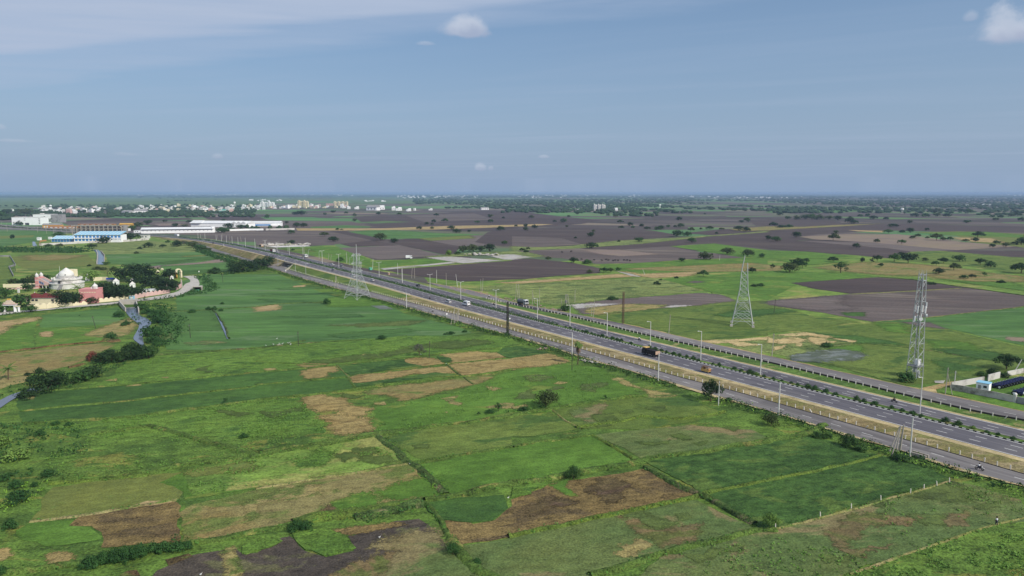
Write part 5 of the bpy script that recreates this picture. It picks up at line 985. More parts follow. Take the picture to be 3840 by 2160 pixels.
for i,(x,y,t) in enumerate([(3412,1711,1564),(2919,1558,1438),(2468,1428,1325),(2145,1333,1247),(1525,1158,1098)]):
    p=P(x,y,.2); h=hgt(p,t)-.2
    lamp(p,h,0,['tall white armless lamp post nearest the right edge, beside the near service road','white armless lamp post right of the dense dark roadside tree','white armless lamp post standing just below the dump truck','white armless lamp post left of the skirted palm','grey T-topped lamp post right of the big pylon'][i],'lamp posts of the near service road',A55)
for i,(x,y,t) in enumerate([(976,966,945),(1008,983,951),(1043,999,962),(1069,999,969),(1108,1019,977),(1147,1029,988)]):
    p=P(x,y,.2); lamp(p,hgt(p,t)-.2,1,'%s short curved lamp from the left on the embankment by the underpass'%ordn(i),'lamps by the underpass',A55+math.pi/2*0,'galv')
for i,(x,y,t) in enumerate([(1157,965,936),(1197,970,943),(1312,994,965),(1355,1004,976)]):
    p=P(x,y,.2); lamp(p,hgt(p,t)-.2,1,'%s single-armed lamp from the left beside the far service road'%ordn(i),'lamps of the far service road',A55,'galv')
# utility poles
def upole(t,bx,by,tx,ty,label,mat='pole_concrete',arm=True,group='utility poles',r=.15,brace=False):
    p=Q(t,bx,by); n2=nat(t,tx,ty); h=hgt(p,n2[1]); h=max(4.5,min(17,h)); nb=nat(t,bx,by); D=p.length; dx=(n2[0]-nb[0])*D/FPX*1.
    o=thing('utility_pole',label,'utility pole',(p.x,p.y,0),0,group); m=MB(); m.tube((0,0,-.2),(dx,0,h),r,r*.65,6); m.build('post',MATS[mat],o)
    if arm:
        m=MB(); m.box((dx,0,h-.7),(.1,1.7,.12),A55+.9); m.build('cross_arm',MATS['galv_dark'],o)
        c,s_=math.cos(A55+.9),math.sin(A55+.9)
        m=MB(); 
        for k in (-.75,.75): m.tube((dx-s_*k,c*k,h-.62),(dx-s_*k,c*k,h-.35),.07,.05,6)
        m.tube((dx,0,h-.02),(dx,0,h+.28),.06,.04,6); m.build('insulators',MATS['insulator'],o)
    if brace: m=MB(); m.tube((1.6,-1.,-.1),(dx*.8,0,h*.78),r*.7,r*.5,6); m.build('brace',MATS['pole_concrete'],o)
    return o
for q,l in ((('e',965,357,943,230),'dark thin pole leaning in the green plot left of the canal'),(('e',1917,447,1912,308),'dark thin pole in the paddy left of the narrow ditch'),(('f',427,533,427,385),'dark thin pole in the paddy beside the flock of white egrets'),(('f',1742,650,1750,480),'dark thin pole beside the nearly leafless tree'),(('a',2243,965,2243,880),'dark pole in the paddy right of the lane junction'),(('a',2098,950,2095,860),'dark pole at the edge of the lane junction weeds'),(('a',1087,912,1085,840),'dark pole left of the huge domed tree'),(('a',158,850,155,765),'dark pole at the walled plot corner on the left'),(('r3',905,1082,905,850),'dark stub pole under the white lamp post near the skirted palm'),(('h',60,197,68,60),'dark pole at the corner of the wide ploughed field right of the pylon'),(('t',1905,1449,1888,1315),'dark pole below the pink hall')):
    if q[0]!='t': upole(*q,l,'pole_dark',r=.13)
for q,l,b in ((('h',1783,1015,1790,745),'braced concrete pole with crossarm beside the dirt turning at the right',True),(('h',1875,915,1878,785),'shorter concrete pole at the end of the white wall',False),(('h',2475,792,2530,690),'tilted grey pole behind the white compound wall',False),(('h',38,640,48,402),'slim concrete pole in front of the sand mounds',False),(('g',1577,412,1587,215),'concrete pole in the meadow left of the lattice pylon',False),(('c',818,1320,830,1140),'concrete pole with a transformer box by the wet grey field',False),(('c',800,1302,803,1165),'thin short pole left of the transformer pole',False),(('c',632,1167,634,1025),'dark twin pole in the scrub behind the tanker truck',False),(('c',497,1242,495,1130),'bare concrete pole left of the transformer frame',False),(('c',275,1187,278,1020),'concrete pole right behind the tanker truck',False),(('c',205,1182,208,1040),'braced concrete pole above the tanker truck',True),(('g',2077,1128,2077,880),'pale concrete pole right of the roadside tree',False),
   (('b',1173,827,1180,725),'white pole beside the green roadside kiosk',False),(('b',1427,887,1427,770),'white pole at the left end of the dark field',False),(('b',1470,965,1470,825),'pale pole in front of the dark field, left part',False),(('b',1565,922,1575,800),'leaning member of the pole pair before the dark field',False),(('b',1597,922,1595,795),'upright member of the pole pair before the dark field',False),(('b',1818,972,1818,840),'white pole before the middle of the dark field',False),(('b',1915,1002,1914,870),'grey pole before the middle of the dark field',False),(('b',2028,1007,2012,880),'strongly leaning white pole before the dark field',False),(('b',2265,1067,2262,928),'left pole of the pair near the rubble bank',False),(('b',2278,1057,2285,920),'right leaning pole of the pair near the rubble bank',False),(('b',912,770,912,662),'thick white pole left of the big pylon',True),(('b',728,742,735,672),'left pole of the frame on the bright grass strip',False),(('b',750,740,762,680),'right pole of the frame on the bright grass strip',False),(('b',322,655,325,585),'pole at the right end of the white gravel heap',False),(('b',482,690,485,610),'pole behind the loaded truck on the far carriageway',True),(('b',95,590,93,540),'pole at the left end of the white gravel heap',False),(('c',1340,892,1315,835),'tilted pale pole on the red dirt patch',False),(('c',2088,742,2090,682),'white pole at the tip of the ploughed field',False),
   (('r6',1030,400,1035,310),'pole behind the highway bend, before the long white shed',False),(('r6',1378,402,1372,320),'pole behind the highway bend, left of two bushes',False),(('r6',1470,402,1470,285),'tallest pole behind the highway bend',False),(('r6',1612,430,1622,340),'leaning pole beside two bushes behind the bend',False),(('r6',1842,462,1835,350),'pole beside the round tree behind the bend',True),(('u',1097,745,1090,580),'pale pole at the compound gate corner',False),(('u',790,820,788,690),'braced thin pole inside the compound wall',True),(('t',1215,545,1213,310),'white flagpole left of the temple dome',False)):
    upole(*q,l,'pole_white' if 'white' in l or 'pale' in l else 'pole_concrete',arm=('bare' not in l and 'flagpole' not in l and 'tilted' not in l),brace=b)
for i,(x,y,t) in enumerate(((25,600,530),(110,680,545),(180,590,530),(415,660,560),(570,692,590),(705,712,620),(810,716,640),(1010,722,640))):
    upole('v',x,y,x,t,'thin pale pole beside the far-left road, %s from the left'%ordn(i),'pole_concrete',arm=False,group='poles of the far-left road',r=.2)
def frame_poles(base,tops,label,bar=None,box=None,xform=None):
    P0=P(*base[0]); o=thing('pole_frame',label,'utility poles',(P0.x,P0.y,0)); T=[]
    for b,t in zip(base,tops):
        p=P(*b); h=min(14,max(5,hgt(p,t[1]))); dx=(t[0]-b[0])*p.length/FPX; m=MB(); a=Vector((p.x-P0.x,p.y-P0.y,-.2)); e=Vector((a.x+dx,a.y,h)); m.tube(a,e,.17,.11,6); m.build('post',MATS['pole_concrete'],o); T.append(e)
    if bar:
        for i,j in bar:
            m=MB(); d=(T[j]-T[i]).normalized(); d.z=0; m.bar(T[i]-d*.5-Vector((0,0,.5)),T[j]+d*.5-Vector((0,0,.5)),.14); m.build('cross_arm',MATS['galv_dark'],o)
    if xform:
        c=(T[0]+T[-1])/2; m=MB(); m.box((c.x,c.y,c.z*.55),(1.3,.9,1.2)); 
        for k in(-.4,0,.4): m.tube((c.x+k,c.y,c.z*.55+.6),(c.x+k,c.y,c.z*.55+.95),.07,.05,6)
        m.build('transformer',MATS['galv_dark'],o)
    return o
frame_poles([(3335,1692),(3342,1712),(3360,1699),(3369,1694),(3375,1695)],[(3366,1596),(3367,1602),(3369,1597),(3380,1592),(3381,1595)],'five concrete poles leaning together on the bank at the right',[(0,3)])
TP=lambda *q:[nat('tp',*a) for a in q]
frame_poles(TP((325,882),(405,877),(428,848),(475,852),(502,805)),TP((390,590),(415,432),(458,640),(482,560),(515,432)),'cluster of braced concrete poles with a crossbar in the middle of the near roadside',[(1,4)])
frame_poles([nat('r5',1422,987),nat('r5',1487,977)],[nat('r5',1452,742),nat('r5',1455,742)],'A-shaped pair of poles left of the big pylon',[(0,1)])
frame_poles([nat('c',35,1130),nat('c',62,1132),nat('c',75,1125)],[nat('c',45,978),nat('c',50,1030),nat('c',66,978)],'pole frame at the left end of the scrub, behind the tanker truck',[(0,2)])
frame_poles([nat('c',527,1243),nat('c',575,1187),nat('c',548,1250)],[nat('c',540,1080),nat('c',560,1080),nat('c',550,1085)],'transformer pole frame overgrown with a creeper',[(0,1)],xform=True)
# slim lattice masts
def lattice(o,cor,levels,leg,br,matl,matb,brname='bracing',skip=()):
    """cor(z)->4 corner points; legs as parts, bracing as one part"""
    for i in range(4):
        m=MB()
        for a,b in zip(levels,levels[1:]): m.bar(cor(a)[i],cor(b)[i],leg)
        m.build('leg',matl,o)
    m=MB()
    for k,(a,b) in enumerate(zip(levels,levels[1:])):
        A_,B_=cor(a),cor(b)
        for i in range(4):
            j=(i+1)%4; m.bar(A_[i],B_[j],br); m.bar(A_[j],B_[i],br)
            if k: m.bar(A_[i],A_[j],br)
    m.build(brname,matb,o)
def mast(t,bx,by,ty,w,label,mat,creeper=False):
    p=Q(t,bx,by); h=hgt(p,nat(t,0,ty)[1]); o=thing('lattice_mast',label,'mast',(p.x,p.y,0),.6)
    lattice(o,lambda z:[Vector((w/2*a*(1-.25*z/h),w/2*b*(1-.25*z/h),z)) for a,b in((1,1),(-1,1),(-1,-1),(1,-1))],[h*i/12 for i in range(13)],.12,.07,MATS[mat],MATS[mat])
    m=MB(); m.box((0,0,h+.06),(1.8,.14,.14)); m.box((0,0,h-1.2),(2.2,.14,.14)); m.build('cross_arm',MATS[mat],o)
    if creeper:
        m=MB(); rn=random.Random(4)
        for i in range(30): z=rn.random()*h*.72; clump(m,(rn.gauss(0,.12),rn.gauss(0,.12),z),(.5,.5,.6),9,.4,rn)
        for i in range(8): clump(m,(rn.gauss(-.8,.7),rn.gauss(0,.6),.8),(1.1,1.,1.),20,.5,rn)
        m.build('creeper',MATS['leaf_mid'],o)
    return o
mast('r4',2240,1252,640,.85,'slim dark lattice mast wrapped in green creeper by the near service road','pole_dark',True); mast('c',1116,1382,1062,.8,'slim rusty lattice mast beyond the far service road','rust')
# the large lattice towers
def pylon(p,rz,h,bw,zw,ww,tw,ztop,label,arms,mast_=None,horns=None,foot=True):
    o=thing('transmission_tower',label,'pylon',(p.x,p.y,0),rz)
    def wd(z): return bw+(ww-bw)*z/zw if z<zw else ww+(tw-ww)*(z-zw)/(ztop-zw)
    cor=lambda z:[Vector((wd(z)/2*a,wd(z)/2*b,z)) for a,b in((1,1),(-1,1),(-1,-1),(1,-1))]
    low=[.3,zw*.36,zw*.66,zw*.85,zw]; n=max(3,int((ztop-zw)/2.6)); up=[zw+(ztop-zw)*i/n for i in range(1,n+1)]
    lattice(o,cor,low+up,.25,.1,MATS['galv'],MATS['galv'])
    m=MB()
    for zz in (zw*.36,zw*.66):                      # secondary members of the lower panels
        A_=cor(zz); B_=cor(zz*.55); 
        for i in range(4):
            j=(i+1)%4; md=(A_[i]+A_[j])/2; m.bar(md,B_[i],.12); m.bar(md,B_[j],.12); m.bar(A_[i],md,.15)
    A_=cor(2.6)
    for i in range(4): m.bar(A_[i],A_[(i+1)%4],.17)
    m.build('secondary_bracing',MATS['galv'],o)
    for z,L,sides in arms:
        for sg in sides:
            m=MB(); w=wd(z)/2; tip=Vector((0,sg*(w+L),z+.1))
            for a in (1,-1): m.bar((a*w,sg*w,z),tip,.15); m.bar((a*w,sg*w,z+1.5),tip,.13); m.bar((a*w*.5,sg*(w+L*.5),z+.05),(a*w*.5,sg*(w+L*.5),z+.75),.09)
            m.bar((w*.5,sg*(w+L*.5),z),(-w*.5,sg*(w+L*.5),z),.09); m.build('cross_arm',MATS['galv'],o)
    for z in [a[0] for a in arms]:
        pass
    if mast_: m=MB(); m.tube((.3,0,mast_[0]),(0,0,mast_[1]),.22,.16,6); m.build('erection_mast',MATS['galv'],o)
    if horns:
        for a,b in horns: m=MB(); m.bar(a,b,.3); m.build('peak_member',MATS['galv'],o)
    if foot:
        for q in cor(.3): m=MB(); m.box((q.x,q.y,.45),(1.3,1.3,1.1),top=.9); m.build('footing',MATS['pale_concrete'],o)
    return o
pb=(Q('tl',235,1340)+Q('tl',545,1380)+Q('tl',755,1320)+Q('tl',430,1285))/4; e=(Q('tl',545,1380)-Q('tl',235,1340)); sp_=(e.length+(Q('tl',755,1320)-Q('tl',545,1380)).length)/2
h1=hgt(pb,900+95/6.04); pylon(pb,math.atan2(e.y,e.x),h1,sp_,h1*.5,3.0,2.2,h1*.83,'tall galvanised lattice pylon with three pairs of crossarms beside the near service road',[(h1*.5,3.2,(1,-1)),(h1*.645,2.9,(1,-1)),(h1*.79,2.7,(1,-1))],(h1*.7,h1),None,False)
a_,b_,c_=Q('tr',255,1325),Q('tr',688,1350),Q('tr',738,1282); e=b_-a_; pc=(a_+b_)/2+(c_-b_)/2; h2=hgt(pc,950+40/4.83); wbase=e.length*.92
pylon(pc,math.atan2(e.y,e.x),h2,wbase,h2*.52,3.6,2.6,h2*.79,'armless half-built lattice pylon on white footings in the right-hand meadow',[],None,[((-1.3,-1.3,h2*.78),(-.2,-1.,h2)),((1.3,-1.3,h2*.78),(1.1,-1.2,h2*.9)),((-1.3,1.3,h2*.78),(-1.,1.,h2*.87)),((1.3,1.3,h2*.78),(1.2,1.2,h2*.87))])
# telecom tower
pt_=Q('tt',415,1335); ht=hgt(pt_,1000+78/3.22); o=thing('telecom_tower','tapering galvanised telecom tower with white antenna panels at the right','telecom tower',(pt_.x,pt_.y,0),math.radians(28))
wz=lambda z:3.6+(1.55-3.6)*z/ht; cor=lambda z:[Vector((wz(z)/2*a,wz(z)/2*b,z)) for a,b in((1,1),(-1,1),(-1,-1),(1,-1))]
N=15
for i in range(4):
    m=MB(); m.bar(cor(0)[i],cor(ht)[i],.22); m.build('leg',MATS['galv'],o)
m=MB()
for k in range(N):
    a,b=cor(ht*k/N),cor(ht*(k+1)/N)
    for i in range(4):
        j=(i+1)%4
        if k%2: m.bar(a[i],b[j],.11)
        else: m.bar(a[j],b[i],.11)
        if k%3==2: m.bar(a[i],a[j],.12)
m.build('bracing',MATS['galv'],o)
for fz,(x,y),L in ((.66,(1.75,.2),2.3),(.66,(.2,-1.75),2.3),(.66,(-1.7,-.3),2.3),(.66,(.2,1.7),2.1),(.58,(1.9,.6),2.),(.57,(-1.9,.3),1.9),(.7,(1.1,-1.5),2.)):
    z=ht*fz; m=MB(); m.box((x,y,z),(.38,.36,L),math.atan2(y,x)); m.build('antenna_panel',MATS['paint_white'],o)
for fz,x,y in ((.575,-1.4,-1.4),(.60,1.3,-1.4),(.57,1.6,1.2)):
    z=ht*fz; m=MB(); d=Vector((x,y,0)).normalized(); c=Vector((x,y,z)); m.tube(c,c+d*.35,.55,.62,14); m.build('dish',MATS['lamp_glass'],o)
m=MB()
for z in (ht*.93,ht*.985): 
    for i in range(4): m.bar(cor(z)[i],cor(z)[(i+1)%4],.14)
for i in range(4): m.bar(cor(ht)[i],cor(ht)[i]+Vector((0,0,1.)),.1)
m.build('top_platform',MATS['galv'],o)
m=MB(); m.box((0,0,4.0),(3.9,3.9,.18)); m.build('platform',MATS['galv_dark'],o); m=MB(); m.box((.9,-.2,5.2),(1.5,1.3,2.1)); m.build('cabinet',MATS['paint_white'],o); m=MB(); m.box((-.2,-1.2,1.5),(.9,.9,2.2)); m.box((-.9,-.6,2.9),(1.,.8,1.6)); m.build('equipment_box',MATS['paint_silver'],o)
m=MB(); m.bar((.5,.5,0),(.5,.5,ht*.95),.18); m.build('cable_ladder',MATS['galv_dark'],o)
# signs
def sign(t,x,y,ty,label,shape='round'):
    p=Q(t,x,y,.3); h=max(1.8,min(3.4,hgt(p,nat(t,0,ty)[1])-.3)); o=thing('road_sign',label,'road sign',(p.x,p.y,.3),A55-math.pi/2); m=MB(); m.tube((0,0,-.1),(0,0,h-.4),.06,.06,6); m.build('post',MATS['galv'],o); m=MB()
    if shape=='round': m.tube((0,-.03,h-.4),(0,.03,h-.4),.45,.45,16)
    elif shape=='tri': m.add([(-.5,.0,h-.8),(.5,.0,h-.8),(0,.0,h),(-.5,.05,h-.8),(.5,.05,h-.8),(0,.05,h)],[(0,1,2),(5,4,3),(0,3,4,1),(1,4,5,2),(2,5,3,0)])
    else: m.box((0,0,h-.5),(1.5,.06,.9))
    m.build('plate',MATS['sign_white'],o)
sign('tp',230,712,608,'round white road sign at the near service road edge, left of the pole cluster'); sign('tp',1750,800,752,'triangular white road sign behind the creeper-covered mast','tri'); sign('r4',1137,915,845,'x') if 0 else None
sign('r5',537,680,652,'round white road sign on the near service road by the underpass'); sign('r5',592,592,565,'white notice board standing in front of the underpass mouth','board'); sign('r6',1000,1098,1070,'round white sign in the field edge beyond the lane junction')
# ---------------------------------------------------------------- vehicles (front towards +x), riders, people, animals
AWAY=math.atan2(-RD.y,-RD.x); TOW=A55
def wheels(o,xs,y,r,w=.24):
    for x in xs:
        for s_ in (-1,1):
            m=MB(); m.tube((x,s_*(y-w/2),r),(x,s_*(y+w/2),r),r,r,14); t=m.build('wheel',MATS['tyre'],o); m=MB(); m.tube((x,s_*(y+w/2-.03),r),(x,s_*(y+w/2+.015),r),r*.55,r*.5,10); m.build('rim',MATS['rim'],t)
VP={}
def car_proto(col,suv):
    k=('car',col,suv); 
    L,Wd,H=(4.3,1.76,1.68) if suv else (4.0,1.68,1.48); o=empty('car',(0,0,-50)); m=MB(); b=H*.56
    m.side([(-Wd/2,.28),(Wd/2,.28),(Wd/2,b*.85),(Wd/2-.08,b),(-Wd/2+.08,b),(-Wd/2,b*.85)],-L/2,L/2); m.v=[(x*(1 if z<b*.9 else .97),y,z-(.12 if x>0 and z>b*.8 else 0)) for x,y,z in m.v]; m.build('body',MATS[col],o)
    m=MB(); x0,x1=(-L*.46,L*.2) if suv else (-L*.36,L*.18); m.add([(x0,-Wd/2+.08,b-.02),(x1+.55,-Wd/2+.08,b-.02),(x1+.55,Wd/2-.08,b-.02),(x0,Wd/2-.08,b-.02),(x0+.3,-Wd/2+.22,H-.06),(x1,-Wd/2+.22,H-.06),(x1,Wd/2-.22,H-.06),(x0+.3,Wd/2-.22,H-.06)],[(0,1,5,4),(1,2,6,5),(2,3,7,6),(3,0,4,7),(3,2,1,0)]); m.build('windows',MATS['glass_dark'],o)
    m=MB(); m.box(((x0+.3+x1)/2,0,H-.03),(x1-x0-.24,Wd-.4,.08),top=.94); m.build('roof',MATS[col],o)
    wheels(o,(-L*.31,L*.31),Wd/2-.1,.33,.2)
    for s_ in (-1,1):
        m=MB(); m.box((L/2-.02,s_*(Wd/2-.28),b*.68),(.08,.38,.18)); m.build('headlight',MATS['lamp_glass'],o); m=MB(); m.box((-L/2+.0,s_*(Wd/2-.2),b*.8),(.08,.28,.26)); m.build('tail_light',MATS['paint_red'],o)
    m=MB(); m.box((0,0,.38),(L+.06,Wd*.9,.18)); m.build('bumper',MATS['chassis'],o); VP[k]=o; return o
def place(proto,p,rz,label,cat,group=None,used=set()):
    o=proto if proto.name not in used else copy_tree(proto); used.add(proto.name); o.location=p; o.rotation_euler=(0,0,rz); return tag(o,label,cat,group)
def onroad(t,x,y):
    nx,ny=nat(t,x,y); zb=0
    for _ in range(5):
        p=P(nx,ny,zb+RZ); zz=min(range(len(axis)),key=lambda j:(axis[j].xy-p.xy).length); zb=axis[zz].z
    p.z=zb+RZ; return p
def head(p,away=True):
    zz=min(range(len(axis)),key=lambda j:(axis[j].xy-p.xy).length); a,b=axis[max(0,zz-1)],axis[min(len(axis)-1,zz+1)]; d=b-a; d=d if away else -d; return math.atan2(d.y,d.x)
pw_s,pw_h,pb_h,ps_h=car_proto('paint_white',True),car_proto('paint_white',False),car_proto('paint_black',False),car_proto('paint_silver',False)
for pr,q,aw,l in ((pw_s,('r4',1165,652),True,'white car overtaken by the white van on the near carriageway'),(pw_h,('r5',2105,838),True,'white car right of the big pylon on the near carriageway'),(pw_s,('r5',1760,765),True,'white car just left of the big pylon on the near carriageway'),(ps_h,('r5',1402,648),True,'silver car rising towards the underpass on the near carriageway'),(pw_h,('r5',1385,556),False,'white car beside the hedge on the far carriageway'),(ps_h,('r5',1552,580),False,'grey car following on the far carriageway, left of the pylon'),(pb_h,('r4',622,358),False,'black car half hidden by the median hedge on the far carriageway'),(pw_h,('r6',1490,548),True,'small white car in the highway bend'),(pb_h,('r6',1285,502),True,'dark car in the highway bend ahead of the white one'),(ps_h,('r6',1075,462),True,'distant grey car where the highway bends left'),(pw_h,('r5',392,322),False,'white car in front of the loaded truck on the far carriageway')):
    p=onroad(*q); place(pr,p,head(p,aw),l,'car','cars on the highway')
p=Q('b',1540,726,.25); 
# white minibus
def van(p,rz):
    o=thing('van','white high-roofed van on the near carriageway beside the median hedge','van',p,rz); L,Wd,H=5.4,1.95,2.55; m=MB(); m.add([(-L/2,-Wd/2,.35),(L/2,-Wd/2,.35),(L/2,Wd/2,.35),(-L/2,Wd/2,.35),(-L/2,-Wd/2,1.35),(L/2,-Wd/2,1.1),(L/2,Wd/2,1.1),(-L/2,Wd/2,1.35),(-L/2+.08,-Wd/2+.14,H),(L/2-1.5,-Wd/2+.14,H),(L/2-1.5,Wd/2-.14,H),(-L/2+.08,Wd/2-.14,H)],[(3,2,1,0),(0,1,5,4),(1,2,6,5),(2,3,7,6),(3,0,4,7),(4,5,9,8),(5,6,10,9),(6,7,11,10),(7,4,8,11),(8,9,10,11)]); m.build('body',MATS['paint_white'],o)
    m=MB()
    for s_ in(-1,1):
        m.add([(-L/2+.5,s_*(Wd/2-.01),1.42),(L/2-.75,s_*(Wd/2-.01),1.3),(L/2-1.45,s_*(Wd/2-.11),2.15),(-L/2+.55,s_*(Wd/2-.1),2.15)],[(0,1,2,3)])
    m.build('side_windows',MATS['glass_dark'],o); m=MB(); m.box((-L/2+.02,0,1.8),(.06,1.3,.55)); m.build('rear_window',MATS['glass_dark'],o); m=MB(); m.add([(L/2-.02,-.8,1.12),(L/2-.02,.8,1.12),(L/2-1.4,.75,2.35),(L/2-1.4,-.75,2.35)],[(0,1,2,3)]); m.build('windscreen',MATS['glass_dark'],o)
    m=MB(); m.box((0,0,.45),(L+.08,Wd*.94,.22)); m.build('bumper',MATS['chassis'],o); wheels(o,(-1.7,1.7),Wd/2-.1,.36,.22)
    for s_ in(-1,1): m=MB(); m.box((-L/2,s_*.82,1.1),(.06,.2,.5)); m.build('tail_light',MATS['paint_red'],o)
p=onroad('r4',1490,702); van(p,head(p))
# trucks
def truck(p,rz,label,cab,bed,load=None,tanker=False,L=8.2,tarp=None):
    o=thing('truck',label,'truck',p,rz); W=2.4; cl=1.9; m=MB(); m.box((0,0,.75),(L,.9,.3)); m.build('chassis',MATS['chassis'],o)
    m=MB(); x=L/2-cl/2; m.add([(x-cl/2,-W/2,.6),(x+cl/2,-W/2,.6),(x+cl/2,W/2,.6),(x-cl/2,W/2,.6),(x-cl/2,-W/2,2.),(x+cl/2,-W/2,1.75),(x+cl/2,W/2,1.75),(x-cl/2,W/2,2.),(x-cl/2,-W/2+.12,2.85),(x+cl/2-.35,-W/2+.12,2.85),(x+cl/2-.35,W/2-.12,2.85),(x-cl/2,W/2-.12,2.85)],[(3,2,1,0),(0,1,5,4),(1,2,6,5),(2,3,7,6),(3,0,4,7),(4,5,9,8),(5,6,10,9),(6,7,11,10),(7,4,8,11),(8,9,10,11)]); c=m.build('cab',MATS[cab[0]],o)
    m=MB(); m.box((x-.15,0,2.95),(cl+.1,W*.98,.22),top=.9); m.build('cab_roof',MATS[cab[1]],o); m=MB(); m.add([(x+cl/2+.01,-1.0,1.8),(x+cl/2+.01,1.0,1.8),(x+cl/2-.32,.95,2.75),(x+cl/2-.32,-.95,2.75)],[(0,1,2,3)]); m.build('windscreen',MATS['glass_dark'],o)
    for s_ in(-1,1): m=MB(); m.box((x+.1,s_*(W/2-.03),2.25),(1.1,.08,.6)); m.build('side_window',MATS['glass_dark'],o); m=MB(); m.box((L/2+.01,s_*.9,1.05),(.06,.35,.22)); m.build('headlight',MATS['lamp_glass'],o)
    bl=L-cl-.35; bx=-L/2+bl/2
    if tanker:
        m=MB(); n=14; m.tube((bx-bl/2,0,1.85),(bx+bl/2,0,1.85),1.05,1.05,n); m.box((bx,0,2.95),(bl*.7,.6,.12)); m.build('tank',MATS[bed],o)
    else:
        m=MB(); t=.08
        for c_,d_ in (((bx,0,1.05),(bl,W,.15)),((bx,-W/2,1.75),(bl,t,1.3)),((bx,W/2,1.75),(bl,t,1.3)),((bx+bl/2,0,1.95),(t,W,1.75))): m.box(c_,d_)
        for i in range(6): 
            for s_ in(-1,1): m.box((bx-bl/2+bl*(i+.5)/6,s_*(W/2+.06),1.75),(.12,.08,1.3))
        m.build('cargo_bed',MATS[bed],o); m=MB(); m.box((bx-bl/2-.02,0,1.75),(.1,W,1.25)); m.build('tailgate',MATS['cargo_tan' if load else bed],o)
        if load: m=MB(); m.box((bx,0,2.0),(bl*.94,W*.92,.75),top=.85); m.build('load',MATS[load],o)
        if tarp: m=MB(); m.side([(-W/2,1.6),(W/2,1.6),(W/2,3.0),(W*.2,3.35),(-W*.2,3.35),(-W/2,3.0)],bx-bl/2,bx+bl/2); m.build('tarpaulin',MATS[tarp],o)
    wheels(o,(-L*.4,-L*.24,L*.33),W/2-.2,.5,.34); m=MB(); m.box((L/2,0,.62),(.14,W,.35)); m.build('bumper',MATS['chassis'],o)
    return o
p=onroad('tq',570,668); truck(p,head(p),'dark dump truck with a cream-topped cab on the near carriageway',('paint_black','paint_yellow'),'paint_black','cargo_black',L=7.2)
p=Q('tp',2060,400,RZ); truck(p,TOW,'pale-cabbed tanker truck on the far service road',('paint_silver','paint_white'),'galv_dark',tanker=True)
p=onroad('r5',888,412); truck(p,head(p,False),'white-cabbed dark truck on the far carriageway before the grass strip',('paint_white','paint_white'),'paint_black','cargo_black',L=7.4)
p=onroad('r5',305,316); truck(p,head(p,False),'tall brown-tarped truck with a white cab on the far carriageway',('paint_white','paint_white'),'paint_red',tarp='dead_frond',L=9.)
p=onroad('r5',100,226); truck(p,head(p,False),'tan-fronted truck farthest left in the file of trucks',('paint_orange','cargo_tan'),'chassis',tarp='cargo_tan',L=8.)
def tempo(p,rz):
    o=thing('goods_carrier','small yellow three-wheeled carrier with an open canopy on the near carriageway','goods carrier',p,rz); m=MB(); m.box((.2,0,.85),(3.1,1.45,.75)); m.build('body',MATS['paint_yellow'],o); m=MB(); m.box((-1.25,0,1.3),(.7,1.42,.6),top=.9); m.build('rear_box',MATS['paint_orange'],o)
    m=MB()
    for x in(-.9,.3,1.5):
        for y in(-.66,.66): m.bar((x,y,1.2),(x,y,2.05),.07)
    m.build('canopy_frame',MATS['chassis'],o); m=MB(); m.box((.25,0,2.08),(2.9,1.5,.1),top=.95); m.build('canopy',MATS['rust'],o); m=MB(); m.box((1.1,0,1.5),(.9,1.3,.6),top=.8); m.build('cab',MATS['paint_orange'],o); wheels(o,(-1.1,1.2),.62,.3,.18)
    m=MB(); m.box((-1.62,-.45,1.),(.06,.3,.3)); m.box((-1.62,.45,1.),(.06,.3,.3)); m.build('tail_lights',MATS['paint_red'],o)
p=onroad('tq',2060,1120); tempo(p,head(p))
def bus(p,rz):
    o=thing('bus','long white bus far off where the highway bends left','bus',p,rz); L,W,H=10.5,2.5,3.1; m=MB(); m.side([(-W/2,.45),(W/2,.45),(W/2,H-.25),(W/2-.25,H),(-W/2+.25,H),(-W/2,H-.25)],-L/2,L/2); m.build('body',MATS['paint_white'],o); m=MB()
    for s_ in(-1,1): m.box((0,s_*W/2,2.05),(L*.9,.05,.75))
    m.build('windows',MATS['glass_dark'],o); wheels(o,(-3.2,3.4),W/2-.15,.5,.3)
p=onroad('r6',552,352); bus(p,head(p,False))
# people and riders: one skinned body each
def body_mesh(name,nodes_,edges,radii,mat,root=0):
    me=bpy.data.meshes.new(name); me.from_pydata([Vector(v) for v in nodes_],edges,[]); o=bpy.data.objects.new(name,me); COL.objects.link(o);
    sk=o.modifiers.new('skin','SKIN'); sk.use_smooth_shade=True
    for i,r in enumerate(radii): me.skin_vertices[0].data[i].radius=(r,r)
    me.skin_vertices[0].data[root].use_root=True; sub=o.modifiers.new('sub','SUBSURF'); sub.levels=1; sub.render_levels=1; me.materials.append(MATS[mat])
    bpy.context.view_layer.update(); dg=bpy.context.evaluated_depsgraph_get(); me2=bpy.data.meshes.new_from_object(o.evaluated_get(dg)); me2.name=name; me2.materials.clear(); me2.materials.append(MATS[mat]); bpy.data.objects.remove(o); return me2
STAND=[(0,0,.93),(0,0,1.15),(0,0,1.4),(0,0,1.5),(.02,0,1.62),(0,.17,1.38),(.03,.24,1.12),(.12,.22,.9),(.16,.21,.8),(0,-.17,1.38),(-.02,-.24,1.12),(.06,-.23,.88),(.1,-.22,.79),(0,.09,.86),(.1,.1,.48),(.04,.1,.08),(.16,.11,.04),(0,-.09,.86),(-.04,-.1,.48),(-.16,-.1,.09),(-.05,-.11,.04)]
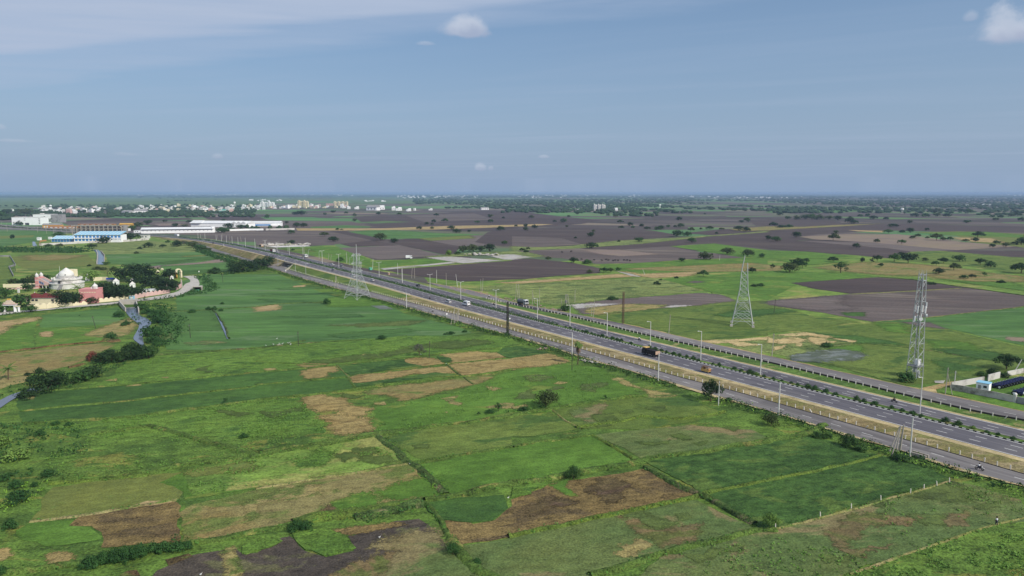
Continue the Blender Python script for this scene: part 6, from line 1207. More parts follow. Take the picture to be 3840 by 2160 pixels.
SIT=[(0,0,.82),(.04,0,1.02),(.1,0,1.26),(.12,0,1.36),(.15,0,1.48),(.1,.17,1.24),(.25,.25,1.02),(.5,.26,1.02),(.6,.25,1.03),(.1,-.17,1.24),(.25,-.25,1.02),(.5,-.26,1.02),(.6,-.25,1.03),(0,.1,.8),(.36,.17,.72),(.25,.17,.34),(.38,.17,.3),(0,-.1,.8),(.36,-.17,.72),(.25,-.17,.34),(.38,-.17,.3)]
ED=[(0,1),(1,2),(2,3),(3,4),(2,5),(5,6),(6,7),(7,8),(2,9),(9,10),(10,11),(11,12),(0,13),(13,14),(14,15),(15,16),(0,17),(17,18),(18,19),(19,20)]
RAD=[.15,.15,.15,.07,.11,.075,.055,.04,.05,.075,.055,.04,.05,.11,.075,.05,.045,.11,.075,.05,.045]
PB={}
def person(p,rz,label,pose,shirt,group=None):
    if pose not in PB: PB[pose]=body_mesh('person',STAND if pose=='stand' else SIT,ED,RAD,'skin')
    N_=STAND if pose=='stand' else SIT; o=bpy.data.objects.new('person',PB[pose]); COL.objects.link(o); o.location=p; o.rotation_euler=(0,0,rz); tag(o,label,'person',group)
    k=(pose,shirt)
    if k not in PB:
        sel=[0,1,2,5,6,9,10]; PB[k]=body_mesh('shirt',[N_[i] for i in sel],[(0,1),(1,2),(2,3),(3,4),(2,5),(5,6)],[.185,.175,.17,.105,.08,.105,.08],shirt)
        sel=[0,13,14,15,17,18,19]; PB[(pose,'t')]=body_mesh('trousers',[N_[i] for i in sel],[(0,1),(1,2),(2,3),(0,4),(4,5),(5,6)],[.175,.13,.095,.075,.13,.095,.075],'trousers')
        h=N_[4]; m=MB(); m.lathe([(.0,-.05),(.125,-.03),(.14,.04),(.11,.12),(.0,.15)],10,(h[0]-.02,h[1],h[2]+.02),False); hh=m.build('hair',MATS['hair']); PB[(pose,'h')]=hh.data; bpy.data.objects.remove(hh)
    for nm,key in (('shirt',k),('trousers',(pose,'t')),('hair',(pose,'h'))):
        q=bpy.data.objects.new(nm,PB[key]); COL.objects.link(q); q.parent=o
    return o
bk=empty('motorcycle',(0,0,-50)); m=MB()
m.side([(-.12,.45),(.12,.45),(.1,.72),(-.1,.72)],-.35,.4); m.build('engine',MATS['chassis'],bk); m=MB(); m.box((.22,0,.86),(.5,.26,.2),top=.7); m.build('fuel_tank',MATS['paint_black'],bk); m=MB(); m.box((-.3,0,.8),(.75,.26,.1),top=.9); m.build('seat',MATS['cargo_black'],bk)
for x in(-.62,.68):
    m=MB(); n=16; vs=[];fs=[]
    for i in range(n):
        a=math.tau*i/n
        for r,y in((.3,-.05),(.3,.05),(.2,.04),(.2,-.04)): vs.append((x+r*math.cos(a),y,.3+r*math.sin(a)))
    for i in range(n):
        j=(i+1)%n
        for k in range(4): fs.append((4*i+k,4*j+k,4*j+(k+1)%4,4*i+(k+1)%4))
    m.add(vs,fs)
    for i in range(4): a=math.tau*i/8; m.bar((x-.2*math.cos(a),0,.3-.2*math.sin(a)),(x+.2*math.cos(a),0,.3+.2*math.sin(a)),.025)
    m.build('wheel',MATS['tyre'],bk)
m=MB(); m.bar((.68,0,.3),(.42,0,1.),.06); m.bar((.42,-.36,1.04),(.42,.36,1.04),.04); m.build('handlebar',MATS['galv_dark'],bk); m=MB(); m.box((.52,0,.88),(.14,.18,.18)); m.build('headlight',MATS['lamp_glass'],bk); m=MB(); m.box((-.68,0,.72),(.1,.16,.1)); m.build('tail_light',MATS['paint_red'],bk)
for q,rz,sh_,l in ((('r1',1255,1055),'T','shirt_white','on the near service road at the right edge, rider in white'),(('h',1268,1095),'T','shirt_dark','on the far carriageway at the right, rider in dark clothes'),(('r4',830,592),'A','shirt_dark','on the near carriageway behind the white car, rider in dark clothes'),(('r4',880,822),'A','shirt_white','on the near service road in the middle, rider in white'),(('r4',1905,556),'T','shirt_white','on the far service road above the lamp, rider in white and dark'),(('r4',1993,695),'T','shirt_dark','on the far carriageway beside a twin lamp, rider in dark clothes'),(('r5',722,374),'T','shirt_white','on the far carriageway left of the white-cabbed truck'),(('r5',311,404),'A','shirt_dark','on the near carriageway above the junction trees'),(('tq',268,262),'T','shirt_white','on the far carriageway above the dump truck, rider white-topped'),(('u',340,960),'A','shirt_dark','on the village lane beside the compound wall')):
    p=onroad(*q) if q[0]!='u' else Q(*q,.34); a=TOW if rz=='T' else AWAY
    place(bk,p,a,'motorcycle '+l,'motorcycle','motorcycles on the roads'); ll=l.replace('rider ','')
    person((p.x-.15*math.cos(a),p.y-.15*math.sin(a),p.z),a,'person riding the motorcycle '+l.split(',')[0],'sit',sh_,'riders')
p=Q('l',2297,938,.1); person(p,math.radians(115),'person in a white shirt and dark trousers walking on the near bund','stand','shirt_white')
# parked tractors in the walled yard
tk=empty('tractor',(0,0,-50)); m=MB(); m.box((.75,0,1.05),(1.7,.62,.6),top=.9); m.build('bonnet',MATS['paint_blue'],tk); m=MB(); m.box((1.62,0,1.05),(.14,.66,.66)); m.build('grille',MATS['paint_white'],tk); m=MB(); m.box((-.5,0,.85),(1.3,.7,.5)); m.build('chassis',MATS['chassis'],tk)
for s_ in(-1,1):
    m=MB(); m.tube((-.65,s_*.5,.68),(-.65,s_*.85,.68),.68,.68,14); w_=m.build('wheel',MATS['tyre'],tk); m=MB(); m.tube((-.65,s_*.83,.68),(-.65,s_*.87,.68),.38,.36,10); m.build('rim',MATS['paint_white'],w_)
    m=MB(); m.tube((1.05,s_*.48,.4),(1.05,s_*.68,.4),.4,.4,12); m.build('wheel',MATS['tyre'],tk); m=MB(); m.box((-.65,s_*.62,1.42),(1.3,.42,.1),top=.8); m.build('mudguard',MATS['paint_blue'],tk)
m=MB(); m.box((-.7,0,1.3),(.5,.5,.12)); m.box((-.92,0,1.55),(.1,.5,.5)); m.build('seat',MATS['cargo_black'],tk); m=MB(); m.bar((-.05,0,1.3),(-.3,0,1.72),.06); m.build('steering_wheel',MATS['chassis'],tk); m=MB(); m.tube((.9,.2,1.3),(.9,.2,2.0),.05,.05,6); m.build('exhaust',MATS['chassis'],tk)
a_,b_=Q('r7',1835,862),Q('r7',2318,735); dd=(b_-a_).normalized(); n_=int((b_-a_).length/1.75)+2
for i in range(n_):
    p=a_+dd*(1.75*i); p.z=.15; place(tk,p,math.atan2(dd.y,dd.x)+math.pi*.58,'blue tractor, %s from the left in the back row of the walled yard'%ordn(i),'tractor','tractors parked in the yard')
a_,b_=Q('r7',2190,985),Q('r7',2400,935); dd=(b_-a_).normalized()
for i in range(5):
    p=a_+dd*(1.75*i); p.z=.15; place(tk,p,math.atan2(dd.y,dd.x)-math.pi*.42,'blue tractor, %s from the left in the front row of the walled yard'%ordn(i),'tractor','tractors parked in the yard')
p=Q('b',1540,727,.25); truck(p,.1,'small white lorry parked on the grass before the gravel patch',('paint_white','paint_white'),'paint_white',tarp='paint_white',L=6.)
# buffaloes and egrets
BN=[(0,0,1.12),(.55,0,1.16),(-.55,0,1.12),(.85,0,1.22),(1.15,0,1.2),(1.42,0,1.02),(-.82,0,1.05),(-.95,0,.55),(.5,.2,.75),(.52,.22,.4),(.5,.22,.05),(.5,-.2,.75),(.42,-.22,.4),(.46,-.22,.05),(-.62,.2,.8),(-.74,.22,.42),(-.66,.22,.05),(-.62,-.2,.8),(-.7,-.22,.42),(-.6,-.22,.05)]
BE=[(0,1),(0,2),(1,3),(3,4),(4,5),(2,6),(6,7),(1,8),(8,9),(9,10),(1,11),(11,12),(12,13),(2,14),(14,15),(15,16),(2,17),(17,18),(18,19)]
BR=[.38,.36,.34,.2,.17,.1,.12,.04,.14,.09,.08,.14,.09,.08,.16,.09,.08,.16,.09,.08]
bm=body_mesh('buffalo',BN,BE,BR,'buffalo_hide'); rbf=random.Random(9)
hm=MB()
for s_ in(-1,1): hm.tube((1.15,s_*.12,1.3),(1.05,s_*.42,1.38),.06,.045,6); hm.tube((1.05,s_*.42,1.38),(.85,s_*.5,1.5),.045,.015,6)
ho=hm.build('horns',MATS['galv_dark']); hd_=ho.data; bpy.data.objects.remove(ho)
for i,q in enumerate(((700,740),(825,747),(905,752),(946,744),(968,752),(1015,753),(1035,751),(1065,753),(1130,750),(1158,749),(1186,754),(505,667),(595,660))):
    p=Q('c',*q,.15); rz=rbf.choice((0,math.pi))+rbf.gauss(0,.5); o=bpy.data.objects.new('buffalo',bm); COL.objects.link(o); o.location=p; o.rotation_euler=(0,0,rz); o.scale=[rbf.uniform(1.05,1.25)]*3
    tag(o,('dark buffalo, %s from the left in the herd grazing on the brown field'%ordn(i)) if i<11 else ('dark buffalo, %s of the two grazing apart from the herd'%('left' if i==11 else 'right')),'buffalo','buffaloes on the brown field'); h_=bpy.data.objects.new('horns',hd_); COL.objects.link(h_); h_.parent=o
eg=MB(); eg.lathe([(.0,-.3),(.1,-.2),(.13,0),(.1,.2),(.03,.32)],10,(0,0,0),False); eg.v=[(z*1.0,y,x*.9+.42) for x,y,z in eg.v]; eg.tube((.25,0,.48),(.33,0,.72),.05,.035,6); eg.tube((.33,0,.72),(.45,0,.8),.05,.02,6); eg.tube((.02,.04,0),(.0,.04,.36),.018,.018,4); eg.tube((.02,-.04,0),(.0,-.04,.36),.018,.018,4); eo=eg.build('egret',MATS['egret_white']); em=eo.data; bpy.data.objects.remove(eo)
beak=MB(); beak.tube((.45,0,.8),(.62,0,.78),.022,.004,5); bo=beak.build('beak',MATS['beak']); bmesh_=bo.data; bpy.data.objects.remove(bo)
for i,(t,x,y,l) in enumerate([('f',210,462,0),('f',102,533,0),('f',178,520,0),('f',222,528,0),('f',236,512,0),('f',262,518,0),('f',268,512,0),('f',325,508,0),('f',338,502,0),('f',352,518,0),('f',345,522,0),('f',240,524,0),('j',1242,1070,'white egret standing on the dark wet plot at the bottom'),('j',2537,672,'white egret at the corner of the brown stubble'),('j',1550,328,'white egret at the bund crossing in the middle'),('e',412,982,'white egret on the lower canal bank'),('i',2020,1445,'white egret at the bottom edge of the picture'),('f',1660,620,'white egret under the nearly leafless tree'),('f',1912,715,'white egret at the corner of the straw plots')]):
    p=Q(t,x,y,.1); o=bpy.data.objects.new('egret',em); COL.objects.link(o); o.location=p; o.rotation_euler=(0,0,rbf.random()*6.28); o.scale=[.85 if t=='f' and y<560 else .62]*3; tag(o,l or 'white egret in the flock at the edge of the paddy','egret','egrets in the paddy'); b=bpy.data.objects.new('beak',bmesh_); COL.objects.link(b); b.parent=o
# rubble along the far service road and roadside stones
def rock_pile(name,label,s,n,w,sz,mat):
    po=resample(pts(s),.5); m=MB(); rn=random.Random(n)
    for _ in range(n):
        p=po[rn.randrange(len(po))]; x,y=p.x+rn.gauss(0,w),p.y+rn.gauss(0,w*.6); k=sz*rn.uniform(.4,1.3); blob(m,(x,y,.15),k,k*rn.uniform(.6,1.2),rn)
    tag(m.build(name,MATS[mat]),kind='stuff')
rock_pile('rubble','', "r4 1080,350 1250,400 1500,450 1800,500 2318,610; r3 250,100 420,140",150,2.2,.5,'stone'); rock_pile('rubble','',"r3 640,165 760,185",40,1.4,.5,'stone'); rock_pile('rubble','',"r3 1060,930 1200,960 1300,980",30,.8,.5,'pale_concrete'); rock_pile('rubble','',"r3 420,770 520,760",20,.8,.5,'stone')
rock_pile('gravel_heap','',"b 100,600 300,592 500,590",90,4.5,2.6,'pale_ground'); rock_pile('gravel_heap','',"b 2150,690 2280,690 2400,695",40,4.,2.2,'pale_ground')
m=MB(); p=Q('r1',330,870); 
cul=thing('culvert_slab','pair of grey concrete drain slabs on the bank below the tall lamp post','slab',(p.x,p.y,.2),A55)
for k in(0,1.3): m=MB(); m.box((0,k,.35),(3.6,.35,.8)); m.build('slab',MATS['concrete'],cul)
kp=Q('r5',2075,640,.2); ki=thing('kiosk','small green tarpaulin kiosk at the far service road edge','kiosk',kp,A55); m=MB(); m.box((0,0,.9),(2.6,2.,1.7)); m.build('wall',MATS['tarp_green'],ki); m=MB(); m.box((0,0,1.85),(3.,2.4,.16),top=.9); m.build('roof',MATS['tarp_green'],ki)
kp=Q('r4',85,148,.2); ki=thing('cabinet','small cream electric cabinet beside the far service road','cabinet',kp,A55); m=MB(); m.box((0,0,.9),(1.6,.9,1.8)); m.build('body',MATS['cargo_tan'],ki); m=MB(); m.box((0,0,1.85),(1.8,1.1,.1)); m.build('roof',MATS['pale_concrete'],ki)
# ---------------------------------------------------------------- buildings
for n,c,r,di,da in (('wall_white',(214,212,206),.85,(150,144,136),.45),('wall_bright',(240,240,238),.8,(206,204,200),.25),('wall_cream',(224,212,178),.85,(160,146,118),.35),('wall_pink',(210,146,142),.85,(150,84,84),.35),('wall_palepink',(206,172,164),.85,(150,124,118),.5),('temple_white',(216,212,206),.85,(120,114,110),.75),('roof_maroon',(104,48,44),.8,(72,36,34),.5),('roof_white',(220,220,218),.6,(180,180,178),.3),('roof_grey',(150,148,146),.8,(104,100,98),.4),('roof_black',(52,50,52),.9,(80,76,74),.4),('wall_yellow',(204,160,76),.8,(150,112,60),.3),('wall_orange',(184,132,86),.8,(140,90,60),.3),('wall_blue',(74,134,194),.7,(60,96,140),.3),('roof_blue',(136,190,214),.6,(170,196,204),.5),('wall_teal',(110,186,172),.8,(90,150,140),.3),('window_dark',(52,56,62),.3,(40,44,50),.3),('wall_grey',(150,148,148),.9,(96,94,94),.8),('gold',(206,168,80),.5,(160,130,70),.3),('tarp_blue',(44,70,150),.7,(40,60,120),.3),('statue',(206,190,170),.8,(150,120,100),.5),('dirty_white',(198,194,188),.9,(104,96,88),.85)):
    smat(n,c,r,0,.06,.25,di,da)
def box_part(o,name,c,d,mat,rz=0.,top=1.,topy=None,sub=None):
    m=MB(); m.box(c,d,rz,top=top,topy=topy); return m.build(name,MATS[mat],sub or o)
def bld(name,label,cat,p,rz=0.,group=None,z=0.): return thing(name,label,cat,(p.x,p.y,z),rz,group)
def win_row(o,y,z,x0,x1,n,w,h,mat='window_dark',name='window',d=.12):
    for i in range(n): box_part(o,name,(x0+(x1-x0)*(i+.5)/n,y,z),(w,d,h),mat)
def hip(o,name,c,w,d,h,mat,ov=.5):
    m=MB(); x,y,z=c; w2,d2=w/2+ov,d/2+ov; r=max(0,w2-d2)
    m.add([(x-w2,y-d2,z),(x+w2,y-d2,z),(x+w2,y+d2,z),(x-w2,y+d2,z),(x-r,y,z+h),(x+r,y,z+h)],[(0,1,5,4),(1,2,5),(2,3,4,5),(3,0,4),(3,2,1,0)]); return m.build(name,MATS[mat],o)
def gable(o,name,x0,x1,y0,y1,z,h,mat,along='x'):
    m=MB()
    if along=='x': ym=(y0+y1)/2; m.add([(x0,y0,z),(x1,y0,z),(x1,y1,z),(x0,y1,z),(x0,ym,z+h),(x1,ym,z+h)],[(0,1,5,4),(2,3,4,5),(0,4,3),(1,2,5),(3,2,1,0)])
    else: xm=(x0+x1)/2; m.add([(x0,y0,z),(x1,y0,z),(x1,y1,z),(x0,y1,z),(xm,y0,z+h),(xm,y1,z+h)],[(0,4,5,3),(1,2,5,4),(0,1,4),(2,3,5),(3,2,1,0)])
    return m.build(name,MATS[mat],o)
def domeprof(r,h,n=7): return [(r*math.cos(math.pi/2*i/n)**.8,h*math.sin(math.pi/2*i/n)) for i in range(n)]
def finial(o,c,s,mat='temple_white'):
    m=MB(); m.lathe([(.28*s,0),(.4*s,.25*s),(.2*s,.5*s),(.26*s,.7*s),(.06*s,1.*s),(.02,1.9*s)],8,c); return m.build('finial',MATS[mat],o)
# temple
c=Q('t',1362,742); o=bld('temple','white temple with a large round dome on circular terraces, wing stair at its left','temple',c,-.06)
m=MB(); m.lathe([(9.6,0),(9.6,3.2),(10.1,3.3),(10.1,3.6),(9.3,3.6)],20); m.build('podium',MATS['wall_white'],o)
m=MB(); m.lathe([(8.2,3.6),(8.2,5.4),(8.9,5.6),(8.9,6.2),(8.2,6.2),(8.2,5.9)],20); m.build('upper_terrace',MATS['temple_white'],o)
m=MB(); m.lathe([(4.7,5.9),(4.7,7.2),(5.1,7.3),(5.1,7.6),(4.6,7.6)],20); m.build('drum',MATS['temple_white'],o)
m=MB(); m.lathe([(4.55,7.6),(4.7,8.4),(4.5,9.4),(3.9,10.5),(2.9,11.3),(2.1,11.7),(2.2,11.95),(1.2,12.5),(.45,13.),(.2,13.2)],24); d_=m.build('dome',MATS['wall_white'],o,smooth=True)
finial(o,(0,0,13.1),.6,'gold')
for a in (-2.3,-1.1): m=MB(); m.tube((4.45*math.cos(a),4.45*math.sin(a),8.9),(4.8*math.cos(a),4.8*math.sin(a),8.9),.38,.38,10); m.build('round_window',MATS['window_dark'],o)
box_part(o,'back_tower',(2.6,2.6,9.6),(4.4,3.,4.6),'wall_cream')
for i in range(16):
    a=math.tau*i/16; m=MB(); m.box((8.55*math.cos(a),8.55*math.sin(a),6.55),(.5,1.6,.8),a,top=.7); m.build('parapet_ornament',MATS['temple_white'],o)
box_part(o,'door',(.9,-8.5,4.6),(1.,.8,1.9),'window_dark'); 
for x in(-6.2,-4.4): box_part(o,'window',(x,-7.6,2.2),(1.1,1.2,1.5),'window_dark')
m=MB()
for i in range(9): m.box((3.2+0*i,-9.6-.42*i,3.2-.36*i),(2.2,.5,.36))
m.build('stair',MATS['roof_grey'],o)
m=MB(); m.lathe([(1.5,5.9),(1.5,7.1),(1.7,7.2)]+[(1.6*math.cos(k*.26),7.2+1.7*math.sin(k*.26)) for k in range(6)],14,(-6.4,1.,0)); m.build('small_dome',MATS['wall_white'],o); finial(o,(-6.4,1.,8.8),.45)
# stair wing: a sloping pale pink wall on columns and an end tower
x0,x1=-16.4,-7.6; m=MB(); m.side([(0,0),(0,0)],0,0); m=MB(); ya,yb=-4.6,-4.1
for y0_,y1_ in ((-4.6,-4.1),(.2,.7)):
    m.add([(x0,y0_,1.9),(x1,y0_,1.9),(x1,y0_,2.6),(x0,y0_,7.2),(x0,y1_,1.9),(x1,y1_,1.9),(x1,y1_,2.6),(x0,y1_,7.2)],[(0,1,2,3),(7,6,5,4),(0,4,5,1),(1,5,6,2),(2,6,7,3),(3,7,4,0)])
m.build('stair_wing_wall',MATS['wall_palepink'],o)
m=MB(); m.add([(x0,-4.1,1.9),(x1,-4.1,1.9),(x1,.2,1.9),(x0,.2,1.9),(x0,-4.1,6.3),(x1,-4.1,2.0),(x1,.2,2.0),(x0,.2,6.3)],[(3,2,1,0),(4,5,6,7),(0,1,5,4),(2,3,7,6),(3,0,4,7)]); m.build('stair_flight',MATS['roof_grey'],o)
for x in(-14.,-11.6,-9.2): 
    for y in(-4.2,.3): m=MB(); m.tube((x,y,0),(x,y,1.95),.28,.24,8); m.build('column',MATS['wall_white'],o)
for i in range(5): box_part(o,'mural_panel',(-15.6+i*.62,-4.65,4.2-.28*i),(.4,.08,1.5),'window_dark' if i%2 else 'wall_blue')
tw=box_part(o,'tower',(-17.3,-2.2,3.7),(2.,5.4,7.4),'wall_pink')
for z in(2.2,5.4): box_part(o,'band',(-17.3,-2.2,z),(2.06,5.46,.4),'wall_white')
for y in(-4.2,-.2): m=MB(); m.lathe([(1.,7.4),(1.,8.1),(1.15,8.2),(1.05,8.7),(.7,9.3),(.25,9.7),(.04,10.4)],10,(-17.3,y,0)); m.build('turret',MATS['temple_white'],o)
# pink hall
c=Q('t',1780,1062); o=bld('pink_hall','tall windowless pink hall with pale slot bands and a white corner shrine','hall',c,.1)
box_part(o,'wall',(0,4,3.9),(9.2,8,7.8),'wall_pink'); box_part(o,'parapet',(0,4,7.95),(9.5,8.3,.35),'wall_pink')
for z,n in((6.3,7),(2.6,4)):
    for i in range(n): box_part(o,'slot_band',(-4.2+i*1.35,-.03,z),(.95,.1,.42),'wall_cream')
box_part(o,'porch',(-2.8,-1.1,1.7),(2.6,2.2,3.4),'wall_pink'); box_part(o,'awning',(-2.8,-1.3,2.3),(2.8,2.4,.18),'wall_white')
m=MB(); m.lathe([(1.3,8.1),(1.3,9.4),(1.5,9.5),(1.2,10.1),(.6,10.7),(.15,11.1),(.03,11.9)],12,(3.2,2.2,0)); m.build('corner_shrine',MATS['temple_white'],o); box_part(o,'small_turret',(1.6,1.6,8.7),(.7,.7,1.3),'temple_white',top=.4)
# cream guest house with three maroon hipped roofs
c=Q('t',855,1122); o=bld('cream_house','long cream house under three maroon hipped roofs behind the scalloped wall','house',c,.03)
box_part(o,'wall',(0,4,2.3),(17.4,7.6,4.6),'wall_cream'); box_part(o,'cornice',(0,4,4.65),(18.2,8.4,.22),'wall_white'); box_part(o,'ledge',(0,0,1.3),(17.6,.5,.16),'wall_grey')
for i,x in enumerate((-6.2,.0,5.8)): hip(o,'roof',(x,4,4.76),5.6,7.6,2.3,'roof_maroon'); finial(o,(x,4.,7.0),.55)
for x,w in((-7.6,1.1),(-5.,1.3),(-3.,1.3),(5.6,1.2)): box_part(o,'window',(x,.12,3.5),(w,.16,.9),'window_dark')
# gateway
c=Q('t',205,1245); o=bld('temple_gate','ornate white temple gateway with gilded figures and a side passage','gate',c,.04)
for x in(-2.7,2.7): box_part(o,'pillar',(x,0,1.9),(.8,1.,3.8),'wall_bright')
box_part(o,'pillar',(4.6,0,1.6),(.6,.8,3.2),'wall_bright'); box_part(o,'lintel',(0,0,4.1),(7.,1.5,.6),'wall_bright'); box_part(o,'side_lintel',(4.,0,3.3),(2.4,1.3,.4),'wall_cream')
box_part(o,'cornice',(0,0,4.5),(7.6,2.,.25),'wall_palepink'); m=MB(); 
for k,(w,z) in enumerate(((5.4,5.),(3.6,5.7),(2.2,6.4))): m.box((0,0,z),(w,1.2-.2*k,.75),top=.88)
m.build('tiers',MATS['statue'],o); box_part(o,'gilded_crown',(0,0,7.),(1.9,.8,.7),'gold',top=.75)
for x in(-2.6,-1.9,1.9,2.6): box_part(o,'figure',(x,-.2,5.2),(.4,.4,.9),'statue',top=.5)
m=MB()
for i in range(11): m.bar((-2.2+i*.44,0,.1),(-2.2+i*.44,0,2.6-.5*abs(i-5)/5),.06)
for z in(.4,1.6): m.bar((-2.2,0,z),(2.2,0,z),.07)
m.build('iron_gate',MATS['chassis'],o)
# scalloped compound walls
def scallop_wall(s,label,mat='wall_cream',h=2.1,r=1.05,step=2.6,base='wall_cream'):
    po=pts(s); P0=po[0]; o=thing('compound_wall',label,'wall',(P0.x,P0.y,0)); rel_=[p-P0 for p in po]; m=MB(); a=MB()
    for p,q in zip(rel_,rel_[1:]):
        d=(q-p); L=d.length; d.normalize(); rz=math.atan2(d.y,d.x); mid=(p+q)/2; m.box((mid.x,mid.y,h/2),(L,.28,h),rz); n=max(1,int(L/step)); nrm=Vector((-d.y,d.x,0))
        for i in range(n):
            cc=p+d*(L*(i+.5)/n); k=9; rim=[]
            for j in range(k+1):
                t=math.pi*j/k; rim.append(cc+d*(r*math.cos(t))+Vector((0,0,h-.02+r*.85*math.sin(t))))
            vs=[v+nrm*.1 for v in rim]+[v-nrm*.1 for v in rim]; a.add(vs,[tuple(range(k+1)),tuple(range(2*k+1,k,-1))]+[(j+1,j,k+1+j,k+2+j) for j in range(k)])
            cc=p+d*(L*i/n); m.box((cc.x,cc.y,h*.55),(.4,.42,h*1.1),rz)
    m.build('wall_panel',MATS[base],o); a.build('scallops',MATS[mat],o)
scallop_wall("t 690,1182 950,1165 1190,1130","cream scalloped wall in front of the house with maroon roofs",h=2.3); scallop_wall("t 1215,1122 1480,1115 1760,1090","broken cream scalloped wall below the pink hall",h=1.4); scallop_wall("t 1985,1045 2300,1015 2576,985; u 100,975","cream scalloped wall along the lane right of the pink hall",h=1.7); scallop_wall("u 130,970 360,925 600,890 850,850","pale pink scalloped wall along the lane near the compound gate",'wall_palepink',1.9,base='wall_palepink'); scallop_wall("u 975,795 1075,745 1070,640","short pale pink wall turning at the compound gate",'wall_palepink',2.,base='wall_palepink')
cwall("t 65,745 300,740 520,735 790,722",2.4,.3,'garden_wall','long pale wall behind the lawn left of the temple','wall_cream'); cwall("t 130,785 420,780 780,765",1.0,.3,'garden_wall','low pale wall in front of the long garden wall','wall_palepink')
cwall("t 1880,610 2060,600 2170,600",2.6,.3,'garden_wall','cream wall behind the compound trees','wall_cream')
# yellow arch
c=Q('u',1020,548); o=bld('gate_arch','tall cream and yellow arch seen edge-on at the compound entrance','arch',c,math.radians(68))
for x in(-2.2,2.2): box_part(o,'pillar',(x,0,2.2),(1.,1.5,4.4),'wall_yellow' if x<0 else 'wall_cream'); box_part(o,'pillar_cap',(x,0,4.6),(1.5,1.9,.7),'wall_cream',top=.7)
m=MB(); k=10; out=[]
for r in(2.6,1.8):
    out.append([(r*math.cos(math.pi*j/k),4.3+r*math.sin(math.pi*j/k)) for j in range(k+1)])
vs=[(x,y,z) for y in(-.6,.6) for ring in out for x,z in ring]; n=k+1
m.add(vs,[(j,j+1,n+j+1,n+j) for j in range(k)]+[(2*n+j+1,2*n+j,3*n+j,3*n+j+1) for j in range(k)]+[(j+1,j,2*n+j,2*n+j+1) for j in range(k)]+[(n+j,n+j+1,3*n+j+1,3*n+j) for j in range(k)]); m.build('arch_ring',MATS['wall_cream'],o)
# small shrines and sheds in the compound
def shrine(t,x,y,w,h,label,wm='wall_bright',rm='temple_white'):
    c=Q(t,x,y); o=bld('shrine',label,'shrine',c,.2); box_part(o,'wall',(0,0,h/2),(w,w*.9,h),wm); box_part(o,'door',(0,-w*.45,h*.4),(w*.3,.12,h*.7),'window_dark'); hip(o,'roof',(0,0,h),w*.9,w*.85,h*.75,rm,.25); finial(o,(0,0,h*1.7),.35)
shrine('t',2340,690,3.2,2.6,'white shrine with a pointed roof right of the blue tarpaulin'); shrine('u',95,745,2.8,2.4,'white shrine among the compound trees, left of the statues'); shrine('u',90,655,2.4,2.,'low white shrine in front of the huge domed tree'); shrine('t',1765,610,2.,3.,'pointed white shrine beside the pale-flowered tree'); shrine('u',885,575,2.,1.6,'tiny white hut under the trees near the yellow arch'); shrine('u',600,450,2.2,1.3,'small cream pavilion left of the yellow arch','wall_cream','wall_cream'); shrine('u',690,395,1.6,1.,'tiny pale dome shelter behind the gate trees','wall_cream','wall_cream')
c=Q('u',430,862); o=bld('low_block','low white flat-roofed block behind the pink scalloped wall','block',c,.2); box_part(o,'wall',(0,1,1.2),(8,3.4,2.4),'wall_bright'); box_part(o,'roof',(0,1,2.5),(8.4,3.8,.2),'roof_white'); win_row(o,-.7,1.4,-3.5,3.5,3,1.,.9)
c=Q('t',2215,625); o=bld('tarpaulin_shed','bright blue tarpaulin shed in the compound','shed',c,.1); box_part(o,'wall',(0,1,.9),(4.4,2.6,1.8),'wall_grey'); gable(o,'roof',-2.6,2.6,-.6,2.6,1.8,.9,'tarp_blue')
c=Q('t',378,848); o=bld('lawn_pillar','white pillar with a pink cap on the lawn','pillar',c); box_part(o,'shaft',(0,0,1.5),(.9,.9,3.),'wall_white'); box_part(o,'cap',(0,0,3.2),(1.6,1.6,.5),'wall_palepink',top=.6)
c=Q('u',85,985); o=bld('blue_booth','pale blue booth by the lane at the compound wall','booth',c,.15); box_part(o,'wall',(0,0,1.1),(2.4,1.6,2.2),'roof_blue'); box_part(o,'roof',(0,0,2.3),(2.7,1.9,.15),'wall_white'); box_part(o,'shutter',(0,-.82,1.2),(1.4,.1,1.),'wall_white')
c=Q('u',1395,800); o=bld('lane_culvert','dark-mouthed concrete culvert under the lane bend','culvert',c,.25); box_part(o,'deck',(0,1.2,2.5),(5.4,4.,.5),'pale_concrete'); box_part(o,'side_wall',(-2.6,1.2,1.1),(.4,4.,2.3),'concrete'); box_part(o,'side_wall',(2.6,1.2,1.1),(.4,4.,2.3),'concrete'); box_part(o,'back',(0,3.,1.1),(4.8,.3,2.3),'chassis'); box_part(o,'green_sheet',(-.2,-.3,.3),(2.6,1.6,.3),'tarp_green')  # near-black back panel paints in the shade inside the culvert mouth
# walled plot on the left, low grey wall
cwall("a -200,705 0,705 100,705 158,795 90,815 136,905",1.5,.35,'plot_wall','low grey wall round the walled plot at the left edge','wall_grey')
# school
c=Q('v',1480,838); o=bld('school','two-storey school with blue and white panels under a pale blue sheet roof','school',c,.02)
box_part(o,'wall',(0,7,4.6),(58,14,9.2),'wall_bright')
for z in(6.9,2.9):
    for i in range(13): box_part(o,'blue_panel',(-27+i*4.5,-.04,z),(3.,.14,2.6),'wall_blue')
for i in range(14): box_part(o,'pilaster',(-29.2+i*4.5,-.1,4.6),(.9,.3,9.2),'wall_bright')
box_part(o,'verandah_slab',(0,-.5,4.8),(58.4,1.3,.3),'wall_bright')
m=MB(); m.add([(-30,-1.2,9.3),(29,-1.2,9.3),(29,15,13.2),(-30,15,13.2),(-30,-1.2,9.15),(29,-1.2,9.15),(29,15,13.05),(-30,15,13.05)],[(0,1,2,3),(7,6,5,4),(0,4,5,1),(1,5,6,2),(2,6,7,3),(3,7,4,0)]); rf_=m.build('roof',MATS['roof_blue'],o)
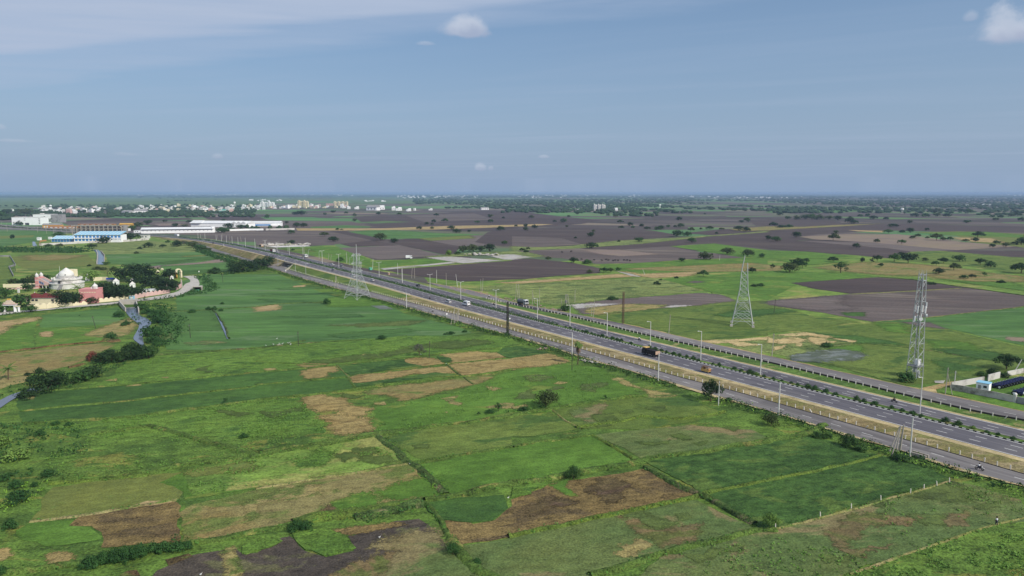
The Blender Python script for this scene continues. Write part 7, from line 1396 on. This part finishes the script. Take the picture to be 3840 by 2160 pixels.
m=MB()
for i in range(13): m.add([(-29.4+i*4.5,-1.1,9.36),(-28.4+i*4.5,-1.1,9.36),(-28.4+i*4.5,14.9,13.24),(-29.4+i*4.5,14.9,13.24)],[(0,1,2,3)])
m.build('roof_strip',MATS['roof_white'],rf_)
box_part(o,'white_annex',(21.5,-1.2,1.8),(14,1.6,3.6),'wall_bright')
c=Q('v',960,832); o=bld('school_shed','long low school shed with a striped pale blue roof','shed',c,.02); box_part(o,'wall',(0,6,1.9),(31,10,3.8),'wall_blue'); m=MB(); m.add([(-16,-.6,3.6),(16,-.6,3.6),(16,12,7.2),(-16,12,7.2),(-16,-.6,3.45),(16,-.6,3.45),(16,12,7.05),(-16,12,7.05)],[(0,1,2,3),(7,6,5,4),(0,4,5,1),(1,5,6,2),(2,6,7,3),(3,7,4,0)]); rf_=m.build('roof',MATS['roof_blue'],o); m=MB()
for i in range(8): m.add([(-15.6+i*4.3,-.5,3.66),(-14.4+i*4.3,-.5,3.66),(-14.4+i*4.3,11.9,7.24),(-15.6+i*4.3,11.9,7.24)],[(0,1,2,3)])
m.build('roof_strip',MATS['roof_white'],rf_); m=MB()
for i in range(9): m.tube((-15+i*3.75,-.3,0),(-15+i*3.75,-.3,3.5),.15,.15,6)
m.build('verandah_posts',MATS['wall_white'],o)
c=Q('v',1470,792); o=bld('concrete_frame','unfinished open concrete frame rising behind the blue-roofed school','building frame',c,.02)
for k in range(5): box_part(o,'floor_slab',(0,8,3.6*(k+1)-.2),(67,16,.45),'concrete')
for i in range(12):
    m=MB()
    for y in(.4,8,15.6): m.box((-33+i*6,y,9.1),(.7,.7,18.2))
    m.build('column_row',MATS['concrete'],o)
box_part(o,'parapet',(0,.3,18.4),(67,.3,.7),'concrete'); box_part(o,'stair_core',(33,8,9.3),(3.4,6,18.6),'wall_grey')
cwall("v 590,892 950,872 1400,848 1900,832 2250,805",2.6,.35,'boundary_wall','long stained white boundary wall in front of the school','dirty_white'); cwall("v 600,885 605,830 700,820",1.6,.4,'brick_wall','reddish low brick wall left of the school shed','wall_orange')
for t,x,y,w,d,h,mt,l in (('v',582,810,4,4,3.6,'wall_bright','white pump house left of the school shed'),('v',748,795,3.4,4,3.,'wall_bright','small white block touching the school shed'),('v',2180,785,10,7,4.6,'wall_white','white house with a dark roof right of the school'),('v',2060,695,8,6,3.4,'wall_bright','white kiosk before the long white shed'),('v',1910,668,9,5,4.,'wall_bright','white hut under the yellow hoarding')):
    c=Q(t,x,y); o=bld('small_building',l,'building',c,.1); box_part(o,'wall',(0,d/2,h/2),(w,d,h),mt); box_part(o,'roof',(0,d/2,h+.12),(w+.5,d+.5,.25),'roof_grey' if 'dark' in l else 'roof_white'); win_row(o,-.04,h*.55,-w*.4,w*.4,2,w*.2,h*.3)
for t,x,y,w,h,mt,l in (('v',780,625,32,8,'wall_yellow','yellow-walled hall with a grey roof beside the far road'),('v',950,628,52,4.2,'wall_orange','long orange and white row of stalls beside the far road'),('v',1895,612,22,7,'wall_yellow','bright yellow hoarding-fronted building behind the concrete frame'),('v',1450,580,70,2.2,'wall_orange','low orange-roofed stalls showing above the concrete frame')):
    c=Q(t,x,y); o=bld('market_row',l,'stalls',c,.02); box_part(o,'wall',(0,4,h*.36),(w,8,h*.72),mt); gable(o,'roof',-w/2-.5,w/2+.5,-.8,8.8,h*.72,h*.3,'roof_grey' if 'grey' in l else mt); win_row(o,-.05,h*.3,-w*.46,w*.46,6,w*.08,h*.4,'wall_white','shutter')
# white blocks
c=Q('v',405,580); o=bld('white_block','long windowless white block at the far left','block',c,.05); box_part(o,'wall',(0,12,7.4),(55,24,14.8),'wall_bright'); box_part(o,'parapet',(0,12,15.),(55.6,24.6,.5),'wall_white'); box_part(o,'entrance',(1,-.1,2.2),(7,.6,4.2),'window_dark')
for i in range(4): box_part(o,'window',(24.,-.05,3+3*i),(2.2,.14,1.3),'window_dark')
for x,z in((-3,12.4),(-3,9.6)): box_part(o,'vent',(x,-.05,z),(2.6,.14,.9),'wall_grey')
c=Q('v',700,545); o=bld('white_block','taller white block with a stained grey right half','block',c,.05); box_part(o,'wall',(-8,12,8.6),(36,24,17.2),'wall_bright'); box_part(o,'stained_wing',(19,11,8.5),(18,22,17.),'wall_grey'); box_part(o,'parapet',(-8,12,17.4),(36.6,24.6,.5),'wall_white'); box_part(o,'roof_room',(-14,12,18.4),(6,5,2.2),'wall_white')
# long sheds
def shed(label,t,x0,y0,x1,y1,h,d,rh,vents=0,roof='roof_white'):
    a,b=Q(t,x0,y0),Q(t,x1,y1); e=b-a; L=e.length; o=bld('industrial_shed',label,'shed',(a+b)/2,math.atan2(e.y,e.x)); box_part(o,'wall',(0,d/2,h/2),(L,d,h),'wall_bright'); gable(o,'roof',-L/2-.6,L/2+.6,-.8,d+.8,h,rh,roof)
    for i in range(vents): box_part(o,'vent',(-L/2+L*(i+.5)/vents,-.06,h*.6),(1.6,.16,.7),'wall_grey')
    return o,L
o,L=shed('very long white shed with a dark ridge line beside the highway bend','a',1420,472,2150,462,6.2,16,2.6,18); box_part(o,'dark_canopy',(0,-.7,5.6),(L*.98,1.2,.3),'window_dark'); box_part(o,'end_tower',(L/2-.5,4,4.6),(4,6,9.2),'wall_bright'); box_part(o,'dark_backshed',(6,24,7.),(L*.74,10,3.),'roof_black')
o,L=shed('white factory shed with three saw-tooth gables at its right end','w',258,512,985,517,7.,26,4.2)
for i,f in enumerate((.28,.36,.44)): box_part(o,'saw_tooth_base',(L*f,4,4.),(L*.07,16,8.),'wall_bright'); gable(o,'saw_tooth',L*f-L*.037,L*f+L*.037,-4.5,13,8.,3.,'roof_white','y')
gable(o,'end_gable',-L/2-1,-L/2+20,-3,24,7.2,4.6,'roof_white')
o,L=shed('separate white shed with a blue front panel right of the saw-tooth factory','w',1005,505,1395,503,6.4,20,3.); box_part(o,'blue_front',(-L*.12,-.1,2.6),(L*.6,.4,2.6),'wall_blue'); box_part(o,'annex',(L*.36,-2,1.6),(L*.28,4,3.2),'wall_bright')  # blue panel set on part of the white front
cwall("w 560,580 690,566 1000,557 1180,555",3.,.4,'factory_wall','white boundary wall below the saw-tooth factory','wall_bright'); cwall("w 1210,556 1400,552 1575,548",3.,.4,'factory_wall','broken white boundary wall right of the factory trees','dirty_white')
w=MB(); 
for s_ in ("w 640,575 700,560 1000,548","w 990,545 1300,545 1590,540","w 830,520 1000,525"):
    for p in resample(pts(s_),6.):
        if rf.random()<.75: blob(w,(p.x+rf.gauss(0,3),p.y+rf.gauss(0,5),0),rf.uniform(2.5,4.5),rf.uniform(4,8),rf)
tag(w.build('factory_trees',MATS['leaf_far']),kind='stuff')
# far village
HP={}
def house_proto(k,mat):
    if (k,mat) in HP: return HP[k,mat]
    ms=[]; m=MB()
    if k==0: m.box((0,0,3.2),(10,9,6.4)); m.box((-2,1,7.4),(4,4,2.2))
    elif k==1: m.box((0,0,1.9),(12,8,3.8)); m.box((2.5,.5,5.2),(6.5,6.5,3.))
    elif k==2: m.box((0,0,4.6),(9,8,9.2)); m.box((1.5,1,10.2),(3.5,3.5,2.2))
    else: m.box((0,0,1.8),(14,8,3.6))
    ms.append(('wall',m,mat)); m=MB()
    H=(6.4,3.8,9.2,3.6)[k]; W_=(10,12,9,14)[k]; D_=(9,8,8,8)[k]
    if k<3:
        for s_,c_,d_ in ((0,(0,-D_/2,H+.35),(W_+.2,.25,.7)),(0,(0,D_/2,H+.35),(W_+.2,.25,.7)),(0,(-W_/2,0,H+.35),(.25,D_,.7)),(0,(W_/2,0,H+.35),(.25,D_,.7))): m.box(c_,d_)
        ms.append(('parapet',m,'wall_white'))
    else: m.add([(-7.5,-4.5,3.6),(7.5,-4.5,3.6),(7.5,4.5,3.6),(-7.5,4.5,3.6),(-7.5,0,5.4),(7.5,0,5.4)],[(0,1,5,4),(2,3,4,5),(0,4,3),(1,2,5),(3,2,1,0)]); ms.append(('roof',m,'roof_grey'))
    m=MB(); fl=max(1,int(H//3.1))
    for f in range(fl):
        for i in range(3): m.box((-W_*.3+i*W_*.3,-D_/2-.03,1.7+3.1*f),(1.3,.12,1.3))
    ms.append(('windows',m,'window_dark')); res=[]
    for nm,mb,mm in ms: q=mb.build(nm,MATS[mm]); res.append((nm,q.data)); bpy.data.objects.remove(q)
    HP[k,mat]=res; return res
rv=random.Random(31)
def house(p,k,mat,sc,label='small flat-roofed house in the far village at the horizon',group='houses of the far village'):
    o=thing('village_house',label,'house',(p.x,p.y,0),rv.uniform(-.5,.5),group); o.scale=(sc,sc,sc*rv.uniform(.85,1.15))
    for nm,me in house_proto(k,mat): q=bpy.data.objects.new(nm,me); COL.objects.link(q); q.parent=o
CL=[('a',405,640,222,265,13),('a',650,870,215,268,14),('a',880,1060,222,262,10),('a',1160,1240,228,252,4),('a',1380,1580,205,245,10),('a',1590,1800,195,252,15),('a',1885,2010,195,245,11),('a',2010,2220,200,262,15),('a',2290,2350,195,262,6),('a',2440,2576,195,232,8),('b',0,120,195,235,7),('b',140,420,195,222,13),('b',400,560,190,222,10),('b',560,730,192,222,9),('b',780,950,205,225,4)]
for t,x0,x1,y0,y1,n in CL:
    for _ in range(int(n*1.35)): house(Q(t,rv.uniform(x0,x1),rv.uniform(y0,y1)),rv.choice((0,0,1,1,2,3)),rv.choice(('wall_bright','wall_bright','wall_bright','wall_bright','wall_white','wall_white','wall_cream','wall_palepink')),rv.uniform(.85,1.45))
for t,x,y,k,mt,s_,l in (('a',2240,262,1,'wall_teal',1.5,'turquoise house at the near edge of the far village'),('a',1290,275,3,'wall_bright',2.2,'broad white hall at the near edge of the far village'),('a',1420,272,3,'wall_bright',2.4,'white hall with a grey roof next to the broad village hall'),('b',1180,238,3,'wall_bright',3.,'long white school block right of the village'),('b',1250,230,1,'wall_bright',2.6,'white blocks beside the long school right of the village'),('b',1385,238,2,'wall_bright',1.4,'white two-storey house right of the long school block'),('b',1435,240,1,'wall_bright',1.8,'low white house right of the two-storey one'),('b',1535,246,1,'wall_bright',1.3,'isolated white house near the trees, left one'),('b',1597,240,2,'wall_bright',.8,'tiny isolated white house between the two larger ones'),('b',1757,238,1,'wall_bright',1.1,'isolated white house near the trees, right one'),('b',2300,232,3,'wall_bright',2.,'white farmhouse among trees in the middle distance'),('b',1013,226,1,'wall_bright',1.4,'white house just right of the village'),('c',655,248,1,'wall_bright',1.,'small white house left of the grey apartment slabs'),('c',1040,240,1,'wall_bright',1.3,'white house right of the grey apartment slabs'),('a',120,245,0,'wall_bright',.8,'lone white house at the far left')):
    house(Q(t,x,y),k,mt,s_,l,None)
def apartments(label,t,x,y,wid,h,n,mat,rz=0.):
    c=Q(t,x,y); o=bld('apartment_building',label,'apartments',c,rz); s_=wid/n
    for i in range(n):
        hh=h*(.88 if i%2 else 1.); b=box_part(o,'tower',(-wid/2+s_*(i+.5),6+(i%2)*4,hh/2),(s_*.84,14,hh),mat); box_part(o,'roof_room',(-wid/2+s_*(i+.5),8,hh+1.2),(s_*.35,5,2.4),mat)
        m=MB()
        for f in range(int(hh/3.1)): m.box((-wid/2+s_*(i+.5),-1.04+(i%2)*4,1.8+3.1*f),(s_*.5,.2,1.2))
        m.build('windows',MATS['window_dark'],o)
apartments('row of tall white apartment towers on the left of the village skyline','b',112,203,60,22,4,'wall_bright'); apartments('cream apartment towers in the middle of the village skyline','b',472,207,46,28,4,'wall_cream'); apartments('broad pale apartment block with arched gaps at the right of the village','b',852,190,70,19,7,'wall_cream'); apartments('group of grey and white apartment slabs standing alone in the fields','c',885,240,43,21,6,'wall_white',.1)
c=Q('b',740,190); o=bld('brown_block','low brownish block left of the broad apartment block','block',c); box_part(o,'wall',(0,6,5),(34,14,10),'wall_palepink'); box_part(o,'roof',(0,6,10.2),(35,15,.4),'roof_grey'); win_row(o,-1.05,5,-15,15,6,3,2)
def water_tower(label,t,x,y,h):
    c=Q(t,x,y); o=bld('water_tower',label,'water tower',c); m=MB()
    for i in range(6): a=math.tau*i/6; m.tube((3*math.cos(a),3*math.sin(a),0),(2.4*math.cos(a),2.4*math.sin(a),h*.68),.35,.3,6)
    m.build('legs',MATS['wall_white'],o); m=MB(); m.lathe([(1.5,h*.64),(4.2,h*.7),(4.4,h*.92),(3.4,h*.98),(.5,h)],14); m.build('tank',MATS['wall_bright'],o)
water_tower('white water tower above the village houses','w',815,262,24); water_tower('white water tower standing alone right of the grey slabs','c',1488,216,16); water_tower('pale water tower in the far tree belt at the right','d',1348,272,17); water_tower('slim white temple tower at the left end of the village','a',512,226,16)
ft=MB(); rt=random.Random(17)
for x0,x1,y0,y1,n in ((500,900,729,734,26),(855,935,728,733,22),(905,1060,751,754,10),(1120,1330,729,735,14),(1490,1790,733,742,60),(1900,2130,731,742,40),(2150,2400,730,740,14),(1330,1450,754,757,8),(2660,2900,738,744,18),(2560,2660,733,740,8),(3740,3840,727,735,12),(60,480,727,731,20),(2880,3020,738,744,6),(3600,3740,766,772,6),(1500,1560,741,744,5)):
    for _ in range(n):
        p=P(rt.uniform(x0,x1),rt.uniform(y0,y1)); k=(p.y/6000)**.6; ft.box((p.x,p.y,4*k),(rt.uniform(9,22)*k,10*k,rt.uniform(5,11)*k),rt.uniform(-.3,.3))
tag(ft.build('far_town',MATS['wall_bright']),kind='stuff')
# walled yard at the right
smat('wall_stained',(196,188,176),.9,0,.06,.3,(92,84,74),.9)
cwall("r7 992,892 1220,925 1600,1000 1900,1060 2120,1108",2.1,.25,'compound_wall','weathered grey compound wall facing the far service road','wall_stained'); cwall("r7 2160,1112 2318,1145 2600,1200",2.,.25,'compound_wall','dark grey wall running on right of the round-capped gate pillar','wall_grey')
cwall("r7 1000,845 1300,790 1590,740",1.9,.25,'compound_wall','sunlit pale wall behind the blue-roofed hut','dirty_white'); cwall("r7 1660,722 1780,690 1875,665",2.2,.25,'compound_wall','crumbling white wall piece between two bushes','dirty_white'); cwall("r7 2010,632 2318,570 2700,500",1.7,.25,'compound_wall','pale wall behind the parked blue tractors','dirty_white')
c=Q('r7',2145,1112); o=bld('gate_pillar','white gate pillar with a round cap at the yard wall','pillar',c,A55); box_part(o,'shaft',(0,0,1.2),(.7,.7,2.4),'dirty_white'); m=MB(); m.lathe([(.5,2.4),(.55,2.6),(.4,2.95),(.12,3.1)],10); m.build('cap',MATS['wall_white'],o)
c=Q('r7',1560,905); o=bld('guard_hut','small white hut with a flat pale blue roof inside the yard wall','hut',c,A55+.15); box_part(o,'wall',(0,1.3,1.3),(3.4,3.,2.6),'wall_bright'); box_part(o,'roof',(0,1.3,2.72),(3.7,3.3,.16),'roof_blue'); box_part(o,'door',(-.8,-.22,1.),(.8,.1,1.9),'wall_grey'); box_part(o,'window',(.7,-.22,1.6),(.9,.1,.7),'window_dark')
field('rice_bright',3,"r7 1720,860 2318,730 2700,700 2700,1120 2160,1020 1700,900",.6,soft=False)
